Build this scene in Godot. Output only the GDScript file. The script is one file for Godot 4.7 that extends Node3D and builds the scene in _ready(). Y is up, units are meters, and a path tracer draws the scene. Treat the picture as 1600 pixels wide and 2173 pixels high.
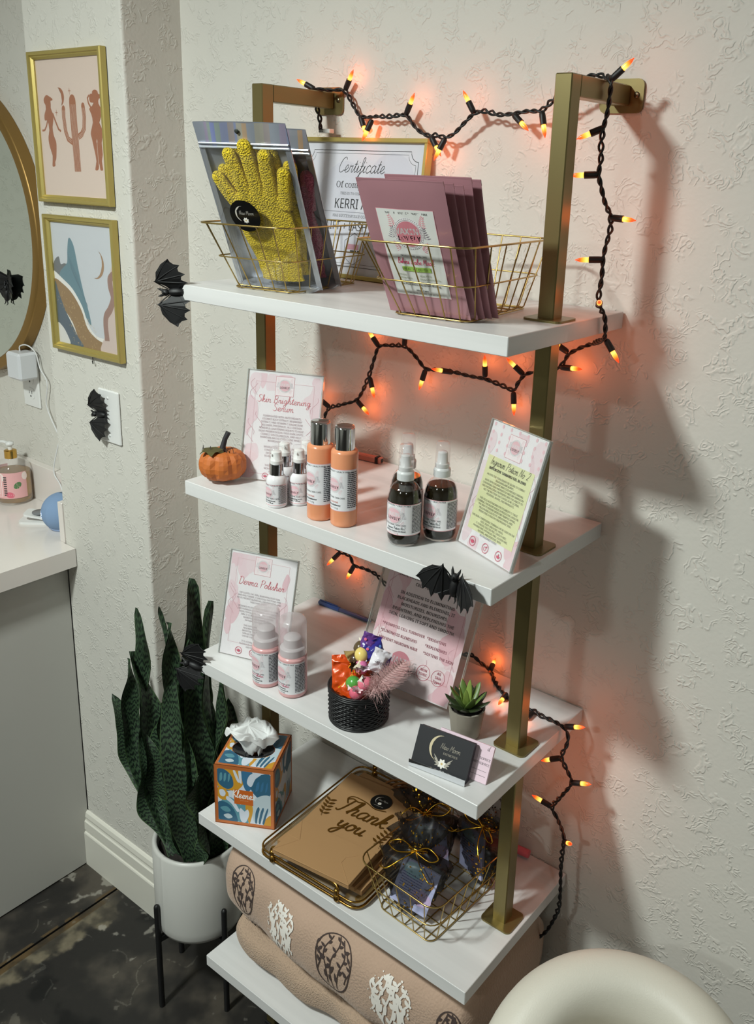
extends Node3D
# A shelf of skin-care products hung with orange string lights, in the corner of a treatment room.
# ---------------------------------------------------------------- helpers
var taken := {}
var mats := {}
var font_plain: SystemFont
var font_bold: SystemFont
var font_serif: SystemFont

func numbered(called: String) -> String:
	if not taken.has(called):
		taken[called] = 0
		return called
	taken[called] += 1
	return "%s_%03d" % [called, taken[called]]

func tag(o, label, category, group = ""):
	o.set_meta("label", label)
	o.set_meta("category", category)
	if group: o.set_meta("group", group)
	return o

func thing(called, label, category, at = Vector3.ZERO, basis = Basis(), group = ""):
	var o := Node3D.new()
	o.name = numbered(called)
	add_child(o)
	o.transform = Transform3D(basis, at)
	return tag(o, label, category, group)

func obj(called: String, mesh: Mesh, m: Material, parent = self):
	var o := MeshInstance3D.new()
	o.name = numbered(called) if parent == self else called
	o.mesh = mesh
	o.material_override = m
	parent.add_child(o, true)
	return o

func struct(called: String, mesh: Mesh, m: Material):
	var o = obj(called, mesh, m)
	o.set_meta("kind", "structure")
	return o

func dup(root, at: Vector3, turn: float, label: String, group = ""):
	var r = root.duplicate()
	r.name = numbered(str(root.name).rstrip("0123456789_") if str(root.name).right(3).is_valid_int() else str(root.name))
	add_child(r)
	r.transform = Transform3D(Basis(Vector3.UP, turn), at)
	r.set_meta("label", label)
	if group: r.set_meta("group", group)
	return r

func rgb(r, g, b) -> Color:
	return Color(r / 255.0, g / 255.0, b / 255.0)

func mat(called: String, c: Color, rough := 0.5, metal := 0.0, spec := 0.5) -> StandardMaterial3D:
	if mats.has(called): return mats[called]
	var m := StandardMaterial3D.new()
	m.resource_name = called
	m.albedo_color = c
	m.roughness = rough
	m.metallic = metal
	m.metallic_specular = spec
	m.cull_mode = BaseMaterial3D.CULL_DISABLED
	mats[called] = m
	return m

func pane_mat(called: String, c: Color, alpha: float, rough := 0.04) -> StandardMaterial3D:
	if mats.has(called): return mats[called]
	var m = mat(called, Color(c, alpha), rough)
	m.transparency = BaseMaterial3D.TRANSPARENCY_ALPHA
	return m

func ink_mat(called: String, rough := 0.6) -> StandardMaterial3D:
	var m = mat(called, Color.WHITE, rough)
	m.vertex_color_use_as_albedo = true
	return m

func noise(freq: float, sd: int, octaves := 4, kind := FastNoiseLite.TYPE_SIMPLEX_SMOOTH) -> FastNoiseLite:
	var n := FastNoiseLite.new()
	n.seed = sd
	n.noise_type = kind
	n.frequency = freq
	n.fractal_octaves = octaves
	return n

func pts3(s: String) -> PackedVector3Array:
	var out := PackedVector3Array()
	for p in s.split(" ", false):
		var q = p.split_floats(",")
		out.append(Vector3(q[0], q[1], q[2]))
	return out

func pts2(s: String) -> PackedVector2Array:
	var out := PackedVector2Array()
	for p in s.split(" ", false):
		var q = p.split_floats(",")
		out.append(Vector2(q[0], q[1]))
	return out

static func smooth2(p: PackedVector2Array, steps := 4, closed := false) -> PackedVector2Array:
	var out := PackedVector2Array()
	var n := p.size()
	if n < 3 and not closed: return p
	for i in (n if closed else n - 1):
		var a = p[(i - 1 + n) % n] if closed or i > 0 else p[0]
		var d = p[(i + 2) % n] if closed or i + 2 < n else p[n - 1]
		for k in steps:
			out.append(p[i].cubic_interpolate(p[(i + 1) % n], a, d, float(k) / steps))
	if not closed: out.append(p[n - 1])
	return out

static func smooth3(p: PackedVector3Array, steps := 4, closed := false) -> PackedVector3Array:
	var out := PackedVector3Array()
	var n := p.size()
	if n < 3: return p
	for i in (n if closed else n - 1):
		var a = p[(i - 1 + n) % n] if closed or i > 0 else p[0]
		var d = p[(i + 2) % n] if closed or i + 2 < n else p[n - 1]
		for k in steps:
			out.append(p[i].cubic_interpolate(p[(i + 1) % n], a, d, float(k) / steps))
	if not closed: out.append(p[n - 1])
	return out

# a solid shape: faces are given counter-clockwise as seen from outside
class Solid:
	var st := SurfaceTool.new()
	var group := 1
	func _init():
		st.begin(Mesh.PRIMITIVE_TRIANGLES)
		st.set_smooth_group(-1)
	func flat(): st.set_smooth_group(-1)
	func soft():
		group += 1
		st.set_smooth_group(group)
	func vert(p, uv = Vector2.ZERO):
		st.set_uv(uv)
		st.add_vertex(p)
	func tri(a, b, c):
		vert(a); vert(c); vert(b)
	func quad(a, b, c, d):
		tri(a, b, c); tri(a, c, d)
	func quaduv(a, b, c, d, ua, ub, uc, ud):
		vert(a, ua); vert(c, uc); vert(b, ub)
		vert(a, ua); vert(d, ud); vert(c, uc)
	func box(c: Vector3, s: Vector3, xf := Transform3D(), ch := 0.0):
		flat()
		var h := s / 2
		if ch <= 0.0:
			var p := []
			for i in 8: p.append(xf * (c + Vector3(h.x if i & 1 else -h.x, h.y if i & 2 else -h.y, h.z if i & 4 else -h.z)))
			quad(p[4], p[5], p[7], p[6]); quad(p[1], p[0], p[2], p[3]); quad(p[5], p[1], p[3], p[7])
			quad(p[0], p[4], p[6], p[2]); quad(p[6], p[7], p[3], p[2]); quad(p[0], p[1], p[5], p[4])
			return
		# chamfered: every corner has three points, one on each face
		var f := func(i: int, ax: int) -> Vector3:
			var q := h - Vector3.ONE * ch
			q[ax] = h[ax]
			return xf * (c + Vector3(q.x if i & 1 else -q.x, q.y if i & 2 else -q.y, q.z if i & 4 else -q.z))
		for ax in 3:
			var b1 := 1 << ((ax + 1) % 3)
			var b2 := 1 << ((ax + 2) % 3)
			var bit := 1 << ax
			quad(f.call(bit, ax), f.call(bit | b1, ax), f.call(bit | b1 | b2, ax), f.call(bit | b2, ax))
			quad(f.call(0, ax), f.call(b2, ax), f.call(b1 | b2, ax), f.call(b1, ax))
		for ax in 3:
			var a1 := (ax + 1) % 3
			var a2 := (ax + 2) % 3
			for s1 in 2:
				for s2 in 2:
					var base := (s1 << a1) | (s2 << a2)
					var o := base | (1 << ax)
					if s1 == s2: quad(f.call(base, a1), f.call(o, a1), f.call(o, a2), f.call(base, a2)) if s1 == 0 else quad(f.call(base, a1), f.call(base, a2), f.call(o, a2), f.call(o, a1))
					else: quad(f.call(base, a1), f.call(base, a2), f.call(o, a2), f.call(o, a1)) if s1 == 0 else quad(f.call(base, a1), f.call(o, a1), f.call(o, a2), f.call(base, a2))
		for i in 8:
			var odd := ((i & 1) + ((i >> 1) & 1) + ((i >> 2) & 1)) % 2
			if odd: tri(f.call(i, 0), f.call(i, 1), f.call(i, 2))
			else: tri(f.call(i, 0), f.call(i, 2), f.call(i, 1))
	func tube(p: PackedVector3Array, r, sides := 6, closed := false, caps := true):
		soft()
		var n := p.size()
		var rings := []
		var nrm := Vector3.ZERO
		for i in n:
			var a: Vector3 = p[(i - 1 + n) % n] if closed or i > 0 else p[0]
			var b: Vector3 = p[(i + 1) % n] if closed or i < n - 1 else p[n - 1]
			var t := (b - a).normalized()
			if nrm == Vector3.ZERO:
				nrm = t.cross(Vector3.UP if absf(t.y) < 0.9 else Vector3.RIGHT).normalized()
			nrm = (nrm - t * nrm.dot(t)).normalized()
			var bi := t.cross(nrm)
			var rr: float = r[i] if r is PackedFloat32Array or r is Array else r
			var ring := PackedVector3Array()
			for k in sides:
				var an := TAU * k / sides
				ring.append(p[i] + (nrm * cos(an) + bi * sin(an)) * rr)
			rings.append(ring)
		for i in (n if closed else n - 1):
			var A: PackedVector3Array = rings[i]
			var B: PackedVector3Array = rings[(i + 1) % n]
			for k in sides:
				var k2 := (k + 1) % sides
				var u0 := float(k) / sides
				var u1 := float(k + 1) / sides
				var v0 := float(i) / maxf(1, n - 1)
				var v1 := float(i + 1) / maxf(1, n - 1)
				quaduv(A[k], A[k2], B[k2], B[k], Vector2(u0, v0), Vector2(u1, v0), Vector2(u1, v1), Vector2(u0, v1))
		if caps and not closed:
			flat()
			for k in range(1, sides - 1):
				tri(rings[0][0], rings[0][k + 1], rings[0][k])
				tri(rings[n - 1][0], rings[n - 1][k], rings[n - 1][k + 1])
	# profile of (radius, height) from bottom to top, seen from outside; a repeated point makes a crease
	func lathe(prof: PackedVector2Array, n := 24, xf := Transform3D(), wob = null):
		soft()
		var total := 0.0
		for i in range(1, prof.size()): total += prof[i].distance_to(prof[i - 1])
		var run := 0.0
		for i in prof.size() - 1:
			var a := prof[i]
			var b := prof[i + 1]
			if a.is_equal_approx(b):
				soft()
				continue
			var v0 := run / total
			run += a.distance_to(b)
			var v1 := run / total
			for k in n:
				var t0 := TAU * k / n
				var t1 := TAU * (k + 1) / n
				var p := [Vector3(sin(t0) * a.x, a.y, cos(t0) * a.x), Vector3(sin(t1) * a.x, a.y, cos(t1) * a.x), Vector3(sin(t1) * b.x, b.y, cos(t1) * b.x), Vector3(sin(t0) * b.x, b.y, cos(t0) * b.x)]
				if wob != null:
					for j in 4: p[j] = wob.call(p[j])
				for j in 4: p[j] = xf * p[j]
				var U0 := float(k) / n
				var U1 := float(k + 1) / n
				if a.x > 1e-6 and b.x > 1e-6: quaduv(p[0], p[1], p[2], p[3], Vector2(U0, v0), Vector2(U1, v0), Vector2(U1, v1), Vector2(U0, v1))
				elif a.x > 1e-6: vert(p[0], Vector2(U0, v0)); vert(p[2], Vector2(U0, v1)); vert(p[1], Vector2(U1, v0))
				else: vert(p[0], Vector2(U0, v0)); vert(p[3], Vector2(U0, v1)); vert(p[2], Vector2(U1, v1))
	# f(u, v) -> point; u to the right, v up, as seen from outside
	func grid(f: Callable, nu: int, nv: int):
		soft()
		var P := []
		for j in nv + 1:
			var row := PackedVector3Array()
			for i in nu + 1: row.append(f.call(float(i) / nu, float(j) / nv))
			P.append(row)
		for j in nv:
			for i in nu:
				var U0 := float(i) / nu
				var U1 := float(i + 1) / nu
				var v0 := float(j) / nv
				var v1 := float(j + 1) / nv
				quaduv(P[j][i], P[j][i + 1], P[j + 1][i + 1], P[j + 1][i], Vector2(U0, v0), Vector2(U1, v0), Vector2(U1, v1), Vector2(U0, v1))
	func ball(c: Vector3, r: Vector3, n := 12, b := Basis()):
		grid(func(u, v): return c + b * (Vector3(sin(u * TAU) * sin(v * PI), -cos(v * PI), cos(u * TAU) * sin(v * PI)) * r), n, maxi(4, n / 2))
	# outline counter-clockwise in x, y; from z0 (back) to z1 (front)
	func prism(p: PackedVector2Array, z0: float, z1: float, xf := Transform3D(), map = null):
		flat()
		if Geometry2D.is_polygon_clockwise(p): pass
		else:
			p = p.duplicate()
			p.reverse()
		# Godot calls this order clockwise for y down, so p now runs counter-clockwise for y up or the reverse; check by area
		var area := 0.0
		for i in p.size(): area += p[i].cross(p[(i + 1) % p.size()])
		if area < 0.0: p.reverse()
		var w := func(q: Vector2, z: float) -> Vector3: return xf * (map.call(Vector3(q.x, q.y, z)) if map != null else Vector3(q.x, q.y, z))
		var ix := Geometry2D.triangulate_polygon(p)
		for i in range(0, ix.size(), 3):
			var a := p[ix[i]]
			var b := p[ix[i + 1]]
			var c := p[ix[i + 2]]
			if (b - a).cross(c - a) < 0.0:
				var t := b
				b = c
				c = t
			tri(w.call(a, z1), w.call(b, z1), w.call(c, z1))
			tri(w.call(a, z0), w.call(c, z0), w.call(b, z0))
		for i in p.size():
			var a := p[i]
			var b := p[(i + 1) % p.size()]
			quad(w.call(a, z0), w.call(b, z0), w.call(b, z1), w.call(a, z1))
	func mesh() -> ArrayMesh:
		st.generate_normals()
		return st.commit()

# a sheet of flat print: coloured shapes in layers, mapped to a plane or round a bottle
class Print:
	var v := PackedVector3Array()
	var c := PackedColorArray()
	var z := 0.0
	var step := 0.00002
	var tall := 0.25
	var host
	func _init(h): host = h
	func up(): z += step
	func tri(a: Vector2, b: Vector2, d: Vector2, col: Color):
		if (b - a).cross(d - a) < 0.0:
			var t := b
			b = d
			d = t
		var l := col.srgb_to_linear()
		for p in [a, b, d]:
			v.append(Vector3(p.x, p.y, z))
			c.append(l)
	func rect(x0, y0, x1, y1, col):
		z += 0.000002
		var a := Vector2(x0, y0)
		var b := Vector2(x1, y0)
		var d := Vector2(x1, y1)
		var e := Vector2(x0, y1)
		tri(a, b, d, col)
		tri(a, d, e, col)
	func frame(x0, y0, x1, y1, w, col):
		rect(x0, y0, x1, y0 + w, col)
		rect(x0, y1 - w, x1, y1, col)
		rect(x0, y0 + w, x0 + w, y1 - w, col)
		rect(x1 - w, y0 + w, x1, y1 - w, col)
	func poly(p: PackedVector2Array, col):
		z += 0.000002
		var ix := Geometry2D.triangulate_polygon(p)
		for i in range(0, ix.size(), 3): tri(p[ix[i]], p[ix[i + 1]], p[ix[i + 2]], col)
	func blob(s: String, at: Vector2, k: Vector2, col, steps := 5):
		var p = host.smooth2(host.pts2(s), steps, true)
		for i in p.size(): p[i] = at + p[i] * k
		poly(p, col)
	func disc(cx, cy, rx, col, ry = -1.0, n := 24, turn := 0.0):
		if ry < 0: ry = rx
		z += 0.000003
		var o := Vector2(cx, cy)
		for i in n:
			var a := Vector2(cos(TAU * i / n) * rx, sin(TAU * i / n) * ry).rotated(turn)
			var b := Vector2(cos(TAU * (i + 1) / n) * rx, sin(TAU * (i + 1) / n) * ry).rotated(turn)
			tri(o, o + a, o + b, col)
	func ring(cx, cy, r, w, col, n := 28, ry := -1.0):
		var p := PackedVector2Array()
		for i in n + 1: p.append(Vector2(cx + cos(TAU * i / n) * r, cy + sin(TAU * i / n) * (r if ry < 0 else ry)))
		stroke(p, w, col)
	func dots(cx, cy, r, n, d, col):
		for i in n: disc(cx + cos(TAU * i / n) * r, cy + sin(TAU * i / n) * r, d, col, -1.0, 5)
	func stroke(p: PackedVector2Array, w: float, col, taper := false):
		var n := p.size()
		var L := PackedVector2Array()
		var R := PackedVector2Array()
		for i in n:
			var t := (p[mini(i + 1, n - 1)] - p[maxi(i - 1, 0)]).normalized()
			var k := w / 2 * (1.0 if not taper else sqrt(maxf(0.02, sin(PI * (i + 0.3) / (n - 0.4)))))
			L.append(p[i] + t.orthogonal() * k)
			R.append(p[i] - t.orthogonal() * k)
		z += 0.000001
		for i in n - 1:
			z += 0.0000003
			tri(L[i], R[i], R[i + 1], col)
			tri(L[i], R[i + 1], L[i + 1], col)
	func curve(s: String, at: Vector2, k: Vector2, w: float, col, taper := false):
		var p = host.smooth2(host.pts2(s), 5)
		for i in p.size(): p[i] = at + p[i] * k
		stroke(p, w, col, taper)
	func leaf(a: Vector2, b: Vector2, w: float, col):
		var d := b - a
		var o := d.orthogonal().normalized() * w
		var p := PackedVector2Array([a, a + d * 0.25 + o * 0.8, a + d * 0.5 + o, a + d * 0.8 + o * 0.6, b, a + d * 0.8 - o * 0.6, a + d * 0.5 - o, a + d * 0.25 - o * 0.8])
		poly(p, col)
	func moon(cx, cy, r, thick, turn, col):
		var p := PackedVector2Array()
		for i in 17: p.append(Vector2(cx, cy) + Vector2(cos(PI * i / 16.0 - PI / 2), sin(PI * i / 16.0 - PI / 2)).rotated(turn) * r)
		for i in range(15, 0, -1): p.append(Vector2(cx, cy) + Vector2(cos(PI * i / 16.0 - PI / 2) * (1.0 - thick), sin(PI * i / 16.0 - PI / 2)).rotated(turn) * r)
		poly(p, col)
	# size is the height of capitals; anchor: 0 left, 0.5 middle, 1 right; y is the base line of the first row
	func text(s: String, x: float, y: float, size: float, col, anchor := 0.5, font = null, gap := 1.75, squeeze := 1.0, turn := 0.0):
		var rows := s.split("\n")
		for r in rows.size():
			if rows[r].strip_edges() == "": continue
			var tm := TextMesh.new()
			tm.font = font if font else host.font_plain
			tm.font_size = 32
			tm.pixel_size = size / (0.714 * 32.0)
			tm.depth = 0.0
			tm.curve_step = 2.0 if size < 0.004 else 0.8
			tm.horizontal_alignment = HORIZONTAL_ALIGNMENT_LEFT
			tm.vertical_alignment = VERTICAL_ALIGNMENT_TOP
			tm.text = rows[r]
			var ar := tm.get_mesh_arrays()
			if ar.size() == 0 or ar[Mesh.ARRAY_VERTEX] == null: continue
			var V: PackedVector3Array = ar[Mesh.ARRAY_VERTEX]
			if V.size() == 0: continue
			var I: PackedInt32Array = ar[Mesh.ARRAY_INDEX] if ar[Mesh.ARRAY_INDEX] != null else PackedInt32Array(range(V.size()))
			var lo := INF
			var hi := -INF
			for q in V:
				lo = minf(lo, q.x)
				hi = maxf(hi, q.x)
			var base: float = -tm.font.get_ascent(32) * tm.pixel_size
			var ox := lo + (hi - lo) * anchor
			z += 0.000003
			var rot := Vector2(cos(turn), sin(turn))
			var f := func(q: Vector3) -> Vector2:
				var e := Vector2((q.x - ox) * squeeze, q.y - base - r * size * gap)
				return Vector2(x, y) + Vector2(e.x * rot.x - e.y * rot.y, e.x * rot.y + e.y * rot.x)
			for i in range(0, I.size() - 2, 3): tri(f.call(V[I[i]]), f.call(V[I[i + 1]]), f.call(V[I[i + 2]]), col)
	func width_of(s: String) -> float:
		var w := 0.0
		for ch in s: w += 2.4 if ch == " " else float(GLYPHS[ch].split(";")[0]) if GLYPHS.has(ch) else 3.0
		return w
	# joined handwriting; size is the height of small letters
	func script(s: String, x: float, y: float, size: float, w: float, col, anchor := 0.5, slant := 0.2, turn := 0.0, spread := 1.0):
		var k := size / 4.0
		var at := -width_of(s) * k * spread * anchor
		for ch in s:
			if ch == " ":
				at += 2.4 * k * spread
				continue
			if not GLYPHS.has(ch): continue
			var g: PackedStringArray = GLYPHS[ch].split(";")
			for part in g[1].split("|"):
				var p = host.smooth2(host.pts2(part), 4)
				for i in p.size(): p[i] = Vector2(x, y) + Vector2(at + (p[i].x * spread + p[i].y * slant) * k, p[i].y * k).rotated(turn)
				stroke(p, w, col)
			at += float(g[0]) * k * spread
	# fake rows of print that is too small to read
	func rows(x0, y0, x1, n, pitch, h, col, sd := 1):
		var g := RandomNumberGenerator.new()
		g.seed = sd
		for r in n:
			var at: float = x0
			while at < x1:
				var w: float = minf(g.randf_range(1.5, 5.0) * h, x1 - at)
				rect(at, y0 - r * pitch - h, at + w, y0 - r * pitch, col)
				at += w + h * 0.55
	func mesh(map = null, most := 0.0) -> ArrayMesh:
		if most > 0.0: split(most)
		var n := PackedVector3Array()
		var out := PackedVector3Array()
		out.resize(v.size())
		n.resize(v.size())
		for i in v.size():
			if map != null:
				out[i] = map.call(v[i])
				var e := 0.0004
				n[i] = (map.call(v[i] + Vector3(e, 0, 0)) - out[i]).cross(map.call(v[i] + Vector3(0, e, 0)) - out[i]).normalized()
			else:
				out[i] = v[i]
				n[i] = Vector3(0, 0, 1)
		var ix := PackedInt32Array()
		ix.resize(v.size())
		for i in range(0, v.size(), 3):
			ix[i] = i
			ix[i + 1] = i + 2
			ix[i + 2] = i + 1
		var a := []
		a.resize(Mesh.ARRAY_MAX)
		a[Mesh.ARRAY_VERTEX] = out
		a[Mesh.ARRAY_NORMAL] = n
		a[Mesh.ARRAY_COLOR] = c
		a[Mesh.ARRAY_INDEX] = ix
		var m := ArrayMesh.new()
		m.add_surface_from_arrays(Mesh.PRIMITIVE_TRIANGLES, a)
		return m
	func split(most: float):
		var V := PackedVector3Array()
		var K := PackedColorArray()
		var todo := []
		for i in range(0, v.size(), 3): todo.append([v[i], v[i + 1], v[i + 2], c[i]])
		while todo.size():
			var t = todo.pop_back()
			var big := 0
			var len := 0.0
			for j in 3:
				var d: float = Vector2(t[j].x - t[(j + 1) % 3].x, (t[j].y - t[(j + 1) % 3].y) * tall).length()
				if d > len:
					len = d
					big = j
			if len <= most:
				for j in 3:
					V.append(t[j])
					K.append(t[3])
				continue
			var m: Vector3 = (t[big] + t[(big + 1) % 3]) / 2
			todo.append([t[big], m, t[(big + 2) % 3], t[3]])
			todo.append([m, t[(big + 1) % 3], t[(big + 2) % 3], t[3]])
		v = V
		c = K

const GLYPHS := {
	"a": "4.4;3.2,3.4 2.2,4 .9,3.2 .5,1.6 1,.3 2,.2 3,1.4 3.4,3.8 3.2,1.2 3.6,.2 4.6,.6", "b": "4;0,.5 1.2,4 1.6,7.6 .9,8 .7,5 .8,1 1.6,.1 2.8,.8 2.9,2.6 2.2,3.2 3.2,2.8 4.2,3.2",
	"c": "3.3;3,3.2 2.2,4 .9,3.2 .5,1.6 1,.3 2,.1 3.6,1.2", "d": "4.4;3.2,3.4 2.2,4 .9,3.2 .5,1.6 1,.3 2,.2 3,1.4 3.6,8 3.3,1.2 3.7,.2 4.6,.6", "e": "3.3;0,.8 1.6,1.6 2.6,2.9 1.9,4 .9,3 .7,1.4 1.4,.1 2.4,.2 3.6,1.2",
	"f": "2.4;0,.6 1.4,3 2.4,6.8 1.9,8 1.2,7 1.1,2 .9,-2.6 .4,-4 .1,-2.6 1.2,-.6 2.4,1|.2,3.4 2.4,3.6", "g": "3.8;3,3.4 2,4 .8,3 .6,1.4 1.3,.3 2.4,1 3.1,3.8 2.9,-1 2,-3.8 .8,-3.4 1.2,-1.6 4,.8",
	"h": "3.7;0,.6 1.4,4.6 1.6,7.6 1,8 .8,5 .6,0|.6,1.6 1.8,3.8 2.6,3.4 2.5,.8 2.9,.1 3.8,.8", "i": "2.1;.1,.6 1.1,3.8 .9,.8 1.3,.1 2.2,.8|1.25,5.2 1.35,5.6", "k": "3.5;0,.6 1.4,4.6 1.6,7.6 1,8 .8,5 .6,0|.7,1.8 2,3.8 2.6,3.2 1.2,2 2,.9 2.6,.1 3.6,.7",
	"l": "2.1;0,.6 1.4,4.6 1.7,7.4 1.1,8 .8,5 .8,1 1.3,.1 2.2,.8", "m": "4.9;.1,3 .6,3.8 .6,0 .8,2.2 1.8,3.9 2.3,3 2.1,0 2.4,2.2 3.4,3.9 4,3 3.8,.7 4.2,.1 5,.8", "n": "3.6;.1,3 .6,3.8 .6,0 .8,2.2 1.9,3.9 2.6,3 2.4,.7 2.8,.1 3.7,.8",
	"o": "3.6;2,3.9 1,3.4 .5,1.8 1,.3 2,.1 2.9,1.4 2.8,3.2 2,3.9 2.4,3 4,3.2", "r": "3;.2,.6 .7,3.8 .9,3.2 1.6,3.3 2.3,3.6 2,1.2 2.4,.1 3.2,.8", "s": "2.9;.1,.6 1.6,3.8 2.4,1.6 1.8,.1 .6,.5|1.8,.1 3.2,.8",
	"t": "2.3;0,.6 1,3 1.5,6.4 1.1,1.4 1.5,.1 2.4,.8|.2,4.4 2.4,4.6", "u": "3.7;.1,3 .6,3.8 .6,1.2 1.3,.1 2.4,1.2 2.8,3.8 2.6,1 3,.1 3.9,.8", "w": "4.3;.1,3 .6,3.8 .6,1 1.2,.1 2.1,1.4 2.2,3.6 2.2,1 2.9,.1 3.8,1.6 3.8,3.8 4.4,3.2",
	"x": "3.1;.2,3.4 1,3.6 2,.4 3,.6|3,3.8 1.6,2 .4,.1", "y": "3.6;.1,3 .6,3.8 .6,1.6 1.3,.4 2.3,1.2 2.9,3.8 2.7,-1 1.8,-3.8 .6,-3.4 1,-1.6 3.8,.8",
	"B": "4.6;1,7.6 .8,0|.2,6.8 1.6,8 3.4,7.4 3.2,5 1.4,4.2 3.4,3.8 3.8,1.4 2.2,0 .4,.4", "C": "4.4;4.4,6.6 3.6,8 1.8,7 .6,3.6 1,.8 2.6,0 4.4,1.4", "D": "5;1,7.6 .9,0|0,7 2,8 4.2,6.4 4.2,2.4 2.4,.1 .4,.2", "I": "2.2;1.2,8 1,0",
	"K": "4;.8,8 .6,0|3.4,8 .9,3.6 2,3 3.8,0", "M": "5.2;.2,0 1,7.8 2.4,2.4 4,7.8 4.6,0 5.2,.6", "N": "4.4;.3,0 .8,7.8 3.2,.2 3.8,8", "P": "4.2;1,8 .7,0|.1,6.6 1.8,8 3.8,7 3.4,4.6 1.2,4",
	"S": "4.2;3.8,7 2.4,8 1,6.8 1.6,4.8 3.2,3.4 3.2,1 1.6,0 .2,1", "T": "4.8;.2,7 1.6,8 4,7.4 5.6,8|2.9,7.6 2.4,2 1.6,0 .6,.6", "2": "4;.4,6.4 1.6,8 3,6.8 2.6,4 .4,.3 1.4,.6 3.4,0", ".": "1.4;.5,.1 .6,.4",
}

# turns x along a bottle of radius r into an angle; z lifts off the wall
static func round_map(r: float) -> Callable:
	return func(p: Vector3) -> Vector3: return Vector3(sin(p.x / r) * (r + p.z), p.y, cos(p.x / r) * (r + p.z))

# a base at the middle of the foot line a-b; tilt leans the top away from the front
static func lean_basis(a: Vector3, b: Vector3, tilt: float) -> Basis:
	var x := (b - a).normalized()
	var n := x.cross(Vector3.UP).normalized()
	var up := Vector3.UP * cos(tilt) - n * sin(tilt)
	return Basis(x, up, x.cross(up))
const Y1 := 1.6109
const Y2 := 1.2858
const Y3 := 0.9572
const Y4 := 0.6258
const Y5 := 0.2933
const CEILING := 2.58
const ZP := 0.133

func _ready():
	# camera
	var cam := Camera3D.new()
	cam.name = "camera"
	add_child(cam)
	var rx := Vector3(0.7933, 0.0378, -0.6076)
	var fw := Vector3(-0.5734, -0.2896, -0.7664)
	cam.transform = Transform3D(Basis(rx, (-fw).cross(rx), -fw).orthonormalized(), Vector3(1.1599, 1.794, 1.2078))
	cam.set_frustum(2173.0 / 1911.54 * 0.05, Vector2(-96.24, -146.48) / 1911.54 * 0.05, 0.05, 30.0)
	cam.current = true
	# air and exposure: a closed room, lit by its lamps and one added fill lamp
	var env := Environment.new()
	env.background_mode = Environment.BG_COLOR
	env.background_color = Color.BLACK
	env.tonemap_mode = Environment.TONE_MAPPER_LINEAR
	env.tonemap_exposure = 1.52
	env.sdfgi_enabled = true
	env.ssao_enabled = true
	env.ssil_enabled = true
	var we := WorldEnvironment.new()
	we.name = "world_environment"
	we.environment = env
	add_child(we)
	# lamps
	ceiling_lamp(Vector3(-0.03, CEILING, 1.55), 3.55, "round ceiling lamp just before the ladder shelf")
	ceiling_lamp(Vector3(0.35, CEILING, 3.0), 1.25, "round ceiling lamp in the middle of the room")
	ceiling_lamp(Vector3(2.3, CEILING, 2.0), 0.45, "added round fill lamp, out of view by the bare side wall")  # added fill, brightens the column side and the vanity end panel
	font_plain = SystemFont.new()
	font_plain.font_names = PackedStringArray(["Droid Sans"])
	font_bold = SystemFont.new()
	font_bold.font_names = PackedStringArray(["Droid Sans"])
	font_bold.font_weight = 700
	font_serif = SystemFont.new()
	font_serif.font_names = PackedStringArray(["Droid Serif"])
	build_room()
	build_shelf()
	build_left()
	build_plant()
	build_bats()
	build_lights()
	build_shelf1()
	build_shelf2()
	build_shelf3()
	build_shelf4()
	build_blanket()
	build_chair()
	#MORE

func ceiling_lamp(at: Vector3, energy: float, label: String):
	# flat round panel let into the ceiling, its light just under the glowing face
	var t = thing("ceiling_lamp", label, "lamp", at, Basis(), "ceiling lamps of the room")
	var s := Solid.new()
	s.lathe(PackedVector2Array([Vector2(0.112, -0.012), Vector2(0.122, -0.012), Vector2(0.126, -0.008), Vector2(0.126, 0.0)]), 36)
	obj("trim_ring", s.mesh(), mat("lamp trim white", rgb(225, 222, 215), 0.4), t)
	s = Solid.new()
	s.lathe(PackedVector2Array([Vector2(0.0001, -0.010), Vector2(0.113, -0.010), Vector2(0.113, -0.010), Vector2(0.113, 0.0)]), 36)
	var glow = mat("lamp glow", rgb(246, 255, 250), 0.5)
	glow.emission_enabled = true
	glow.emission = rgb(246, 255, 250)
	glow.emission_energy_multiplier = 2.0
	obj("diffuser", s.mesh(), glow, t)
	var l := AreaLight3D.new()
	l.name = "lamp_light"
	t.add_child(l)
	l.position = Vector3(0, -0.014, 0)
	l.rotation.x = -PI / 2
	l.area_size = Vector2(0.19, 0.19)
	l.light_color = rgb(246, 255, 250)
	l.light_energy = energy
	l.area_range = 12.0
	l.area_attenuation = 2.0
	l.shadow_enabled = true
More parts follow.
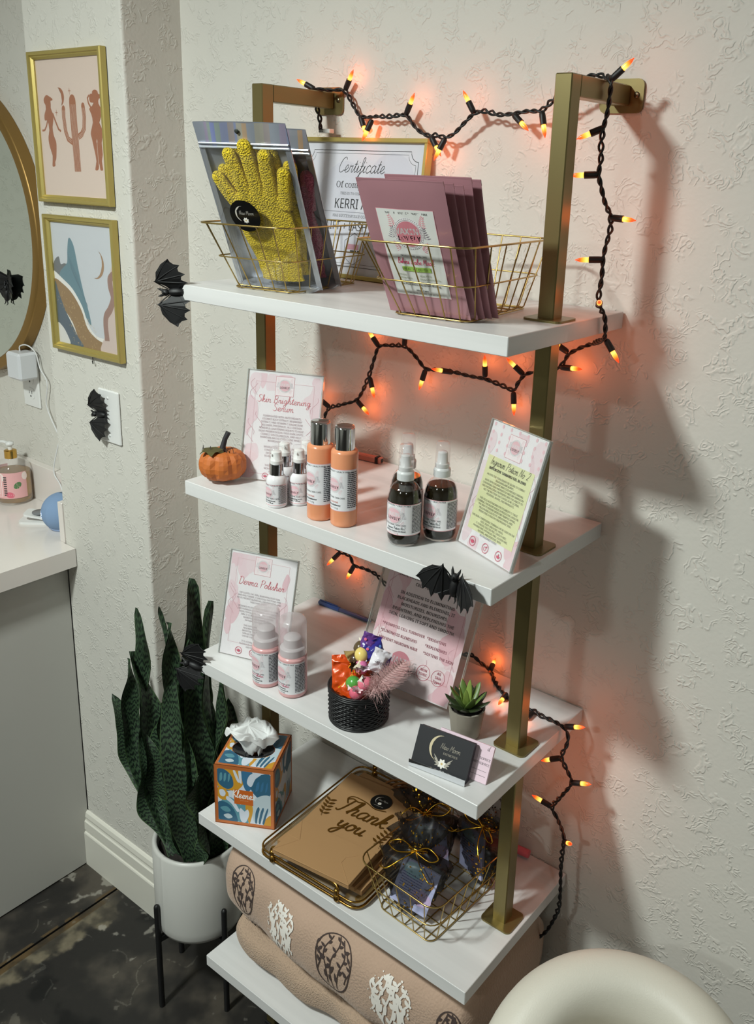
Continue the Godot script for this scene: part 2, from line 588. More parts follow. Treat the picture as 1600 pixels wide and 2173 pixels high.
# ---------------------------------------------------------------- the room
func plaster() -> StandardMaterial3D:
	if mats.has("painted plaster"): return mats["painted plaster"]
	var m = mat("painted plaster", rgb(212, 209, 201), 0.62)
	var w := 1024
	var a := noise(0.011, 3, 3).get_seamless_image(w, w).get_data()
	var wp := noise(0.02, 8, 3).get_seamless_image(w, w).get_data()
	var b := noise(0.016, 11, 2).get_seamless_image(w, w).get_data()
	var f := noise(0.09, 21, 3).get_seamless_image(w, w).get_data()
	var out := PackedByteArray()
	out.resize(w * w)
	for y in w:
		for x in w:
			var i := y * w + x
			# trowelled patches: terraces with one crisp edge and one that runs out
			var wx := (x + int(wp[i]) / 5) % w
			var wy := (y + int(wp[(i + 37777) % (w * w)]) / 5) % w
			var n := int(a[wy * w + wx]) / 255.0
			var k := n * 5.0
			var fr := k - floorf(k)
			var h := smoothstep(0.0, 0.07, fr) * (1.0 - smoothstep(0.08, 0.55, fr))
			var keep := smoothstep(0.46, 0.60, int(b[i]) / 255.0)
			out[i] = int(clampf(40.0 + 165.0 * h * keep + 42.0 * (int(f[i]) / 255.0), 0, 255))
	m.heightmap_enabled = true
	m.heightmap_texture = ImageTexture.create_from_image(Image.create_from_data(w, w, false, Image.FORMAT_L8, out))
	m.heightmap_scale = 0.13
	m.uv1_triplanar = true
	m.uv1_world_triplanar = true
	m.uv1_triplanar_sharpness = 8.0
	m.uv1_scale = Vector3.ONE * 1.15
	return m

func wall_box(called, lo: Vector3, hi: Vector3, m):
	var s := Solid.new()
	s.box((lo + hi) / 2, hi - lo)
	return struct(called, s.mesh(), m)

func floor_mat() -> StandardMaterial3D:
	var m = mat("dark stained concrete", Color.WHITE, 0.42)
	var w := 1024
	var a := noise(0.006, 5, 5).get_seamless_image(w, w).get_data()
	var b := noise(0.03, 9, 4).get_seamless_image(w, w).get_data()
	var c := noise(0.012, 14, 2, FastNoiseLite.TYPE_CELLULAR).get_seamless_image(w, w).get_data()
	var out := PackedByteArray()
	out.resize(w * w * 3)
	for y in w:
		for x in w:
			var i := y * w + x
			var n := int(a[i]) / 255.0
			var f := int(b[i]) / 255.0
			var cl := Vector3(36, 34, 32).lerp(Vector3(76, 70, 62), smoothstep(0.45, 0.8, n * 0.75 + f * 0.25))
			if n < 0.34: cl = cl.lerp(Vector3(14, 14, 14), smoothstep(0.34, 0.2, n))
			var vein := absf(int(c[i]) / 255.0 - 0.5)
			if vein < 0.012 and f > 0.5: cl += Vector3(26, 26, 24)
			# world place of this pixel: 2 m of floor, x from -1.3, z from 0
			var wx := -1.3 + 2.0 * x / w
			var wz := 2.0 * y / w
			# bare mortar left along the joint, with ragged edges
			var edge := -0.545 + 0.075 * smoothstep(0.1, 0.25, wz) + (n - 0.5) * 0.16 + (f - 0.5) * 0.05
			var from := 0.16 + (f - 0.5) * 0.12
			var soft := smoothstep(0.0, 0.022, edge - wx) * smoothstep(0.0, 0.05, wz - from) * (0.55 + 0.45 * smoothstep(0.3, 0.6, f))
			if wx > -0.552 and wx < edge and wz > from and wz < 0.62:
				var was := cl
				var k := 0.55 + 0.6 * (f - 0.4)
				cl = Vector3(128, 119, 100) * k + Vector3(20, 18, 14)
				if wx < -0.535: cl = Vector3(96, 76, 48) * (0.6 + 0.5 * f)
				cl = was.lerp(cl, soft)
			elif absf(wx + 0.553) < 0.011 and f > 0.36: cl = Vector3(82, 66, 44)
			# paint flecks by the skirting
			if wz < 0.26 and wx < -0.34 and f > 0.66 and wz > 0.13: cl = cl.lerp(Vector3(160, 156, 146), 0.7 * smoothstep(0.66, 0.76, f))
			elif f > 0.80: cl = cl.lerp(Vector3(120, 116, 108), 0.5)
			out[i * 3] = int(clampf(cl.x, 0, 255))
			out[i * 3 + 1] = int(clampf(cl.y, 0, 255))
			out[i * 3 + 2] = int(clampf(cl.z, 0, 255))
	m.albedo_texture = ImageTexture.create_from_image(Image.create_from_data(w, w, false, Image.FORMAT_RGB8, out))
	m.heightmap_enabled = true
	m.heightmap_texture = ImageTexture.create_from_image(Image.create_from_data(w, w, false, Image.FORMAT_L8, b))
	m.heightmap_scale = 0.05
	return m

func build_room():
	var pl = plaster()
	wall_box("wall_back", Vector3(-2.15, 0, -0.15), Vector3(4.65, CEILING, 0), pl)
	wall_box("wall_left", Vector3(-2.15, 0, 0), Vector3(-2.0, CEILING, 5.0), pl)
	wall_box("wall_right", Vector3(4.5, 0, 0), Vector3(4.65, CEILING, 5.0), pl)
	wall_box("wall_front", Vector3(-2.15, 0, 5.0), Vector3(4.65, CEILING, 5.15), pl)
	wall_box("ceiling", Vector3(-2.15, CEILING, -0.15), Vector3(4.65, CEILING + 0.12, 5.15), mat("ceiling white", rgb(226, 223, 216), 0.8))
	# the column beside the shelf, its edges rounded as trowelled plaster is
	var s := Solid.new()
	var x0 := -0.690
	var x1 := -0.361
	var r := 0.006
	var out := PackedVector2Array([Vector2(x0, -0.01)])
	for i in 5: out.append(Vector2(x0 + r - r * cos(PI / 8 * i), ZP - r + r * sin(PI / 8 * i)))
	for i in 5: out.append(Vector2(x1 - r + r * sin(PI / 8 * i), ZP - r + r * cos(PI / 8 * i)))
	out.append(Vector2(x1, -0.01))
	s.prism(out, 0.0, CEILING, Transform3D(Basis(Vector3.RIGHT, Vector3.BACK, Vector3.UP), Vector3.ZERO))
	struct("wall_column", s.mesh(), pl)
	# floor in two pours with a joint between them
	var fm = floor_mat()
	s = Solid.new()
	for f in [[-2.15, -0.556], [-0.550, 4.65]]:
		var lo := Vector3(f[0], -0.12, -0.15)
		var hi := Vector3(f[1], 0.0, 5.15)
		s.box((lo + hi) / 2 - Vector3(0, 0.0005, 0), hi - lo - Vector3(0, 0.001, 0))
		var uv := func(x, z): return Vector2((x + 1.3) / 2.0, z / 2.0)
		s.quaduv(Vector3(lo.x, 0, hi.z), Vector3(hi.x, 0, hi.z), Vector3(hi.x, 0, lo.z), Vector3(lo.x, 0, lo.z), uv.call(lo.x, hi.z), uv.call(hi.x, hi.z), uv.call(hi.x, lo.z), uv.call(lo.x, lo.z))
	s.box(Vector3(-0.553, -0.065, 2.5), Vector3(0.01, 0.11, 5.2))
	struct("floor", s.mesh(), fm)
	# skirting: a board with two steps, round the column and along the wall
	var prof := PackedVector2Array([Vector2(0, 0), Vector2(0.016, 0), Vector2(0.016, 0.098), Vector2(0.0145, 0.101), Vector2(0.0115, 0.102), Vector2(0.0115, 0.106), Vector2(0.0135, 0.110), Vector2(0.0125, 0.133), Vector2(0.0095, 0.136), Vector2(0.0085, 0.140), Vector2(0.0095, 0.146), Vector2(0.007, 0.157), Vector2(0.003, 0.161), Vector2(0, 0.162)])
	var bm = mat("skirting paint", rgb(222, 219, 208), 0.45)
	skirting("baseboard_column", prof, [Vector2(-0.70, ZP), Vector2(x1, ZP), Vector2(x1, 0), Vector2(4.5, 0)], bm)
	skirting("baseboard_right", prof, [Vector2(4.5, 0.02), Vector2(4.5, 5.0)], bm)
	skirting("baseboard_front", prof, [Vector2(4.48, 5.0), Vector2(-2.0, 5.0)], bm)
	skirting("baseboard_left", prof, [Vector2(-2.0, 4.98), Vector2(-2.0, 0.7)], bm)

# path of the wall line seen from above, the room on its left hand when walking (z towards the viewer)
func skirting(called, prof: PackedVector2Array, path: Array, m):
	var s := Solid.new()
	var n := path.size()
	var offs := []
	for i in n:
		var d0: Vector2 = (path[i] - path[maxi(i - 1, 0)]).normalized()
		var d1: Vector2 = (path[mini(i + 1, n - 1)] - path[i]).normalized()
		var n0 := Vector2(-d0.y, d0.x)
		var n1 := Vector2(-d1.y, d1.x)
		if i == 0: n0 = n1
		if i == n - 1: n1 = n0
		offs.append((n0 + n1) / (1.0 + n0.dot(n1)))
	for i in n - 1:
		for k in prof.size() - 1:
			var q := []
			for e in [[i, k], [i + 1, k], [i + 1, k + 1], [i, k + 1]]:
				var w: Vector2 = path[e[0]] + offs[e[0]] * prof[e[1]].x
				q.append(Vector3(w.x, prof[e[1]].y, w.y))
			s.quad(q[0], q[1], q[2], q[3])
	struct(called, s.mesh(), m)

# ---------------------------------------------------------------- the ladder shelf
func build_shelf():
	var t = thing("ladder_shelf", "white five-board ladder shelf on square gold posts screwed to the wall", "shelf")
	var white = mat("white melamine", rgb(226, 225, 224), 0.38)
	var g := noise(0.01, 31, 4).get_seamless_image(256, 256).get_data()
	var px := PackedByteArray()
	px.resize(256 * 256)
	for y in 256:
		for x in 256: px[y * 256 + x] = 226 + int(g[y * 256 + (x / 6) % 256]) / 9
	white.albedo_texture = ImageTexture.create_from_image(Image.create_from_data(256, 256, false, Image.FORMAT_L8, px))
	white.uv1_triplanar = true
	white.uv1_scale = Vector3(1.2, 6, 6)
	var gold = mat("satin gold paint", rgb(128, 115, 72), 0.36, 0.7)
	gold.clearcoat_enabled = true
	gold.clearcoat = 0.2
	var ys := [Y1, Y2, Y3, Y4, Y5]
	var th := 0.0241
	for i in 5:
		var x0 := 0.007 if i == 4 else 0.0
		var s := Solid.new()
		s.box(Vector3((x0 + 0.61) / 2, ys[i] - th / 2, 0.158), Vector3(0.61 - x0, th, 0.309), Transform3D(), 0.0008)
		obj("shelf_board", s.mesh(), white, t)
	var top := 1.9143
	for px0 in [0.0205, 0.564]:
		var cx: float = px0 + 0.012
		var cz := 0.157
		for i in 6:
			var hi: float = top if i == 0 else ys[i - 1] - th
			var lo: float = ys[i] if i < 5 else 0.0
			var s := Solid.new()
			s.box(Vector3(cx, (lo + hi) / 2, cz), Vector3(0.024, hi - lo, 0.0245), Transform3D(), 0.0014)
			obj("post", s.mesh(), gold, t)
			if i < 5:
				s = Solid.new()
				s.prism(rounded(0.056, 0.052, 0.008), 0.0, 0.003, Transform3D(Basis(Vector3.RIGHT, Vector3.FORWARD, Vector3.UP), Vector3(cx, lo, cz)))
				obj("foot_plate", s.mesh(), gold, t)
				s = Solid.new()
				s.prism(rounded(0.056, 0.052, 0.008), -0.0025, 0.0, Transform3D(Basis(Vector3.RIGHT, Vector3.FORWARD, Vector3.UP), Vector3(cx, lo - th, cz)))
				obj("under_plate", s.mesh(), gold, t)
			else:
				s = Solid.new()
				s.box(Vector3(cx, 0.004, cz), Vector3(0.03, 0.008, 0.03), Transform3D(), 0.001)
				obj("floor_glide", s.mesh(), mat("black rubber", rgb(24, 24, 25), 0.6), t)
		var a := Solid.new()
		a.box(Vector3(cx, top - 0.0131, 0.0755), Vector3(0.024, 0.0262, 0.140), Transform3D(), 0.0014)
		obj("wall_arm", a.mesh(), gold, t)
		a = Solid.new()
		a.prism(rounded(0.064, 0.044, 0.009), 0.001, 0.0045, Transform3D(Basis(), Vector3(cx - 0.001, 1.9008, 0)))
		var pl = obj("wall_plate", a.mesh(), gold, t)
		for sx in [-1, 1]:
			a = Solid.new()
			a.lathe(PackedVector2Array([Vector2(0.0042, 0.0), Vector2(0.0042, 0.0012), Vector2(0.0028, 0.0022), Vector2(0.0001, 0.0024)]), 14, Transform3D(Basis(Vector3.RIGHT, -PI / 2) * Basis(), Vector3(0, 0, 0)))
			a.box(Vector3(0, 0, -0.00225), Vector3(0.0042, 0.0008, 0.0006))
			a.box(Vector3(0, 0, -0.00225), Vector3(0.0008, 0.0042, 0.0006))
			var sc = obj("screw", a.mesh(), mat("screw steel", rgb(120, 112, 92), 0.35, 1.0), pl)
			sc.position = Vector3(cx + sx * 0.0215, 1.902, 0.0045)
			sc.rotation.y = PI

func rounded(w: float, h: float, r: float, n := 5) -> PackedVector2Array:
	var p := PackedVector2Array()
	for k in 4:
		var c := Vector2((w / 2 - r) * [1, -1, -1, 1][k], (h / 2 - r) * [1, 1, -1, -1][k])
		for i in n: p.append(c + Vector2(r, 0).rotated(PI / 2 * k + PI / 2 * i / (n - 1)))
	return p
# ---------------------------------------------------------------- things on the column and the vanity
func framed_picture(label: String, c: Vector3, w: float, h: float, art: Print):
	var t = thing("framed_picture", label, "picture", c, Basis(Vector3.BACK, deg_to_rad(0.4)))
	var s := Solid.new()
	var prof := [Vector2(0.0, 0.002), Vector2(0.0, 0.014), Vector2(0.002, 0.016), Vector2(0.007, 0.016), Vector2(0.0085, 0.0125), Vector2(0.0105, 0.0125), Vector2(0.0125, 0.0105), Vector2(0.0145, 0.0085), Vector2(0.0145, 0.005)]
	for e in 4:
		var cor := [Vector2(-1, -1), Vector2(1, -1), Vector2(1, 1), Vector2(-1, 1)]
		var A: Vector2 = cor[e]
		var B: Vector2 = cor[(e + 1) % 4]
		for k in prof.size() - 1:
			var f := func(q: Vector2, pr: Vector2) -> Vector3: return Vector3(q.x * (w / 2 - pr.x), q.y * (h / 2 - pr.x), pr.y)
			s.quad(f.call(A, prof[k]), f.call(B, prof[k]), f.call(B, prof[k + 1]), f.call(A, prof[k + 1]))
	var gold = mat("brushed brass frame", rgb(188, 170, 100), 0.38, 0.6)
	obj("frame", s.mesh(), gold, t)
	s = Solid.new()
	s.box(Vector3(0, 0, 0.003), Vector3(w - 0.004, h - 0.004, 0.003))
	obj("backing", s.mesh(), mat("frame backing", rgb(90, 70, 50), 0.8), t)
	var p = obj("print", art.mesh(), ink_mat("art print ink", 0.7), t)
	p.position.z = 0.0052
	s = Solid.new()
	s.box(Vector3(0, 0, 0.0072), Vector3(w - 0.028, h - 0.028, 0.0014))
	obj("glass", s.mesh(), pane_mat("picture glass", rgb(60, 60, 60), 0.02), t)
	return t

func desert_art(w: float, h: float) -> Print:
	var p := Print.new(self)
	var rust := rgb(166, 98, 62)
	p.rect(-w / 2, -h / 2, w / 2, h / 2, rgb(226, 205, 192))
	p.up()
	var at := func(u: float, v: float) -> Vector2: return Vector2((u - 0.5) * w, (0.5 - v) * h)
	var shape := func(s: String, smooth := true):
		var q = pts2(s)
		if smooth: q = smooth2(q, 4, true)
		for i in q.size(): q[i] = at.call(q[i].x, q[i].y)
		p.poly(q, rust)
	# the walking figure with loose hair and a hat
	shape.call(".10,.285 .13,.262 .155,.258 .19,.268 .235,.285 .235,.297 .205,.30 .205,.33 .20,.352 .23,.40 .225,.445 .205,.49 .215,.55 .245,.60 .24,.66 .225,.72 .205,.745 .20,.775 .155,.775 .17,.70 .135,.63 .125,.57 .15,.51 .145,.47 .13,.44 .09,.44 .09,.40 .12,.36 .12,.33 .10,.31")
	p.stroke(PackedVector2Array([at.call(0.225, 0.39), at.call(0.255, 0.44), at.call(0.30, 0.505), at.call(0.335, 0.52)]), 0.0045, rust)
	p.stroke(PackedVector2Array([at.call(0.135, 0.44), at.call(0.11, 0.48), at.call(0.075, 0.512), at.call(0.035, 0.515)]), 0.004, rust)
	# the standing figure with a hand at its hat
	shape.call(".80,.30 .81,.265 .845,.262 .85,.245 .885,.235 .925,.245 .935,.265 .985,.272 .985,.29 .94,.298 .93,.33 .965,.37 .955,.42 .925,.46 .955,.50 .965,.54 .94,.60 .945,.68 .925,.73 .935,.79 .895,.79 .89,.745 .865,.79 .82,.79 .845,.73 .825,.65 .80,.57 .79,.53 .83,.46 .815,.40 .79,.365 .835,.345 .86,.325 .815,.32")
	p.stroke(PackedVector2Array([at.call(0.80, 0.27), at.call(0.775, 0.29), at.call(0.785, 0.325), at.call(0.82, 0.36)]), 0.004, rust)
	p.stroke(PackedVector2Array([at.call(0.40, 0.36), at.call(0.395, 0.42), at.call(0.41, 0.52), at.call(0.44, 0.575), at.call(0.51, 0.60)]), 0.0115, rust)
	p.stroke(PackedVector2Array([at.call(0.70, 0.345), at.call(0.71, 0.42), at.call(0.695, 0.50), at.call(0.655, 0.54), at.call(0.60, 0.56)]), 0.0115, rust)
	p.stroke(PackedVector2Array([at.call(0.545, 0.31), at.call(0.545, 0.45), at.call(0.55, 0.62), at.call(0.555, 0.81)]), 0.022, rust)
	for c in [[0.40, 0.36, 0.0057], [0.70, 0.345, 0.0057], [0.545, 0.31, 0.011]]:
		var q: Vector2 = at.call(c[0], c[1])
		p.disc(q.x, q.y, c[2], rust, c[2] * 1.2, 14)
	var m: Vector2 = at.call(0.345, 0.275)
	p.moon(m.x, m.y, 0.0175, 0.5, 0.25, rust)
	for st in [[0.51, 0.235], [0.285, 0.385]]:
		var q: Vector2 = at.call(st[0], st[1])
		p.leaf(q + Vector2(0, 0.007), q - Vector2(0, 0.008), 0.0008, rust)
		p.leaf(q + Vector2(0.0055, 0), q - Vector2(0.0055, 0), 0.0008, rust)
	p.up()
	for k in 5: p.stroke(PackedVector2Array([at.call(0.515 + 0.016 * k, 0.33), at.call(0.513 + 0.0165 * k, 0.5), at.call(0.513 + 0.0205 * k, 0.81)]), 0.0006, rgb(232, 214, 200))
	for k in 3:
		p.stroke(PackedVector2Array([at.call(0.385 + 0.015 * k, 0.37), at.call(0.38 + 0.015 * k, 0.43), at.call(0.40 + 0.014 * k, 0.52 - 0.01 * k), at.call(0.44 + 0.008 * k, 0.58 - 0.012 * k), at.call(0.49, 0.60 - 0.012 * k)]), 0.0006, rgb(232, 214, 200))
		p.stroke(PackedVector2Array([at.call(0.685 + 0.015 * k, 0.355), at.call(0.695 + 0.015 * k, 0.42), at.call(0.68 + 0.015 * k, 0.50), at.call(0.65 + 0.01 * k, 0.535 + 0.008 * k), at.call(0.605, 0.55 + 0.01 * k)]), 0.0006, rgb(232, 214, 200))
	p.stroke(PackedVector2Array([at.call(0.862, 0.60), at.call(0.872, 0.575), at.call(0.885, 0.60)]), 0.0007, rgb(232, 214, 200))
	p.stroke(PackedVector2Array([at.call(0.872, 0.58), at.call(0.876, 0.76)]), 0.0009, rgb(232, 214, 200))
	return p

func mountain_art(w: float, h: float) -> Print:
	var p := Print.new(self)
	p.rect(-w / 2, -h / 2, w / 2, h / 2, rgb(208, 211, 217))
	p.up()
	var area := func(s: String, c: Color, smooth := true):
		var q = pts2(s)
		if smooth: q = smooth2(q, 4, true)
		for i in q.size(): q[i] = Vector2((clampf(q[i].x, 0, 1) - 0.5) * w, (0.5 - clampf(q[i].y, 0, 1)) * h)
		p.poly(q, c)
	area.call(".1,.28 .0,.36 .0,.60 .3,.5 .3,.36 .2,.33 .13,.34", rgb(104, 108, 112))
	p.up()
	area.call(".30,.12 .26,.22 .24,.32 .16,.37 .1,.42 .1,.55 .35,.62 .55,.80 .55,.72 .48,.55 .42,.36 .37,.18", rgb(96, 134, 148))
	p.up()
	for k in 6:
		p.curve("0,0 .1,-.25 .3,-.5", Vector2((0.26 + 0.025 * k - 0.5) * w, (0.5 - 0.25 - 0.03 * k) * h), Vector2(w, h) * Vector2(0.5, 0.5), 0.0012, rgb(78, 112, 128))
	p.up()
	area.call(".0,.44 .0,.40 .15,.46 .3,.53 .44,.66 .52,.80 .64,.88 .82,.90 .82,1 .3,1 .1,.7", rgb(240, 238, 234))
	p.up()
	area.call(".0,.47 .14,.50 .29,.57 .42,.69 .5,.83 .63,.90 .76,.935 .72,1 .4,1 .25,.80 .0,.62", rgb(150, 116, 72))
	p.up()
	area.call("0,.50 .07,.60 .15,.72 .24,.82 .33,.92 .4,1 .0,1", rgb(72, 92, 110))
	p.up()
	area.call("0,.84 .06,.85 .13,.90 .19,1 .0,1", rgb(226, 224, 220))
	area.call(".92,.36 1,.31 1,1 .70,1 .78,.86 .86,.70 .96,.56 .92,.44", rgb(212, 192, 184))
	p.up()
	var path := pts2("1,.36 .93,.40 .93,.47 .96,.55 .90,.64 .83,.70 .81,.78 .82,.90")
	for i in path.size(): path[i] = Vector2((path[i].x - 0.5) * w * 0.97, (0.5 - path[i].y) * h)
	p.stroke(smooth2(path, 5), 0.016, rgb(156, 120, 108))
	p.moon((0.70 - 0.5) * w, (0.5 - 0.30) * h, 0.030, 0.25, -0.35, rgb(168, 128, 92))
	var g := RandomNumberGenerator.new()
	g.seed = 5
	for k in 190:
		var u := g.randf_range(0.02, 0.74)
		var v := g.randf_range(0.48, 0.99)
		if v < 0.49 + 0.60 * pow(u, 1.25) or v > 0.62 + 1.15 * u * (0.9 + u): continue
		var d := Vector2(0.0022, 0).rotated(g.randf() * TAU)
		var q := Vector2((u - 0.5) * w, (0.5 - v) * h)
		p.stroke(PackedVector2Array([q - d, q + d]), 0.0007, rgb(214, 184, 132))
	return p

func build_left():
	framed_picture("brass framed print of rust figures and a cactus under a crescent moon", Vector3(-0.534, 1.8465, ZP), 0.250, 0.288, desert_art(0.224, 0.262))
	framed_picture("brass framed print of blue mountain and gold hill, hung under the cactus print", Vector3(-0.527, 1.536, ZP), 0.246, 0.283, mountain_art(0.220, 0.257))
	# small wire hook left in the plaster
	var s := Solid.new()
	s.tube(PackedVector3Array([Vector3(-0.003, 0.010, -0.004), Vector3(-0.003, 0.010, 0.003), Vector3(-0.002, 0.0, 0.004), Vector3(0.001, -0.006, 0.006), Vector3(0.005, -0.004, 0.009), Vector3(0.005, 0.002, 0.010)]), 0.0009, 6)
	var hk = obj("wire_hook", s.mesh(), mat("dark wire", rgb(70, 68, 64), 0.4, 1.0))
	hk.position = Vector3(-0.515, 1.383, ZP)
	tag(hk, "tiny bent wire hook in the plaster under the mountain print", "hook")
	# blank cover plate
	var t = thing("cover_plate", "white blank wall plate on the column holding a black bat", "wall plate", Vector3(-0.469, 1.270, ZP))
	s = Solid.new()
	s.box(Vector3(0, 0, 0.0032), Vector3(0.071, 0.116, 0.0065), Transform3D(), 0.0025)
	obj("plate", s.mesh(), mat("white plastic", rgb(228, 228, 226), 0.35), t)
	for sy in [-1, 1]:
		s = Solid.new()
		s.lathe(PackedVector2Array([Vector2(0.0032, 0), Vector2(0.0032, 0.001), Vector2(0.0001, 0.0014)]), 12, Transform3D(Basis(Vector3.RIGHT, PI / 2), Vector3(0, sy * 0.041, 0.0063)))
		obj("screw", s.mesh(), mat("white plastic", Color.WHITE), t)
	# round mirror
	t = thing("round_mirror", "round wall mirror with a deep gold frame above the vanity", "mirror", Vector3(-1.252, 1.604, 0.0))
	s = Solid.new()
	s.lathe(PackedVector2Array([Vector2(0.376, 0.001), Vector2(0.376, 0.030), Vector2(0.376, 0.030), Vector2(0.3735, 0.033), Vector2(0.353, 0.033), Vector2(0.353, 0.033), Vector2(0.350, 0.031), Vector2(0.350, 0.010)]), 96, Transform3D(Basis(Vector3.RIGHT, PI / 2), Vector3.ZERO))
	obj("frame", s.mesh(), mat("gold mirror frame", rgb(150, 118, 66), 0.42, 0.7), t)
	s = Solid.new()
	s.lathe(PackedVector2Array([Vector2(0.352, 0.001), Vector2(0.352, 0.010), Vector2(0.352, 0.010), Vector2(0.0001, 0.010)]), 64, Transform3D(Basis(Vector3.RIGHT, PI / 2), Vector3.ZERO))
	obj("glass", s.mesh(), mat("mirror silver", rgb(224, 232, 226), 0.015, 1.0), t)
	# duplex outlet
	t = thing("wall_outlet", "white duplex outlet under the round mirror", "outlet", Vector3(-1.012, 1.222, 0.0))
	s = Solid.new()
	s.box(Vector3(0, 0, 0.003), Vector3(0.074, 0.112, 0.006), Transform3D(), 0.002)
	obj("plate", s.mesh(), mat("white plastic", Color.WHITE), t)
	for sy in [-1, 1]:
		s = Solid.new()
		s.prism(rounded(0.034, 0.029, 0.010), 0.006, 0.0072, Transform3D(Basis(), Vector3(0, sy * 0.0195, 0)))
		var f = obj("receptacle", s.mesh(), mat("white plastic", Color.WHITE), t)
		s = Solid.new()
		for sx in [-1, 1]: s.box(Vector3(sx * 0.0062, sy * 0.0195 + 0.003, 0.0073), Vector3(0.0018, 0.008, 0.0006))
		s.prism(rounded(0.005, 0.005, 0.0024), 0.0070, 0.0076, Transform3D(Basis(), Vector3(0, sy * 0.0195 - 0.0075, 0)))
		obj("slot", s.mesh(), mat("slot black", rgb(18, 18, 18), 0.7), f)
	# charger and its lead
	t = thing("phone_charger", "white square charger with thin cable plugged into the outlet", "charger", Vector3(-0.992, 1.284, 0.0))
	s = Solid.new()
	s.box(Vector3(0, 0, 0.034), Vector3(0.062, 0.070, 0.052), Transform3D(), 0.006)
	obj("body", s.mesh(), mat("charger white", rgb(214, 216, 220), 0.3), t)
	s = Solid.new()
	for sx in [-1, 1]: s.box(Vector3(sx * 0.0062 - 0.012, -0.036, 0.0085), Vector3(0.0016, 0.006, 0.006))
	obj("prongs", s.mesh(), mat("steel", rgb(190, 190, 190), 0.3, 1.0), t)
	s = Solid.new()
	s.tube(smooth3(PackedVector3Array([Vector3(-0.005, 0.034, 0.034), Vector3(-0.003, 0.048, 0.034), Vector3(0.018, 0.052, 0.026), Vector3(0.036, 0.034, 0.016), Vector3(0.044, -0.005, 0.012), Vector3(0.072, -0.038, 0.012), Vector3(0.056, -0.10, 0.010), Vector3(0.098, -0.16, 0.012), Vector3(0.112, -0.172, 0.014), Vector3(0.088, -0.262, 0.024), Vector3(0.118, -0.296, 0.026), Vector3(0.150, -0.340, 0.034), Vector3(0.180, -0.366, 0.05)]), 4), 0.0017, 6)
	obj("cable", s.mesh(), mat("cable white", rgb(222, 222, 222), 0.4), t)
	build_vanity()

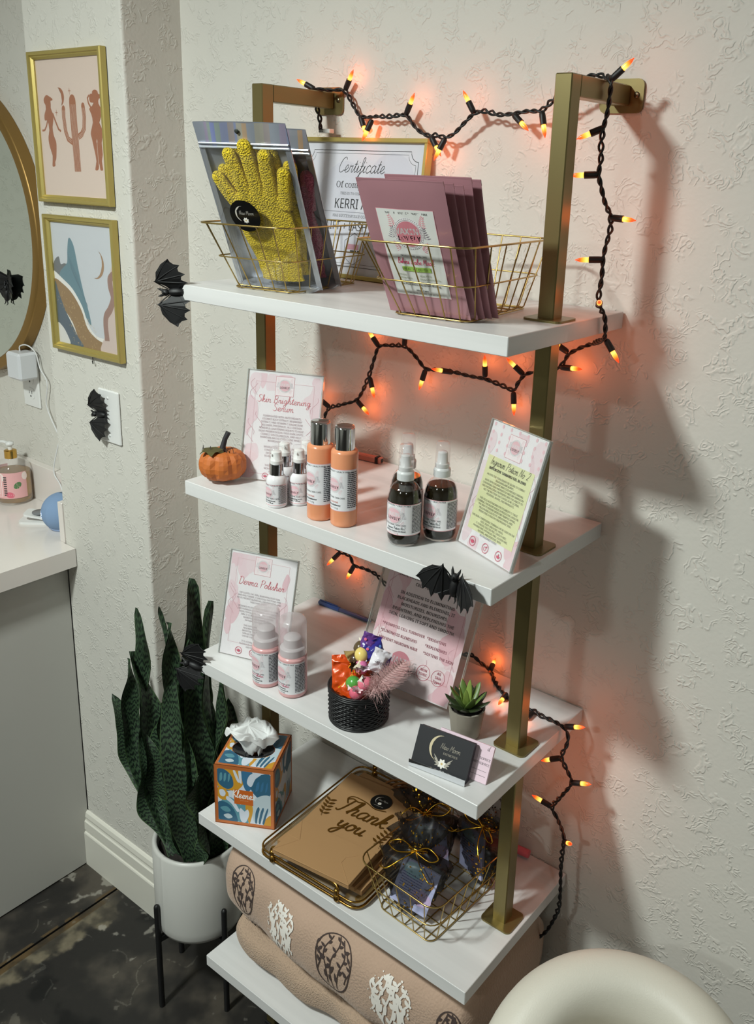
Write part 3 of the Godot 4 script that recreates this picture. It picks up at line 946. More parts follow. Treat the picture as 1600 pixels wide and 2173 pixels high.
func build_vanity():
	var t = thing("vanity_counter", "white quartz counter with low upstands against the column", "counter")
	var q = mat("white quartz", rgb(224, 217, 211), 0.16)
	var s := Solid.new()
	var out := PackedVector2Array([Vector2(-2.0, 0.0), Vector2(-0.692, 0.0), Vector2(-0.692, ZP + 0.002), Vector2(-0.645, ZP + 0.002), Vector2(-0.645, 0.66), Vector2(-2.0, 0.66)])
	s.prism(out, 0.870, 0.915, Transform3D(Basis(Vector3.RIGHT, Vector3.BACK, Vector3.UP), Vector3.ZERO))
	obj("worktop", s.mesh(), q, t)
	s = Solid.new()
	s.box(Vector3(-1.356, 0.965, 0.010), Vector3(1.288, 0.10, 0.019), Transform3D(), 0.001)
	obj("back_upstand", s.mesh(), q, t)
	s = Solid.new()
	s.box(Vector3(-0.7015, 0.965, 0.0765), Vector3(0.019, 0.10, 0.113), Transform3D(), 0.001)
	obj("side_upstand", s.mesh(), q, t)
	t = thing("vanity_cabinet", "plain grey vanity cabinet end panel under the quartz counter", "cabinet")
	var g = mat("grey laminate", rgb(186, 184, 178), 0.5)
	s = Solid.new()
	s.box(Vector3(-0.697, 0.4365, 0.3855), Vector3(0.018, 0.865, 0.503), Transform3D(), 0.0006)
	obj("end_panel", s.mesh(), g, t)
	s = Solid.new()
	s.box(Vector3(-1.36, 0.485, 0.315), Vector3(1.278, 0.77, 0.628))
	obj("body", s.mesh(), g, t)
	s = Solid.new()
	s.box(Vector3(-1.36, 0.05, 0.28), Vector3(1.278, 0.10, 0.55))
	obj("plinth", s.mesh(), mat("plinth black", rgb(22, 22, 22), 0.6), t)
	for k in 3:
		s = Solid.new()
		s.box(Vector3(-1.785 + 0.425 * k, 0.487, 0.638), Vector3(0.421, 0.758, 0.018), Transform3D(), 0.001)
		obj("door", s.mesh(), g, t)
	# soap pump bottle
	t = thing("soap_bottle", "clear soap pump bottle with pink floral label and gold collar", "soap bottle", Vector3(-1.040, 0.915, 0.062))
	s = Solid.new()
	var pr := PackedVector2Array([Vector2(0.0001, 0.001), Vector2(0.040, 0.001), Vector2(0.045, 0.005), Vector2(0.0455, 0.012), Vector2(0.0455, 0.092), Vector2(0.043, 0.103), Vector2(0.034, 0.110), Vector2(0.018, 0.114), Vector2(0.0135, 0.118), Vector2(0.0135, 0.128)])
	s.lathe(pr, 32)
	obj("bottle", s.mesh(), pane_mat("clear plastic", Color.WHITE, 0.1), t)
	s = Solid.new()
	s.lathe(PackedVector2Array([Vector2(0.0001, 0.005), Vector2(0.042, 0.006), Vector2(0.0435, 0.012), Vector2(0.0435, 0.084), Vector2(0.0435, 0.084), Vector2(0.0001, 0.0841)]), 28)
	var liq = mat("amber soap", Color(rgb(196, 150, 66), 0.25), 0.05)
	liq.refraction_enabled = true
	liq.refraction_scale = 0.033
	liq.transparency = BaseMaterial3D.TRANSPARENCY_ALPHA
	obj("liquid", s.mesh(), liq, t)
	var p := Print.new(self)
	p.rect(-0.085, 0.020, 0.085, 0.090, rgb(232, 176, 176))
	p.up()
	for k in 9: p.disc(-0.08 + 0.02 * k, [0.03, 0.055, 0.078][k % 3], 0.011, [rgb(222, 110, 130), rgb(244, 226, 220), rgb(90, 130, 84)][(k * 2) % 3], 0.008, 12, k)
	p.up()
	p.rect(-0.026, 0.024, 0.022, 0.084, rgb(238, 186, 186))
	p.up()
	p.frame(-0.025, 0.025, 0.021, 0.083, 0.0012, rgb(250, 240, 238))
	p.rows(-0.02, 0.076, 0.016, 14, 0.0032, 0.0014, rgb(248, 228, 226), 3)
	p.rows(0.026, 0.080, 0.034, 9, 0.006, 0.0035, rgb(70, 66, 66), 6)
	obj("label", p.mesh(round_map(0.0462), 0.006), ink_mat("paper label ink", 0.5), t)
	s = Solid.new()
	s.lathe(PackedVector2Array([Vector2(0.0155, 0.119), Vector2(0.0155, 0.139), Vector2(0.0155, 0.139), Vector2(0.012, 0.141), Vector2(0.006, 0.141)]), 24)
	obj("collar", s.mesh(), mat("shiny gold", rgb(206, 164, 84), 0.15, 1.0), t)
	s = Solid.new()
	s.lathe(PackedVector2Array([Vector2(0.0055, 0.141), Vector2(0.0055, 0.152), Vector2(0.0055, 0.152), Vector2(0.010, 0.153), Vector2(0.010, 0.161), Vector2(0.0001, 0.163)]), 18)
	s.tube(PackedVector3Array([Vector3(0, 0.158, 0), Vector3(-0.02, 0.159, 0.006), Vector3(-0.038, 0.157, 0.011), Vector3(-0.043, 0.152, 0.012)]), 0.0042, 8)
	obj("pump", s.mesh(), mat("white plastic", Color.WHITE), t)
	# smart speaker
	t = thing("smart_speaker", "round blue fabric smart speaker with lit clock digits on the counter", "speaker", Vector3(-0.778, 0.915, 0.083), Basis(Vector3.UP, 0.15))
	s = Solid.new()
	pr = PackedVector2Array()
	for i in 17: pr.append(Vector2(0.049 * sin(PI * (i + 3.0) / 19.0), 0.043 - 0.0485 * cos(PI * (i + 3.0) / 19.0)))
	pr.append(Vector2(0.0001, 0.0915))
	s.lathe(pr, 32)
	obj("shell", s.mesh(), mat("blue knit fabric", rgb(126, 152, 186), 0.85), t)
	s = Solid.new()
	s.lathe(PackedVector2Array([Vector2(0.0001, 0.0), Vector2(0.028, 0.0), Vector2(0.034, 0.006), Vector2(0.034, 0.0121), Vector2(0.0001, 0.0122)]), 28)
	obj("base", s.mesh(), mat("blue plastic", rgb(150, 172, 208), 0.3), t)
	p = Print.new(self)
	for b in [[0, 1, 1, 0, 1, 0, 1], [1, 1, 1, 0, 1, 1, 0], [1, 0, 1, 1, 1, 0, 1]].size():
		var seg: Array = [[0, 0, 1, 0, 0, 1, 0], [1, 0, 1, 1, 1, 0, 1], [1, 0, 1, 1, 1, 0, 1]][b]
		var x := -0.026 + 0.012 * b
		var bars := [[0, 2, 1, 2], [0, 1, 0, 2], [1, 1, 1, 2], [0, 1, 1, 1], [0, 0, 0, 1], [1, 0, 1, 1], [0, 0, 1, 0]]
		for k in 7:
			if seg[k]: p.stroke(PackedVector2Array([Vector2(x + bars[k][0] * 0.006, 0.036 + bars[k][1] * 0.006), Vector2(x + bars[k][2] * 0.006, 0.036 + bars[k][3] * 0.006)]), 0.0014, rgb(236, 244, 255))
	var glow = mat("clock display glow", rgb(240, 246, 255), 0.5)
	glow.emission_enabled = true
	glow.emission = rgb(225, 238, 255)
	glow.emission_energy_multiplier = 1.2
	obj("clock_display", p.mesh(func(q: Vector3): return Vector3(sin(q.x / 0.0495 - 0.5) * 0.0495, q.y, cos(q.x / 0.0495 - 0.5) * 0.0495), 0.003), glow, t)
	# white folding stand beside the speaker
	t = thing("charging_stand", "small white folded charging stand lying behind the blue speaker", "stand", Vector3(-0.862, 0.915, 0.10), Basis(Vector3.UP, 0.7))
	s = Solid.new()
	s.prism(rounded(0.085, 0.05, 0.012), 0.0, 0.006, Transform3D(Basis(Vector3.RIGHT, Vector3.FORWARD, Vector3.UP), Vector3.ZERO))
	obj("base", s.mesh(), mat("white plastic", Color.WHITE), t)
	s = Solid.new()
	s.prism(rounded(0.07, 0.045, 0.010), 0.0, 0.005, Transform3D(Basis(Vector3.RIGHT, Vector3.FORWARD, Vector3.UP) * Basis(Vector3.UP, 0.18), Vector3(0.003, 0.014, -0.002)))
	obj("folded_arm", s.mesh(), mat("white plastic", Color.WHITE), t)
	s = Solid.new()
	s.lathe(PackedVector2Array([Vector2(0.018, 0.0), Vector2(0.018, 0.002), Vector2(0.0001, 0.0022)]), 24, Transform3D(Basis(), Vector3(0.004, 0.0225, -0.002)))
	obj("charging_pad", s.mesh(), mat("grey rubber pad", rgb(120, 122, 124), 0.6), t)
# ---------------------------------------------------------------- snake plant
func snake_leaf_mat() -> StandardMaterial3D:
	if mats.has("snake plant leaf"): return mats["snake plant leaf"]
	var m = mat("snake plant leaf", Color.WHITE, 0.5)
	var w := 256
	var h := 512
	var n := noise(0.02, 41, 4)
	var n2 := noise(0.05, 47, 3)
	var out := PackedByteArray()
	out.resize(w * h * 3)
	for y in h:
		for x in w:
			var wav := n.get_noise_2d(x * 1.2, y * 0.5) * 13.0 + n2.get_noise_2d(x * 2.2, y) * 5.0
			var band := sin((y + wav) * TAU / 15.0) + n2.get_noise_2d(x, y * 3.0) * 1.1
			var c := Vector3(58, 80, 56).lerp(Vector3(17, 28, 21), smoothstep(-0.1, 0.3, band))
			var e := absf(x / 255.0 - 0.5) * 2.0
			if e > 0.94: c = Vector3(62, 84, 52)
			var i := (y * w + x) * 3
			out[i] = int(c.x)
			out[i + 1] = int(c.y)
			out[i + 2] = int(c.z)
	m.albedo_texture = ImageTexture.create_from_image(Image.create_from_data(w, h, false, Image.FORMAT_RGB8, out))
	return m

func build_plant():
	var c := Vector3(-0.170, 0.0, 0.185)
	var t = thing("potted_snake_plant", "tall snake plant in a white cylinder pot on a black metal stand", "potted plant", c)
	var s := Solid.new()
	var r := 0.096
	var b := 0.192
	var top := 0.405
	s.lathe(PackedVector2Array([Vector2(0.0001, b), Vector2(r - 0.016, b), Vector2(r - 0.005, b + 0.004), Vector2(r - 0.001, b + 0.014), Vector2(r, b + 0.03), Vector2(r, top - 0.006), Vector2(r - 0.003, top - 0.001), Vector2(r - 0.006, top), Vector2(r - 0.010, top - 0.002), Vector2(r - 0.0115, top - 0.006), Vector2(r - 0.012, top - 0.05)]), 56)
	obj("pot", s.mesh(), mat("white ceramic", rgb(196, 195, 190), 0.35), t)
	s = Solid.new()
	var n := noise(40.0, 3, 3)
	s.grid(func(u, v): return Vector3(sin(u * TAU) * (r - 0.0118) * v, top - 0.028 + n.get_noise_2d(sin(u * TAU) * v * 0.6, cos(u * TAU) * v * 0.6) * 0.012, cos(u * TAU) * (r - 0.0118) * v), 36, 14)
	obj("soil", s.mesh(), mat("dark soil", rgb(34, 29, 25), 0.95), t)
	# stand: a ring crossing under the pot and four round legs
	var black = mat("black powder coat", rgb(17, 17, 18), 0.45)
	for k in 4:
		var a := deg_to_rad(10.0 + 90.0 * k)
		var d := Vector3(sin(a) * -1.0, 0, cos(a))
		s = Solid.new()
		s.tube(PackedVector3Array([d * (r + 0.0065), d * (r + 0.0065) + Vector3(0, 0.27, 0), d * (r + 0.0065) + Vector3(0, 0.2735, 0), d * (r + 0.0065) + Vector3(0, 0.276, 0)]), [0.0062, 0.0062, 0.0052, 0.002], 10)
		obj("stand_leg", s.mesh(), black, t)
		s = Solid.new()
		s.box(Vector3(0, b - 0.008, (r + 0.0065) / 2), Vector3(0.010, 0.012, r + 0.0065), Transform3D(Basis(Vector3.UP, atan2(d.x, d.z)), Vector3.ZERO))
		obj("cross_bar", s.mesh(), black, t)
	# leaves: root x z, tip x y z (world), width, twist turns, wave
	var L := [
		[-0.150, 0.190, -0.148, 1.020, 0.195, 0.074, 0.35, 0.012], [-0.215, 0.185, -0.350, 0.888, 0.190, 0.040, 1.3, 0.030], [-0.195, 0.165, -0.258, 0.912, 0.185, 0.040, 1.0, 0.016],
		[-0.165, 0.205, -0.215, 0.897, 0.195, 0.062, 0.5, 0.022], [-0.215, 0.215, -0.376, 0.758, 0.195, 0.052, 0.3, 0.012], [-0.205, 0.195, -0.452, 0.634, 0.190, 0.062, 0.3, 0.030],
		[-0.185, 0.225, -0.322, 0.791, 0.205, 0.078, 0.4, 0.024], [-0.120, 0.165, -0.112, 0.975, 0.175, 0.056, -0.4, 0.014], [-0.120, 0.200, -0.080, 0.869, 0.195, 0.046, 0.7, 0.018],
		[-0.165, 0.235, -0.285, 0.640, 0.235, 0.066, 0.5, 0.030], [-0.135, 0.225, -0.165, 0.800, 0.225, 0.076, -0.25, 0.018], [-0.115, 0.225, -0.085, 0.635, 0.250, 0.056, -0.5, 0.020],
		[-0.175, 0.145, -0.205, 0.840, 0.140, 0.060, 0.4, 0.02], [-0.105, 0.175, -0.075, 0.760, 0.160, 0.060, 0.3, 0.02], [-0.150, 0.205, -0.130, 0.900, 0.215, 0.080, 0.15, 0.01], [-0.185, 0.205, -0.235, 0.72, 0.215, 0.07, -0.3, 0.02]]
	var lm = snake_leaf_mat()
	for i in L.size():
		var e: Array = L[i]
		var a := Vector3(e[0], top - 0.045, e[1])
		var z := Vector3(e[2], e[3], e[4])
		var bow := Vector3((z.x - a.x) * 0.35, 0, 0.02 * sin(i * 2.1))
		s = Solid.new()
		var spine := func(v: float) -> Vector3:
			var p := a.lerp(z, v) + bow * sin(v * PI) * 0.6
			p.x += e[7] * sin(v * 7.0 + i * 1.7) * smoothstep(0.05, 0.4, v) * 0.7
			return p - c
		var edge := func(u: float, v: float, side: float) -> Vector3:
			var p: Vector3 = spine.call(v)
			var w: float = e[5] * 0.5 * (0.45 + 0.55 * smoothstep(0.0, 0.45, v)) * sqrt(maxf(0.0004, 1.0 - pow(v, 3.2))) * (1.0 - 0.25 * smoothstep(0.75, 1.0, v))
			if v > 0.995: w = 0.0004
			var tw: float = e[6] * TAU * 0.5 * v + 0.62 + 0.5 * sin(i * 3.3)
			var x := (u - 0.5) * 2.0
			var across := Vector3(cos(tw), 0, -sin(tw))
			var out := Vector3(sin(tw), 0, cos(tw))
			var ruf := 0.006 * sin(v * 19.0 + i + x * 1.5) * absf(x)
			return p + across * x * w + out * (w * 0.42 * x * x + ruf + side * 0.0012)
		s.grid(func(u, v): return edge.call(u, v, 1.0), 8, 34)
		s.grid(func(u, v): return edge.call(1.0 - u, v, -1.0), 8, 34)
		obj("leaf", s.mesh(), lm, t)
# ---------------------------------------------------------------- bats
func make_bat(label: String, at: Vector3, b: Basis, fold_l: float, fold_r: float, size := 1.0, lift := 0.0):
	var t = thing("plastic_bat", label, "bat", at, b.scaled(Vector3.ONE * size), "black plastic bats")
	var black = mat("black bat plastic", rgb(15, 15, 17), 0.55)
	for side in [-1.0, 1.0]:
		var fold: float = fold_r if side > 0 else fold_l
		var bend := func(q: Vector3) -> Vector3:
			# the wing swings out of its plane, more towards its tip
			var a := fold * smoothstep(0.0, 0.02, q.x)
			var tq := Vector2(q.x, q.y).rotated(lift * smoothstep(0.0, 0.012, q.x))
			q = Vector3(tq.x, tq.y, q.z)
			var x := q.x * cos(a)
			return Vector3(side * x, q.y, 0.003 + q.z + q.x * sin(a) + 0.003 * sin(q.x * 90.0))
		var s := Solid.new()
		var wing := PackedVector2Array()
		var key := pts2(".002,.006 .010,.014 .017,.026 .0185,.031 .021,.026 .034,.024 .047,.014 .055,.001 .050,-.001 .046,-.006 .044,-.015 .039,-.011 .034,-.012 .029,-.022 .025,-.015 .020,-.014 .014,-.024 .011,-.015 .003,-.013")
		for i in key.size():
			wing.append(key[i])
			wing.append((key[i] + key[(i + 1) % key.size()]) / 2)
		if side < 0:
			# mirrored faces turn over, so the outline is bent with its sides swapped
			s.prism(wing, 0.0013, 0.0, Transform3D(), bend)
		else: s.prism(wing, 0.0, 0.0013, Transform3D(), bend)
		var w = obj("wing", s.mesh(), black, t)
		s = Solid.new()
		for tip in [Vector2(0.055, 0.001), Vector2(0.044, -0.015), Vector2(0.029, -0.022), Vector2(0.014, -0.024), Vector2(0.002, 0.006)]:
			var path := PackedVector3Array()
			for k in 7:
				var q := Vector2(0.0185, 0.027).lerp(tip, k / 6.0)
				path.append(bend.call(Vector3(q.x, q.y + 0.002 * sin(PI * k / 6.0), 0.0014)))
			s.tube(path, [0.0013, 0.0012, 0.0011, 0.001, 0.0009, 0.0008, 0.0004], 5)
		obj("finger_bones", s.mesh(), black, w)
	var s := Solid.new()
	s.ball(Vector3(0, -0.001, 0.006), Vector3(0.0065, 0.014, 0.006), 14)
	s.ball(Vector3(0, 0.015, 0.008), Vector3(0.0056, 0.0062, 0.0056), 14)
	s.ball(Vector3(0, 0.0165, 0.0135), Vector3(0.0022, 0.0018, 0.0022), 8)
	obj("body", s.mesh(), black, t)
	for sx in [-1, 1]:
		s = Solid.new()
		s.tube(PackedVector3Array([Vector3(sx * 0.003, 0.018, 0.008), Vector3(sx * 0.0052, 0.024, 0.007), Vector3(sx * 0.0062, 0.029, 0.006)]), [0.0024, 0.0018, 0.0002], 6)
		obj("ear", s.mesh(), black, t)
		s = Solid.new()
		s.tube(PackedVector3Array([Vector3(sx * 0.003, -0.012, 0.006), Vector3(sx * 0.0045, -0.019, 0.006), Vector3(sx * 0.0045, -0.022, 0.009)]), [0.0014, 0.0012, 0.0005], 6)
		obj("foot", s.mesh(), black, t)
	s = Solid.new()
	s.box(Vector3(0, 0, 0.0005), Vector3(0.012, 0.016, 0.002))
	obj("foam_pad", s.mesh(), mat("white foam tape", rgb(236, 236, 232), 0.8), t)
	return t

func build_bats():
	var up := Basis(Vector3(0, 1, 0), Vector3(-1, 0, 0), Vector3(0, 0, 1))
	make_bat("black plastic bat on the end of the top shelf board", Vector3(0.001, 1.5985, 0.3135), Basis(Vector3.UP, 0.55) * up * Basis(Vector3.BACK, 0.08), 0.15, 0.35)
	make_bat("black plastic bat on the end of the board under the pumpkin, before the snake plant", Vector3(0.012, 0.946, 0.3135), Basis(Vector3.UP, 0.45) * up * Basis(Vector3.BACK, -0.3), 0.2, 0.3)
	make_bat("black plastic bat stuck on the white wall plate", Vector3(-0.489, 1.273, ZP + 0.0066), Basis(Vector3.UP, 0.12) * up * Basis(Vector3.BACK, 0.06), 0.25, 0.25, 1.06)
	make_bat("black plastic bat stuck on the round mirror glass", Vector3(-1.066, 1.452, 0.0102), Basis(Vector3.BACK, -0.15), 0.25, 0.25, 1.2, 0.95)
	make_bat("black plastic bat on the front edge of the board below the oil bottles", Vector3(0.556, 1.2745, 0.3135), Basis(Vector3.BACK, -0.1) * Basis(Vector3.UP, 0.1), 0.30, 0.65)

# ---------------------------------------------------------------- string lights
const CORD_A := "0.037,1.854,0.030 0.035,1.872,0.030 0.033,1.888,0.035 0.038,1.908,0.050 0.037,1.916,0.045 0.053,1.916,0.025 0.075,1.916,0.012 0.092,1.897,0.012 0.109,1.878,0.014 0.129,1.874,0.016 0.153,1.875,0.020 0.184,1.875,0.022 0.215,1.876,0.022 0.238,1.857,0.024 0.259,1.847,0.024 0.279,1.847,0.024 0.292,1.844,0.024 0.311,1.848,0.026 0.332,1.864,0.028 0.352,1.878,0.030 0.371,1.881,0.030 0.397,1.876,0.032 0.422,1.877,0.034 0.447,1.880,0.036 0.472,1.881,0.040 0.491,1.893,0.045 0.513,1.906,0.050 0.536,1.919,0.052 0.557,1.923,0.053 0.573,1.921,0.053 0.594,1.913,0.078 0.595,1.897,0.079 0.597,1.873,0.086 0.599,1.853,0.097 0.601,1.832,0.103 0.602,1.815,0.102 0.604,1.797,0.108 0.605,1.780,0.099 0.607,1.762,0.089 0.608,1.743,0.070 0.610,1.726,0.072 0.611,1.708,0.082 0.613,1.689,0.091 0.615,1.665,0.094 0.617,1.641,0.102 0.618,1.628,0.100 0.618,1.613,0.081 0.618,1.594,0.074 0.618,1.582,0.076 0.582,1.565,0.030 0.558,1.554,0.022 0.537,1.540,0.020 0.525,1.521,0.018 0.508,1.512,0.018 0.484,1.505,0.018 0.464,1.497,0.018 0.452,1.482,0.018 0.445,1.469,0.018 0.418,1.473,0.016 0.389,1.477,0.016 0.357,1.477,0.016 0.327,1.479,0.018 0.298,1.478,0.020 0.272,1.476,0.020 0.253,1.491,0.020 0.227,1.507,0.020 0.194,1.504,0.018 0.168,1.498,0.018 0.158,1.476,0.018 0.147,1.445,0.018 0.132,1.412,0.018 0.116,1.392,0.018 0.082,1.378,0.018 0.052,1.366,0.018 0.040,1.346,0.018 0.044,1.328,0.016"
const CORD_B := "0.063,1.100,0.018 0.080,1.087,0.018 0.107,1.084,0.018 0.119,1.068,0.018 0.146,1.069,0.018 0.180,1.062,0.016 0.231,1.025,0.014 0.309,0.985,0.014 0.369,0.975,0.016 0.398,0.983,0.020 0.420,0.979,0.025 0.434,0.961,0.011 0.458,0.961,0.034 0.497,0.961,0.061 0.533,0.961,0.074 0.551,0.961,0.067 0.571,0.961,0.071 0.593,0.962,0.072 0.614,0.963,0.078 0.623,0.953,0.078 0.624,0.937,0.080 0.617,0.911,0.082 0.625,0.893,0.078 0.635,0.868,0.073 0.623,0.840,0.073 0.603,0.802,0.068 0.613,0.786,0.068 0.621,0.756,0.058 0.625,0.740,0.058 0.624,0.706,0.058 0.625,0.677,0.058 0.628,0.631,0.058 0.626,0.595,0.058 0.610,0.544,0.058 0.587,0.503,0.058 0.570,0.436,0.048 0.559,0.380,0.048 0.556,0.322,0.048 0.551,0.250,0.048 0.550,0.108,0.048"
const BULBS := "0.038,1.916,0.045,0.004,1.932,0.055 0.078,1.917,0.014,0.097,1.944,0.018 0.113,1.876,0.015,0.125,1.854,0.017 0.143,1.870,0.020,0.127,1.835,0.026 0.215,1.877,0.022,0.232,1.905,0.026 0.269,1.845,0.026,0.287,1.822,0.028 0.297,1.843,0.026,0.284,1.814,0.032 0.351,1.878,0.030,0.333,1.908,0.034 0.424,1.876,0.036,0.450,1.856,0.040 0.473,1.879,0.040,0.485,1.842,0.046 0.594,1.914,0.078,0.616,1.935,0.074 0.599,1.855,0.094,0.581,1.846,0.104 0.604,1.797,0.107,0.573,1.795,0.117 0.608,1.743,0.072,0.632,1.742,0.072 0.613,1.689,0.090,0.585,1.687,0.102 0.618,1.631,0.101,0.633,1.639,0.131 0.618,1.580,0.070,0.640,1.552,0.070 0.535,1.543,0.020,0.527,1.552,0.032 0.524,1.518,0.018,0.559,1.521,0.020 0.461,1.496,0.018,0.435,1.518,0.026 0.445,1.466,0.018,0.451,1.431,0.022 0.389,1.480,0.016,0.390,1.514,0.022 0.327,1.478,0.018,0.313,1.482,0.036 0.272,1.474,0.020,0.263,1.440,0.023 0.225,1.508,0.020,0.227,1.535,0.020 0.167,1.498,0.018,0.147,1.518,0.018 0.148,1.440,0.018,0.161,1.409,0.021 0.119,1.392,0.018,0.150,1.373,0.021 0.052,1.367,0.018,0.033,1.380,0.024 0.083,1.084,0.018,0.073,1.070,0.026 0.119,1.068,0.018,0.097,1.024,0.021 0.495,0.963,0.056,0.504,0.963,0.104 0.556,0.963,0.075,0.557,0.963,0.114 0.447,0.977,0.036,0.437,0.981,0.006 0.616,0.965,0.078,0.659,0.982,0.078 0.617,0.910,0.082,0.581,0.889,0.086 0.634,0.867,0.073,0.672,0.882,0.073 0.603,0.801,0.068,0.570,0.808,0.072 0.625,0.738,0.058,0.649,0.759,0.078"
const BULB_GLOW := 1.1
const BULB_LIGHT := 0.0006

func cord(parent, path: PackedVector3Array):
	var fine := PackedVector3Array()
	var sm := smooth3(path, 8)
	# even steps along the run
	fine.append(sm[0])
	var left := 0.0025
	for i in sm.size() - 1:
		var a := sm[i]
		var d := a.distance_to(sm[i + 1])
		var at := left
		while at <= d:
			fine.append(a.lerp(sm[i + 1], at / d))
			at += 0.0025
		left = at - d
	var black = mat("black light cord", rgb(13, 14, 14), 0.5)
	for k in 2:
		var p := PackedVector3Array()
		var nrm := Vector3.ZERO
		for i in fine.size():
			var t := (fine[mini(i + 1, fine.size() - 1)] - fine[maxi(i - 1, 0)]).normalized()
			if nrm == Vector3.ZERO: nrm = t.cross(Vector3(0.3, 0.2, 1)).normalized()
			nrm = (nrm - t * nrm.dot(t)).normalized()
			var an := i * 0.0025 / 0.030 * TAU + PI * k
			var open := 0.0017 + 0.0012 * maxf(0.0, sin(i * 0.0025 / 0.11 * TAU))
			p.append(fine[i] + (nrm * cos(an) + t.cross(nrm) * sin(an)) * open)
		var s := Solid.new()
		s.tube(p, 0.0018, 6)
		obj("wire", s.mesh(), black, parent)

func build_lights():
	var t = thing("string_lights", "black string of small glowing orange lights draped round the gold posts", "string lights")
	cord(t, pts3(CORD_A))
	cord(t, pts3(CORD_B))
	var black = mat("black lamp socket", rgb(22, 17, 17), 0.5)
	var g := Gradient.new()
	g.offsets = PackedFloat32Array([0.0, 0.22, 0.5, 0.72, 1.0])
	g.colors = PackedColorArray([rgb(255, 170, 50), rgb(255, 224, 110), rgb(255, 150, 44), rgb(255, 62, 20), rgb(236, 42, 16)])
	var gt := GradientTexture2D.new()
	gt.gradient = g
	gt.width = 4
	gt.height = 128
	gt.fill_from = Vector2(0, 0)
	gt.fill_to = Vector2(0, 1)
	var glass = mat("orange bulb light", rgb(240, 110, 50), 0.25)
	glass.emission_enabled = true
	glass.emission = Color.WHITE
	glass.emission_operator = BaseMaterial3D.EMISSION_OP_MULTIPLY
	glass.emission_texture = gt
	glass.emission_energy_multiplier = BULB_GLOW
	var so := Solid.new()
	so.lathe(PackedVector2Array([Vector2(0.0026, 0.0), Vector2(0.0042, 0.002), Vector2(0.0046, 0.006), Vector2(0.0047, 0.019), Vector2(0.0047, 0.019), Vector2(0.0036, 0.0192)]), 12)
	var sm := so.mesh()
	var bu := Solid.new()
	bu.lathe(PackedVector2Array([Vector2(0.0031, 0.017), Vector2(0.0034, 0.020), Vector2(0.0034, 0.026), Vector2(0.0029, 0.030), Vector2(0.0020, 0.0335), Vector2(0.0010, 0.0355), Vector2(0.0006, 0.0372), Vector2(0.0001, 0.0375)]), 12)
	var bm := bu.mesh()
	for row in BULBS.split(" ", false):
		var q = row.split_floats(",")
		var a := Vector3(q[0], q[1], q[2])
		var d := (Vector3(q[3], q[4], q[5]) - a).normalized()
		var x := d.cross(Vector3.UP if absf(d.y) < 0.9 else Vector3.RIGHT).normalized()
		var o = obj("lamp_socket", sm, black, t)
		o.transform = Transform3D(Basis(x, d, x.cross(d)), a)
		obj("light_bulb", bm, glass, o)
		var l := OmniLight3D.new()
		l.name = "bulb_light"
		o.add_child(l)
		l.position = Vector3(0, 0.0255, 0)
		l.light_color = rgb(255, 112, 58)
		l.light_energy = BULB_LIGHT
		l.light_size = 0.004
		l.omni_range = 6.0
		l.omni_attenuation = 2.0
		l.shadow_enabled = true
	# the plug end with its paper tag, standing on the certificate frame
	var s := Solid.new()
	s.box(Vector3(0, 0, 0), Vector3(0.026, 0.007, 0.012), Transform3D(), 0.001)
	var p = obj("cord_tag", s.mesh(), mat("white paper tag", rgb(226, 226, 222), 0.6), t)
	p.position = Vector3(0.043, 1.8515, 0.022)
	var pr := Print.new(self)
	pr.rows(-0.012, 0.0022, -0.002, 3, 0.0015, 0.0009, rgb(30, 30, 30), 4)
	var lt = obj("tag_print", pr.mesh(), ink_mat("tag ink"), p)
	lt.position.z = 0.0062
# ---------------------------------------------------------------- top shelf
func make_basket(label: String, at: Vector3, turn: float, lip := 0.1125):
	var t = thing("wire_basket", label, "basket", at, Basis(Vector3.UP, turn), "gold wire baskets")
	var gold = mat("thin gold wire", rgb(186, 160, 98), 0.3, 1.0)
	# lip: how far the front of the rim leans out
	var ring := func(w: float, d: float, y: float, r: float, out: float) -> PackedVector3Array:
		var p := PackedVector3Array()
		for q in rounded(w, d, r, 6): p.append(Vector3(q.x, y, q.y + (out if q.y > 0 else 0.0)))
		return p
	var h := 0.098
	for e in [["rim", 0.165, 0.225, h, 0.024, 0.0014], ["middle_ring", 0.142, 0.202, h * 0.5, 0.022, 0.0011], ["base_ring", 0.114, 0.174, 0.0025, 0.014, 0.0011]]:
		var s := Solid.new()
		s.tube(ring.call(e[1], e[2], e[3], e[4], (lip - 0.1125) * e[3] / h), e[5], 6, true)
		obj(e[0], s.mesh(), gold, t)
	# bent wires that run down one side, under the floor and up the other
	for k in 5:
		var x := -0.044 + 0.022 * k
		var s := Solid.new()
		s.tube(PackedVector3Array([Vector3(x * 1.36, h, lip - 0.0007), Vector3(x * 1.02, 0.006, 0.0885), Vector3(x, 0.0012, 0.084), Vector3(x, 0.0012, -0.084), Vector3(x * 1.02, 0.006, -0.0885), Vector3(x * 1.36, h, -0.1118)]), 0.0010, 5)
		obj("wire", s.mesh(), gold, t)
	for k in 7:
		var z := -0.072 + 0.024 * k
		var s := Solid.new()
		s.tube(PackedVector3Array([Vector3(0.0818, h, z * 1.25 + (lip - 0.1125) * maxf(0.0, z / 0.072)), Vector3(0.0585, 0.006, z * 1.02), Vector3(0.054, 0.0032, z), Vector3(-0.054, 0.0032, z), Vector3(-0.0585, 0.006, z * 1.02), Vector3(-0.0818, h, z * 1.25 + (lip - 0.1125) * maxf(0.0, z / 0.072))]), 0.0010, 5)
		obj("wire", s.mesh(), gold, t)
	return t

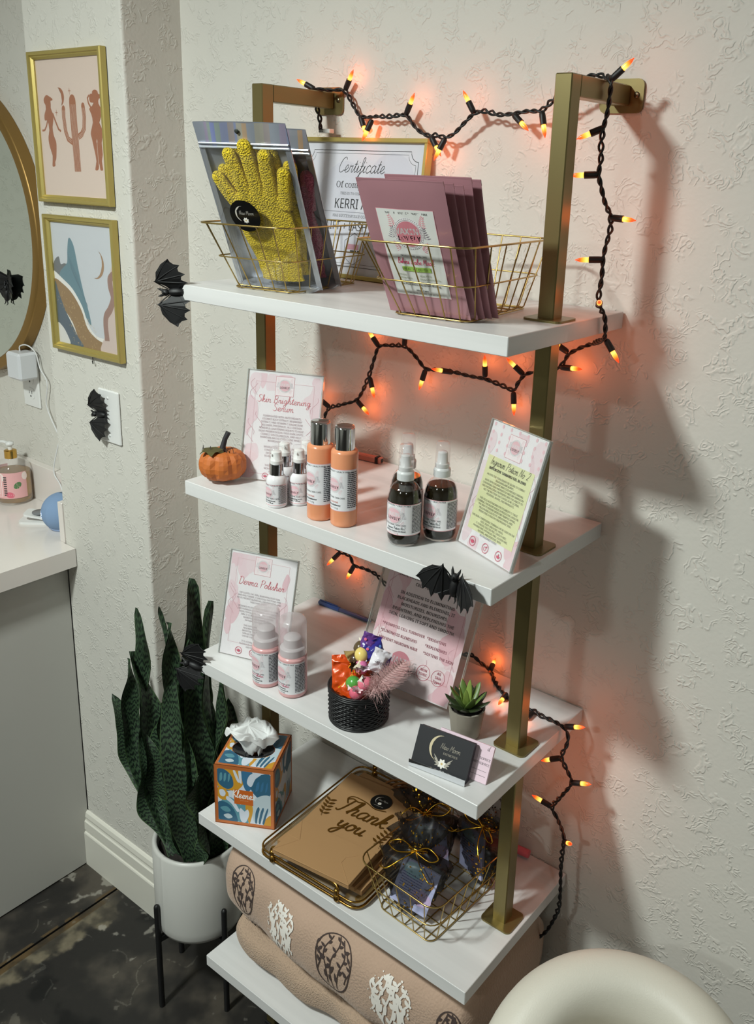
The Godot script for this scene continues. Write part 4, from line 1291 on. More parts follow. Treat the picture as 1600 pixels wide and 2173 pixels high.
# the round black seal with a thin moon and a white flower
func seal(p: Print, x: float, y: float, r: float):
	p.disc(x, y, r, rgb(16, 16, 19), -1.0, 36)
	p.up()
	p.moon(x - r * 0.12, y + r * 0.12, r * 0.5, 0.16, PI * 0.92, rgb(205, 200, 190))
	flower(p, x, y - r * 0.28, r * 0.2)
	p.script("New Moon", x + r * 0.12, y + r * 0.08, r * 0.13, r * 0.022, rgb(150, 146, 140))
	p.rect(x - r * 0.4, y - r * 0.62, x + r * 0.55, y - r * 0.59, rgb(150, 146, 140))

func flower(p: Print, x: float, y: float, r: float):
	for k in 7:
		var a := TAU * k / 7.0 + 0.3
		p.leaf(Vector2(x, y), Vector2(x, y) + Vector2(cos(a), sin(a)) * r, r * 0.3, rgb(238, 234, 226))
	p.up()
	p.disc(x, y, r * 0.24, rgb(206, 178, 120), -1.0, 10)

func make_glove(parent, called: String, m: Material, off: Vector3):
	# knitted glove: palm, cuff and five fingers swept as one soft mesh
	var s := Solid.new()
	var fingers := [
		["-.030,.118 -.050,.148 -.061,.172", .0125, .0105], ["-.020,.140 -.027,.180 -.033,.206", .0125, .0115], [".0,.145 -.003,.190 -.005,.2185", .0125, .0118],
		[".020,.140 .021,.182 .023,.205", .0122, .0112], [".038,.130 .043,.160 .047,.181", .0115, .0105]]
	for f in fingers:
		var q = smooth2(pts2(f[0]), 6)
		var path := PackedVector3Array()
		var rad := []
		var a: Vector2 = q[0]
		for i in q.size():
			var v := float(i) / (q.size() - 1)
			path.append(Vector3(q[i].x, q[i].y, 0))
			rad.append(lerpf(f[1], f[2], v))
		var tip: Vector2 = (q[q.size() - 1] - q[q.size() - 2]).normalized()
		for k in 4:
			var e := (k + 1) / 4.0
			path.append(path[q.size() - 1] + Vector3(tip.x, tip.y, 0) * f[2] * sin(e * PI / 2))
			rad.append(maxf(0.0004, f[2] * cos(e * PI / 2)))
		s.tube(path, rad, 14, false, false)
	var n := noise(160.0, 5, 2)
	s.grid(func(u, v):
		var a: float = u * TAU
		var y: float = 0.012 + v * 0.150
		var w: float = lerpf(0.036, 0.047, smoothstep(0.12, 0.5, v)) * (1.0 - 0.45 * smoothstep(0.84, 1.0, v))
		var d: float = 0.011 + 0.003 * sin(v * PI)
		if v < 0.2: w += 0.0012 * sin(v * 150.0)
		var x: float = 0.004 - 0.006 * smoothstep(0.3, 0.75, v)
		return Vector3(x + sin(a) * w, y, cos(a) * d * (1.0 - 0.5 * smoothstep(0.9, 1.0, v))), 28, 30)
	var g = obj(called, s.mesh(), m, parent)
	g.transform = Transform3D(Basis.from_scale(Vector3(1, 1, 0.6)), off)
	return g

func terry(called: String, c: Color) -> StandardMaterial3D:
	var m = mat(called, c, 0.95)
	m.rim_enabled = true
	m.rim = 0.4
	var nt := NoiseTexture2D.new()
	nt.width = 256
	nt.height = 256
	nt.seamless = true
	nt.noise = noise(0.09, 61, 3)
	m.heightmap_enabled = true
	m.heightmap_texture = nt
	m.heightmap_scale = 0.9
	m.uv1_triplanar = true
	m.uv1_scale = Vector3.ONE * 14.0
	return m

func make_pouch(label: String, a: Vector3, b: Vector3, tilt: float, h: float, glove_mat: Material, sealed: bool):
	var w := a.distance_to(b)
	var t = thing("glove_pouch", label, "pouch", (a + b) / 2, lean_basis(a, b, tilt), "foil pouches of exfoliating gloves")
	var foil = mat("silver foil", rgb(176, 180, 188), 0.26, 0.55)
	var film = pane_mat("clear pouch film", rgb(150, 155, 160), 0.04, 0.05)
	var n := noise(9.0, 17, 3)
	# depth of the filled pouch: a standing gusset below, flat at the zip
	var deep := func(u: float, v: float) -> float: return (0.022 * pow(maxf(0.0, 1.0 - v / 0.86), 0.5) + 0.003) * pow(maxf(0.0, sin(PI * clampf(u, 0.0, 1.0))), 0.55)
	var crease := func(u: float, v: float) -> float: return n.get_noise_2d(u * 0.5, v * 0.35) * 0.004 * sin(PI * u) * (1.0 - smoothstep(0.8, 0.9, v))
	var s := Solid.new()
	s.grid(func(u, v): return Vector3((0.5 - u) * w, v * h, -deep.call(u, v) + crease.call(u, v)), 16, 30)
	obj("back_foil", s.mesh(), foil, t)
	s = Solid.new()
	s.grid(func(u, v): return Vector3((u - 0.5) * w, v * h * 0.86, deep.call(u, v * 0.86) + 0.004 * sin(PI * u) + crease.call(1.0 - u, v)), 16, 26)
	obj("front_film", s.mesh(), film, t)
	# sealed silver margins, gusset and header
	s = Solid.new()
	for sx in [-1.0, 1.0]:
		s.box(Vector3(sx * (w / 2 - 0.004), h * 0.43, 0.0008), Vector3(0.009, h * 0.86, 0.0012))
	obj("side_seal", s.mesh(), foil, t)
	s = Solid.new()
	s.grid(func(u, v):
		var d: float = deep.call(u, 0.0) + 0.004 * sin(PI * u)
		return Vector3((u - 0.5) * w, 0.001 + 0.030 * (1.0 - pow(absf(u - 0.5) * 2.0, 2.0)) * 0.0 + 0.0035 * sin(PI * v), lerpf(d, -d, v)), 12, 6)
	obj("gusset", s.mesh(), foil, t)
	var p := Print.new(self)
	var glint_hues := [rgb(168, 172, 184), rgb(182, 172, 172), rgb(166, 180, 176), rgb(160, 168, 200), rgb(178, 168, 192), rgb(170, 176, 188), rgb(188, 184, 172), rgb(206, 178, 150), rgb(150, 160, 210)]  # rainbow glints of the foil, painted as slanted colour stripes
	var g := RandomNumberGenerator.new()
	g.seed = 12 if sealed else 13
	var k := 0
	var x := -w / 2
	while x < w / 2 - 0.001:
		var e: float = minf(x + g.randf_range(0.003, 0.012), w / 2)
		p.poly(PackedVector2Array([Vector2(x, h * 0.86), Vector2(e, h * 0.86), Vector2(minf(e + 0.006, w / 2), h), Vector2(minf(x + 0.006, w / 2) if x > -w / 2 else x, h)]), glint_hues[g.randi() % glint_hues.size()])
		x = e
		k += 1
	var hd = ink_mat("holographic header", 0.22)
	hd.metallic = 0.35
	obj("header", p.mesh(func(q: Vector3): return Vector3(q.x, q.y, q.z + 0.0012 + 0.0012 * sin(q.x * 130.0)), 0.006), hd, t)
	for y in [0.865, 0.885]:
		s = Solid.new()
		s.box(Vector3(0, h * y, 0.0022), Vector3(w - 0.001, 0.0032, 0.0030), Transform3D(), 0.001)
		obj("zip_strip", s.mesh(), pane_mat("clear zip", rgb(225, 230, 238), 0.45, 0.2) if y < 0.87 else foil, t)
	if sealed:
		s = Solid.new()
		s.lathe(PackedVector2Array([Vector2(0.0035, 0.0), Vector2(0.0035, 0.0004), Vector2(0.0001, 0.0004)]), 12, Transform3D(Basis(Vector3.RIGHT, PI / 2), Vector3(-0.004, h * 0.955, 0.0026)))
		obj("hang_hole", s.mesh(), mat("hang hole", rgb(40, 46, 42), 0.6), t)
		p = Print.new(self)
		seal(p, 0.0, 0.0, 0.0245)
		var st = obj("seal_sticker", p.mesh(func(q: Vector3): return Vector3(q.x, q.y, q.z - q.x * q.x * 0.9)), ink_mat("sticker ink", 0.3), t)
		st.position = Vector3(-0.012, h * 0.505, 0.0245)
	return t

func feather_print(p: Print, at: Vector2, len: float, turn: float, flip: float, col: Color):
	for i in 6:
		var v := i / 6.0
		var q := at + Vector2(flip * 0.25 * sin(v * 2.0) * len, v * len).rotated(turn)
		for sd in [-1.0, 1.0]: p.leaf(q, q + Vector2(sd * (0.42 - 0.3 * v) * len, 0.20 * len).rotated(turn), len * 0.05, col)

func brand(p: Print, x: float, y: float, r: float, strong := true):
	# pink disc with the two-line name, ring of dots and feathers round it
	var grey := rgb(196, 192, 194) if strong else rgb(220, 214, 216)
	for sx in [-1.0, 1.0]:
		feather_print(p, Vector2(x + sx * r * 1.15, y + r * 0.55), r * 0.8, -sx * 0.5, -sx, rgb(222, 150, 160) if strong else rgb(236, 214, 218))
		feather_print(p, Vector2(x + sx * r * 1.35, y - r * 0.35), r * 0.85, -sx * 0.15, -sx, rgb(142, 134, 144) if strong else rgb(190, 184, 190))
		feather_print(p, Vector2(x + sx * r * 0.95, y - r * 1.25), r * 0.7, -sx * 0.9, -sx, rgb(222, 150, 160) if strong else rgb(236, 214, 218))
	p.up()
	p.disc(x, y, r * 1.2, rgb(236, 233, 234), -1.0, 36)
	p.up()
	p.dots(x, y, r * 1.13, 48, r * 0.04, rgb(120, 112, 116) if strong else rgb(180, 174, 178))
	p.ring(x, y, r * 1.02, r * 0.025, rgb(150, 130, 136), 36)
	p.disc(x, y, r * 0.95, rgb(206, 128, 140) if strong else rgb(228, 186, 194), -1.0, 36)
	p.up()
	p.text("WAXING", x, y - r * 0.04, r * 0.46, grey, 0.5, font_bold, 1.75, 0.95)
	p.text("LOVELY", x, y - r * 0.52, r * 0.36, rgb(22, 20, 22), 0.5, font_bold, 1.75, 1.0)

func mask_art(w: float, h: float) -> Print:
	var p := Print.new(self)
	p.up()
	p.frame(-0.0405, 0.030, 0.0405, 0.152, 0.0008, rgb(226, 150, 162))
	p.rect(-0.040, 0.0305, 0.040, 0.1515, rgb(226, 226, 222))
	p.up()
	p.text("VEGAN * NONTOXIC * CRUELTY-FREE", 0, 0.1455, 0.0026, rgb(40, 38, 40), 0.5, font_bold)
	brand(p, 0, 0.120, 0.0178)
	p.text("PROFESSIONAL SKIN CARE", 0, 0.0885, 0.0016, rgb(50, 48, 50))
	p.script("Bikini Babe Mask", 0, 0.0785, 0.0038, 0.00065, rgb(206, 70, 104), 0.5, 0.25)
	p.rect(-0.0205, 0.0675, 0.0205, 0.0745, rgb(164, 200, 96))
	p.up()
	p.text("BREAKOUT DEFENSE", 0, 0.0692, 0.0033, rgb(60, 84, 36), 0.5, font_plain)
	p.text("Tamanu\nWillow Bark\nTea Tree", -0.031, 0.0605, 0.0028, rgb(150, 160, 130), 0.0)
	p.text("Aloe Vera\nBlue Chamomile\nLavender", 0.002, 0.0605, 0.0028, rgb(150, 160, 130), 0.0)
	p.text("For Post Bikini / Brazilian Waxing\n&\nAfter Care", 0, 0.0465, 0.0026, rgb(62, 62, 58), 0.5, font_bold, 1.7)
	p.text("1 Sheet Mask / Net Wt. 0.88 oz / 25 g", 0, 0.0335, 0.0016, rgb(70, 70, 66))
	return p

func build_shelf1():
	make_basket("gold wire basket holding foil pouches of gloves", Vector3(0.131, Y1, 0.180), deg_to_rad(9.0), 0.140)
	make_basket("gold wire basket holding mauve mask sachets", Vector3(0.459, Y1, 0.192), deg_to_rad(6.5), 0.150)
	var yel = terry("yellow terry knit", rgb(244, 212, 44))
	var pink = terry("mauve terry knit", rgb(176, 92, 118))
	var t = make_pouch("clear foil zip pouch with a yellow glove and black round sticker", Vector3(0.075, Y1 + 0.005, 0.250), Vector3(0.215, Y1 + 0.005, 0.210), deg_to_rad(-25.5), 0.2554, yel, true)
	make_glove(t, "glove", yel, Vector3(0.008, 0.004, 0.004))
	make_glove(t, "glove", terry("yellow terry knit", Color.WHITE), Vector3(0.014, 0.010, -0.006))
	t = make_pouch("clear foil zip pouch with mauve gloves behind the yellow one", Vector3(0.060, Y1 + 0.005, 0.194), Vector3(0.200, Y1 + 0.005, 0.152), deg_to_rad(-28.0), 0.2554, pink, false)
	make_glove(t, "glove", pink, Vector3(0.012, 0.004, 0.002))
	# mask sachets
	var mauve = mat("mauve foil sachet", rgb(176, 128, 136), 0.3, 0.12)
	var art := mask_art(0.12, 0.188)
	var am := art.mesh()
	var n := noise(12.0, 71, 2)
	for k in 5:
		var back := 0.0105 * k
		var a := Vector3(0.405 + 0.0035 * k, Y1 + 0.004, 0.280 - back)
		var b := Vector3(0.5253 + 0.0035 * k, Y1 + 0.004, 0.267 - back)
		t = thing("mask_sachet", "mauve sheet-mask sachet with white label, foremost in its gold basket" if k == 0 else ["", "mauve sheet-mask sachet directly behind the labelled foremost one", "mauve sheet-mask sachet third from the front of its basket", "mauve sheet-mask sachet last but one in its basket", "mauve sheet-mask sachet at the back of the row, nearest the wall"][k], "sachet", (a + b) / 2, lean_basis(a, b, deg_to_rad(-28.5 + 1.2 * k)), "mask sachets in the gold basket")
		var w := 0.121
		var h := 0.1885 - 0.004 * (k % 3)
		var s := Solid.new()
		var puff := func(u: float, v: float) -> float: return 0.0022 * pow(sin(PI * u), 0.5) * pow(sin(PI * v), 0.4) + n.get_noise_3d(u * 0.3, v * 0.3, k) * 0.0012 * sin(PI * u) * sin(PI * v)
		s.grid(func(u, v): return Vector3((u - 0.5) * w, v * h, puff.call(u, v) - 0.010 * pow(v, 3.0) * 0.5), 16, 22)
		s.grid(func(u, v): return Vector3((0.5 - u) * w, v * h, -puff.call(u, v) - 0.0005 - 0.010 * pow(v, 3.0) * 0.5), 16, 22)
		obj("foil_body", s.mesh(), mauve, t)
		for y in [0.004, h - 0.004]:
			s = Solid.new()
			s.box(Vector3(0, y, -0.0002 - (0.005 if y > 0.1 else 0.0)), Vector3(w, 0.007, 0.0012))
			obj("heat_seal", s.mesh(), mauve, t)
		if k == 0:
			obj("label", art.mesh(func(q: Vector3): return Vector3(q.x, q.y, q.z + 0.0004 + puff.call(clampf(q.x / w + 0.5, 0.0, 1.0), clampf(q.y / h, 0.0, 1.0)) - 0.005 * pow(q.y / h, 3.0)), 0.006), ink_mat("sachet ink", 0.45), t)
	build_certificate()

func build_certificate():
	var w := 0.287
	var h := 0.232
	var a := Vector3(-0.029, Y1, 0.038)
	var b := Vector3(a.x + w, Y1, 0.038)
	var t = thing("certificate_frame", "thin gold framed certificate leaning on the wall behind the baskets", "certificate", (a + b) / 2, lean_basis(a, b, deg_to_rad(7.0)))
	var gold = mat("brushed brass frame", Color.WHITE)
	var s := Solid.new()
	for e in [[0, 0.0035, w, 0.007], [0, h - 0.0035, w, 0.007], [-w / 2 + 0.0035, h / 2, 0.007, h - 0.014], [w / 2 - 0.0035, h / 2, 0.007, h - 0.014]]: s.box(Vector3(e[0], e[1], 0), Vector3(e[2], e[3], 0.016), Transform3D(), 0.001)
	obj("frame", s.mesh(), gold, t)
	s = Solid.new()
	s.box(Vector3(0, h / 2, -0.003), Vector3(w - 0.01, h - 0.01, 0.003))
	obj("backing", s.mesh(), mat("frame backing", Color.WHITE), t)
	var p := Print.new(self)
	var W := w / 2 - 0.006
	p.rect(-W, 0.006, W, h - 0.006, rgb(230, 230, 238))
	p.up()
	for e in [[-0.05, 0.12, 0.05, 0.08], [0.04, 0.07, 0.07, 0.05], [-0.08, 0.05, 0.04, 0.05], [0.07, 0.16, 0.05, 0.05]]: p.disc(e[0], e[1], e[2], rgb(222, 222, 233), e[3], 20, e[0] * 9)
	p.up()
	var ink := rgb(28, 28, 32)
	# double border with notched corners
	for k in 2:
		var m := 0.014 + 0.005 * k
		var q := PackedVector2Array()
		for c in 4:
			var sx: float = [1, -1, -1, 1][c]
			var sy: float = [1, 1, -1, -1][c]
			var cen := Vector2(sx * (W - m), h / 2 + sy * (h / 2 - 0.006 - m))
			for i in 7: q.append(cen + Vector2(0.016, 0).rotated(deg_to_rad([270, 360, 90, 180][c] - 15.0 * i)))
		q.append(q[0])
		p.stroke(q, 0.0011 - 0.0005 * k, ink)
	p.script("Certificate", 0.002, 0.176, 0.0125, 0.0011, ink, 0.5, 0.3)
	p.text("Of completion", 0, 0.1510, 0.0100, ink, 0.5, font_serif, 1.7, 1.05)
	p.text("THIS IS TO CERTIFY THAT", 0, 0.1395, 0.0040, ink, 0.5, font_serif, 1.7, 1.1)
	p.text("KERRI ANN", 0.002, 0.1165, 0.0155, ink, 0.5, font_plain, 1.7, 0.98)
	p.rect(-0.085, 0.1105, 0.085, 0.1112, rgb(120, 120, 130))
	p.text("HAS SUCCESSFULLY COMPLETED", 0, 0.1020, 0.0044, ink, 0.5, font_serif, 1.7, 1.05)
	p.text("LIFT + LASH TINT", 0.004, 0.0805, 0.0135, ink, 0.5, font_plain, 1.7, 0.95)
	var hx := PackedVector2Array()
	for i in 7: hx.append(Vector2(0.003 + sin(TAU * i / 6.0) * 0.024, 0.050 + cos(TAU * i / 6.0) * 0.027))
	p.stroke(hx, 0.0009, ink)
	p.rect(-0.012, 0.049, 0.014, 0.058, rgb(206, 150, 168))
	p.rows(-0.004, 0.048, 0.018, 1, 0.006, 0.0045, ink, 8)
	var pr = obj("print", p.mesh(), ink_mat("paper print ink", 0.6), t)
	pr.position.z = 0.0005
	s = Solid.new()
	s.box(Vector3(0, h / 2, 0.0045), Vector3(w - 0.014, h - 0.014, 0.0018))
	obj("glass", s.mesh(), pane_mat("picture glass", rgb(60, 60, 60), 0.02), t)
# ---------------------------------------------------------------- second shelf
func make_sign(label: String, a: Vector3, b: Vector3, tilt: float, h: float, art: Print, clear_margin := 0.0, foot := 0.075):
	var w := a.distance_to(b)
	var t = thing("acrylic_sign", label, "sign", (a + b) / 2, lean_basis(a, b, tilt))
	var ac = pane_mat("clear acrylic", rgb(90, 90, 90), 0.03, 0.03)
	var s := Solid.new()
	s.box(Vector3(0, h / 2, 0.0022), Vector3(w, h, 0.002), Transform3D(), 0.0004)
	obj("front_sheet", s.mesh(), ac, t)
	s = Solid.new()
	s.box(Vector3(0, h / 2, -0.0022), Vector3(w, h, 0.002), Transform3D(), 0.0004)
	obj("back_sheet", s.mesh(), ac, t)
	# foot plate runs back along the board
	var inv := lean_basis(a, b, tilt).inverse() * lean_basis(a, b, 0.0)
	s = Solid.new()
	s.box(Vector3(0, 0.0014, -foot / 2 - 0.002), Vector3(w, 0.002, foot), Transform3D(inv, Vector3.ZERO), 0.0004)
	obj("foot_sheet", s.mesh(), ac, t)
	# bright cut edges of the sheet
	s = Solid.new()
	for sx in [-1, 1]: s.box(Vector3(sx * (w / 2 + 0.0002), h / 2, 0), Vector3(0.0008, h, 0.0066))
	s.box(Vector3(0, h + 0.0002, 0), Vector3(w, 0.0008, 0.0066))
	obj("polished_edge", s.mesh(), pane_mat("acrylic edge", rgb(200, 210, 205), 0.45, 0.15), t)
	s = Solid.new()
	s.box(Vector3(0, h / 2, -0.0006), Vector3(w - 0.002 - clear_margin, h - 0.002 - clear_margin, 0.0006))
	obj("paper", s.mesh(), mat("sign paper", rgb(232, 230, 231), 0.6), t)
	var pr = obj("print", art.mesh(), ink_mat("paper print ink", 0.6), t)
	pr.position.z = 0.0002
	return t

func marble(p: Print, w: float, h: float, base: Color, sd: int, strong := 1.0):
	p.rect(-w / 2, 0.001, w / 2, h - 0.001, base)
	p.up()
	var g := RandomNumberGenerator.new()
	g.seed = sd
	for k in 16:
		var edge := g.randf() < 0.8
		var c := Vector2(g.randf_range(0.34, 0.5) * w * (1 if g.randf() < 0.5 else -1), g.randf_range(0.05, 0.95) * h) if edge else Vector2(g.randf_range(-0.4, 0.4) * w, h * (0.04 if g.randf() < 0.5 else 0.95))
		var q := PackedVector2Array()
		var r := g.randf_range(0.10, 0.22) * w
		for i in 8:
			var e := c + Vector2(r * g.randf_range(0.4, 1.1), 0).rotated(TAU * i / 8.0) * Vector2(0.7, 1.3)
			q.append(Vector2(clampf(e.x, -w / 2 + 0.0005, w / 2 - 0.0005), clampf(e.y, 0.002, h - 0.002)))
		var sm := smooth2(q, 3, true)
		for i in sm.size(): sm[i] = Vector2(clampf(sm[i].x, -w / 2 + 0.0005, w / 2 - 0.0005), clampf(sm[i].y, 0.002, h - 0.002))
		if Geometry2D.triangulate_polygon(sm).size(): p.poly(sm, base.lerp(rgb(216, 148, 162), g.randf_range(0.15, 0.5) * strong))
		p.z += 0.00001
	for k in 9:
		var x := g.randf_range(-0.46, 0.46) * w
		var y := g.randf_range(0.05, 0.8) * h
		if absf(x) < 0.3 * w and y > 0.15 * h: x = signf(x) * 0.42 * w
		var line := PackedVector2Array()
		for i in 6: line.append(Vector2(clampf(x + sin(i * 0.9 + k) * 0.05 * w, -w / 2 + 0.001, w / 2 - 0.001), y + i * 0.03 * h))
		p.stroke(smooth2(line, 4), 0.0006, rgb(196, 140, 152))
	p.up()

func head_mark(p: Print, y: float, r := 0.0095):
	p.rect(-r * 1.75, y - r * 1.7, r * 1.75, y + r * 1.7, rgb(240, 230, 232))
	p.up()
	p.frame(-r * 1.75, y - r * 1.7, r * 1.75, y + r * 1.7, 0.0006, rgb(206, 140, 150))
	brand(p, 0, y + r * 0.1, r, false)

func round_icon(p: Print, x: float, y: float, r: float, kind: int):
	var c := rgb(204, 88, 112)
	p.ring(x, y, r, r * 0.13, c, 24)
	if kind == 0:
		for k in 5: p.leaf(Vector2(x, y - r * 0.45), Vector2(x, y - r * 0.45) + Vector2(0, r * 0.95).rotated((k - 2) * 0.45), r * 0.13, c)
	elif kind == 1:
		p.ring(x - r * 0.1, y - r * 0.1, r * 0.4, r * 0.1, c, 16)
		p.leaf(Vector2(x + r * 0.15, y + r * 0.1), Vector2(x + r * 0.5, y + r * 0.6), r * 0.13, c)
	else:
		p.leaf(Vector2(x, y - r * 0.6), Vector2(x, y + r * 0.55), r * 0.18, c)
		for sx in [-1, 1]: p.leaf(Vector2(x, y - r * 0.5), Vector2(x + sx * r * 0.55, y + r * 0.05), r * 0.17, c)

func lathe_part(called: String, s: String, m: Material, parent, n := 28):
	var b := Solid.new()
	b.lathe(pts2(s), n)
	return obj(called, b.mesh(), m, parent)

func product_label(r: float, y0: float, y1: float, arc: float, what: int) -> ArrayMesh:
	var p := Print.new(self)
	var half := arc * r
	var h := y1 - y0
	p.rect(-half, y0, half, y1, rgb(232, 231, 234))
	p.up()
	p.rect(-half, y0, half, y0 + 0.0009, rgb(226, 172, 178))
	p.rect(-half, y1 - 0.0009, half, y1, rgb(226, 172, 178))
	var d := minf(h * 0.25, r * 0.52)
	p.text("VEGAN * NONTOXIC * CRUELTY FREE", -r * 0.1, y1 - h * 0.075, h * 0.026, rgb(40, 40, 44), 0.5, font_bold, 1.7, 0.9)
	brand(p, -r * 0.1, y1 - h * 0.38, d, false)
	p.text("PROFESSIONAL SKIN CARE", -r * 0.1, y0 + h * 0.305, h * 0.02, rgb(60, 60, 64))
	if what == 0:
		p.text("Skin Brightening Serum", -r * 0.1, y0 + h * 0.19, h * 0.058, rgb(34, 34, 38), 0.5, font_bold, 1.7, 0.72)
		p.text("30 ml / 1 fl oz", -r * 0.1, y0 + h * 0.09, h * 0.05, rgb(34, 34, 38), 0.5, font_bold)
	elif what == 1:
		p.text("FIG ENZYME", -r * 0.1, y0 + h * 0.195, h * 0.036, rgb(204, 104, 84), 0.5, font_plain)
		p.text("Body Exfoliator", -r * 0.1, y0 + h * 0.125, h * 0.038, rgb(44, 54, 62), 0.5, font_bold)
		p.text("4 oz / 113 g", -r * 0.1, y0 + h * 0.055, h * 0.026, rgb(60, 60, 64))
	elif what == 2:
		p.script("Ingrown Potion No.2", r * 0.02, y0 + h * 0.195, h * 0.042, 0.00035, rgb(44, 60, 66))
		p.text("Intensive Tamanu Oil Blend", r * 0.0, y0 + h * 0.11, h * 0.042, rgb(40, 46, 50), 0.5, font_bold, 1.7, 0.75)
		p.text("4 oz / 113 g", -r * 0.1, y0 + h * 0.045, h * 0.026, rgb(206, 150, 156))
	else:
		p.script("Derma Polisher", -r * 0.05, y0 + h * 0.235, h * 0.045, 0.0004, rgb(206, 96, 124))
		p.text("Face Exfoliator", -r * 0.1, y0 + h * 0.165, h * 0.036, rgb(34, 34, 38), 0.5, font_bold)
		p.text("Bamboo + Pro-Vitamin B5", -r * 0.1, y0 + h * 0.10, h * 0.036, rgb(34, 34, 38), 0.5, font_bold, 1.7, 0.8)
		p.text("1.7 oz / 50 ml", -r * 0.1, y0 + h * 0.035, h * 0.028, rgb(34, 34, 38))
	var dark := rgb(58, 58, 64)
	for sx in [-1, 1]: p.rows(minf(sx * r * 1.02, sx * r * 1.9), y1 - h * 0.06, maxf(sx * r * 1.02, sx * r * 1.9), int(h * 0.88 / (h * 0.046)), h * 0.046, h * 0.022, dark, 7 + what)
	return p.mesh(round_map(r + 0.0001), r * 0.12)

func build_shelf2():
	var chrome = mat("polished chrome", rgb(206, 208, 212), 0.07, 1.0)
	var white = mat("white pump plastic", rgb(230, 230, 228), 0.35)
	var clear = pane_mat("clear cap plastic", Color.WHITE, 0.05, 0.05)
	var ink = ink_mat("bottle label ink", 0.4)
	# pumpkin
	var t = thing("carved_pumpkin", "small carved wooden orange pumpkin with a cloth leaf on the shelf end", "pumpkin", Vector3(0.0456, Y2, 0.2690), Basis(Vector3.UP, 0.5))
	var s := Solid.new()
	s.flat()
	var n := noise(14.0, 7, 2)
	var body := func(u: float, v: float) -> Vector3:
		var a := u * TAU
		var lobes := 1.0 - 0.10 * pow(absf(cos(a * 4.0)), 6.0)
		var e := sin(v * PI)
		var r := (0.0395 * pow(e, 0.72) * lobes + n.get_noise_3d(sin(a) * 0.3, v * 0.35, cos(a) * 0.3) * 0.0018) if v > 0.001 and v < 0.999 else 0.0001
		return Vector3(sin(a) * r, 0.0295 - 0.0295 * cos(v * PI) * (1.0 - 0.20 * pow(absf(cos(v * PI)), 5.0)) - 0.004 * (1 if v > 0.95 else 0), cos(a) * r)
	var P := []
	for j in 13:
		var row := []
		for i in 33: row.append(body.call((i % 32) / 32.0, j / 12.0))
		P.append(row)
	for j in 12:
		for i in 32:
			s.tri(P[j][i], P[j][i + 1], P[j + 1][i + 1])
			s.tri(P[j][i], P[j + 1][i + 1], P[j + 1][i])
	var om = mat("carved orange paint", rgb(190, 104, 44), 0.6)
	obj("body", s.mesh(), om, t)
	s = Solid.new()
	s.tube(PackedVector3Array([Vector3(0, 0.050, 0), Vector3(0.001, 0.060, -0.001), Vector3(0.004, 0.072, -0.003), Vector3(0.009, 0.083, -0.006)]), [0.007, 0.0048, 0.0042, 0.0046], 8)
	obj("stem", s.mesh(), mat("dark stem paint", rgb(38, 36, 40), 0.6), t)
	s = Solid.new()
	var lf := PackedVector2Array()
	for k in 20:
		var a := TAU * k / 20.0
		lf.append(Vector2(cos(a), sin(a)) * (0.021 * (1.0 if k % 4 == 0 else 0.72 if k % 2 == 0 else 0.80)))
	s.prism(lf, 0.0, 0.0008, Transform3D(Basis(Vector3.RIGHT, 0.0) , Vector3(-0.012, 0.056, 0.014)), func(q: Vector3): return Vector3(q.x, q.z + 0.006 - (q.x * q.x + q.y * q.y) * 26.0 + 0.0014 * sin(atan2(q.y, q.x) * 5.0), -q.y))
	obj("cloth_leaf", s.mesh(), mat("olive leaf cloth", rgb(84, 78, 40), 0.9), t)
	s = Solid.new()
	for sd in [-1.0, 1.0]:
		var path := PackedVector3Array()
		for k in 20: path.append(Vector3(-0.004 - sd * (0.010 + k * 0.0009), 0.056 + 0.003 * sin(k * 0.5), 0.012) + Vector3(0, 0.003 * sin(k * 0.9), 0.003 * cos(k * 0.9)))
		s.tube(path, 0.0005, 5)
	obj("tendril", s.mesh(), mat("dark wire", Color.WHITE), t)
	# signs
	var W := 0.1341
	var H := 0.184
	var p := Print.new(self)
	marble(p, W - 0.004, H - 0.003, rgb(234, 229, 231), 21)
	p.frame(-W * 0.39, H * 0.06, W * 0.39, H * 0.90, 0.0006, rgb(220, 180, 188))
	head_mark(p, H * 0.87)
	p.script("Skin Brightening", 0, H * 0.715, 0.0060, 0.0006, rgb(218, 118, 128), 0.5, 0.15, 0.0, 1.22)
	p.script("Serum", 0, H * 0.645, 0.0060, 0.0006, rgb(218, 118, 128), 0.5, 0.15, 0.0, 1.3)
	p.text("FORMULATED WITH ANTIOXIDANTS,\nLICORICE ROOT EXTRACT, BEARBERRY\nEXTRACT, AND VITAMIN C MAGNESIUM\nASCORBYL PHOSPHATE, ALL CONTAIN\nPOWERFUL LIGHTENING AGENTS TO HELP\nFIGHT PIGMENTATION, FADE DARK SPOTS,\nCORRECT DISCOLORATION, AND HELP\nMAINTAIN AN EVEN SKIN TONE WHILE\nNOURISHING THE SKIN.\n\nWAXING LOVELY USES HIGHLY\nCONCENTRATED BOTANICAL\nEXTRACTS AND VITAMINS\nTO PROMOTE SMOOTH AND\nHEALTHY SKIN.\n\nTHIS FORMULA IS VEGAN,\nNONTOXIC, PARABEN AND\nPHTHALATE-FREE.", 0, H * 0.585, 0.0030, rgb(172, 146, 152), 0.5, font_plain, 1.72)
	round_icon(p, -0.022, H * 0.045, 0.0052, 0)
	round_icon(p, 0.022, H * 0.045, 0.0052, 1)
	make_sign("clear acrylic sign headed Skin Brightening Serum behind the pumpkin", Vector3(0.0573, Y2 + 0.001, 0.2426), Vector3(0.1815, Y2 + 0.001, 0.1919), deg_to_rad(13.2), H, p)
	W = 0.1243
	H = 0.1837
	p = Print.new(self)
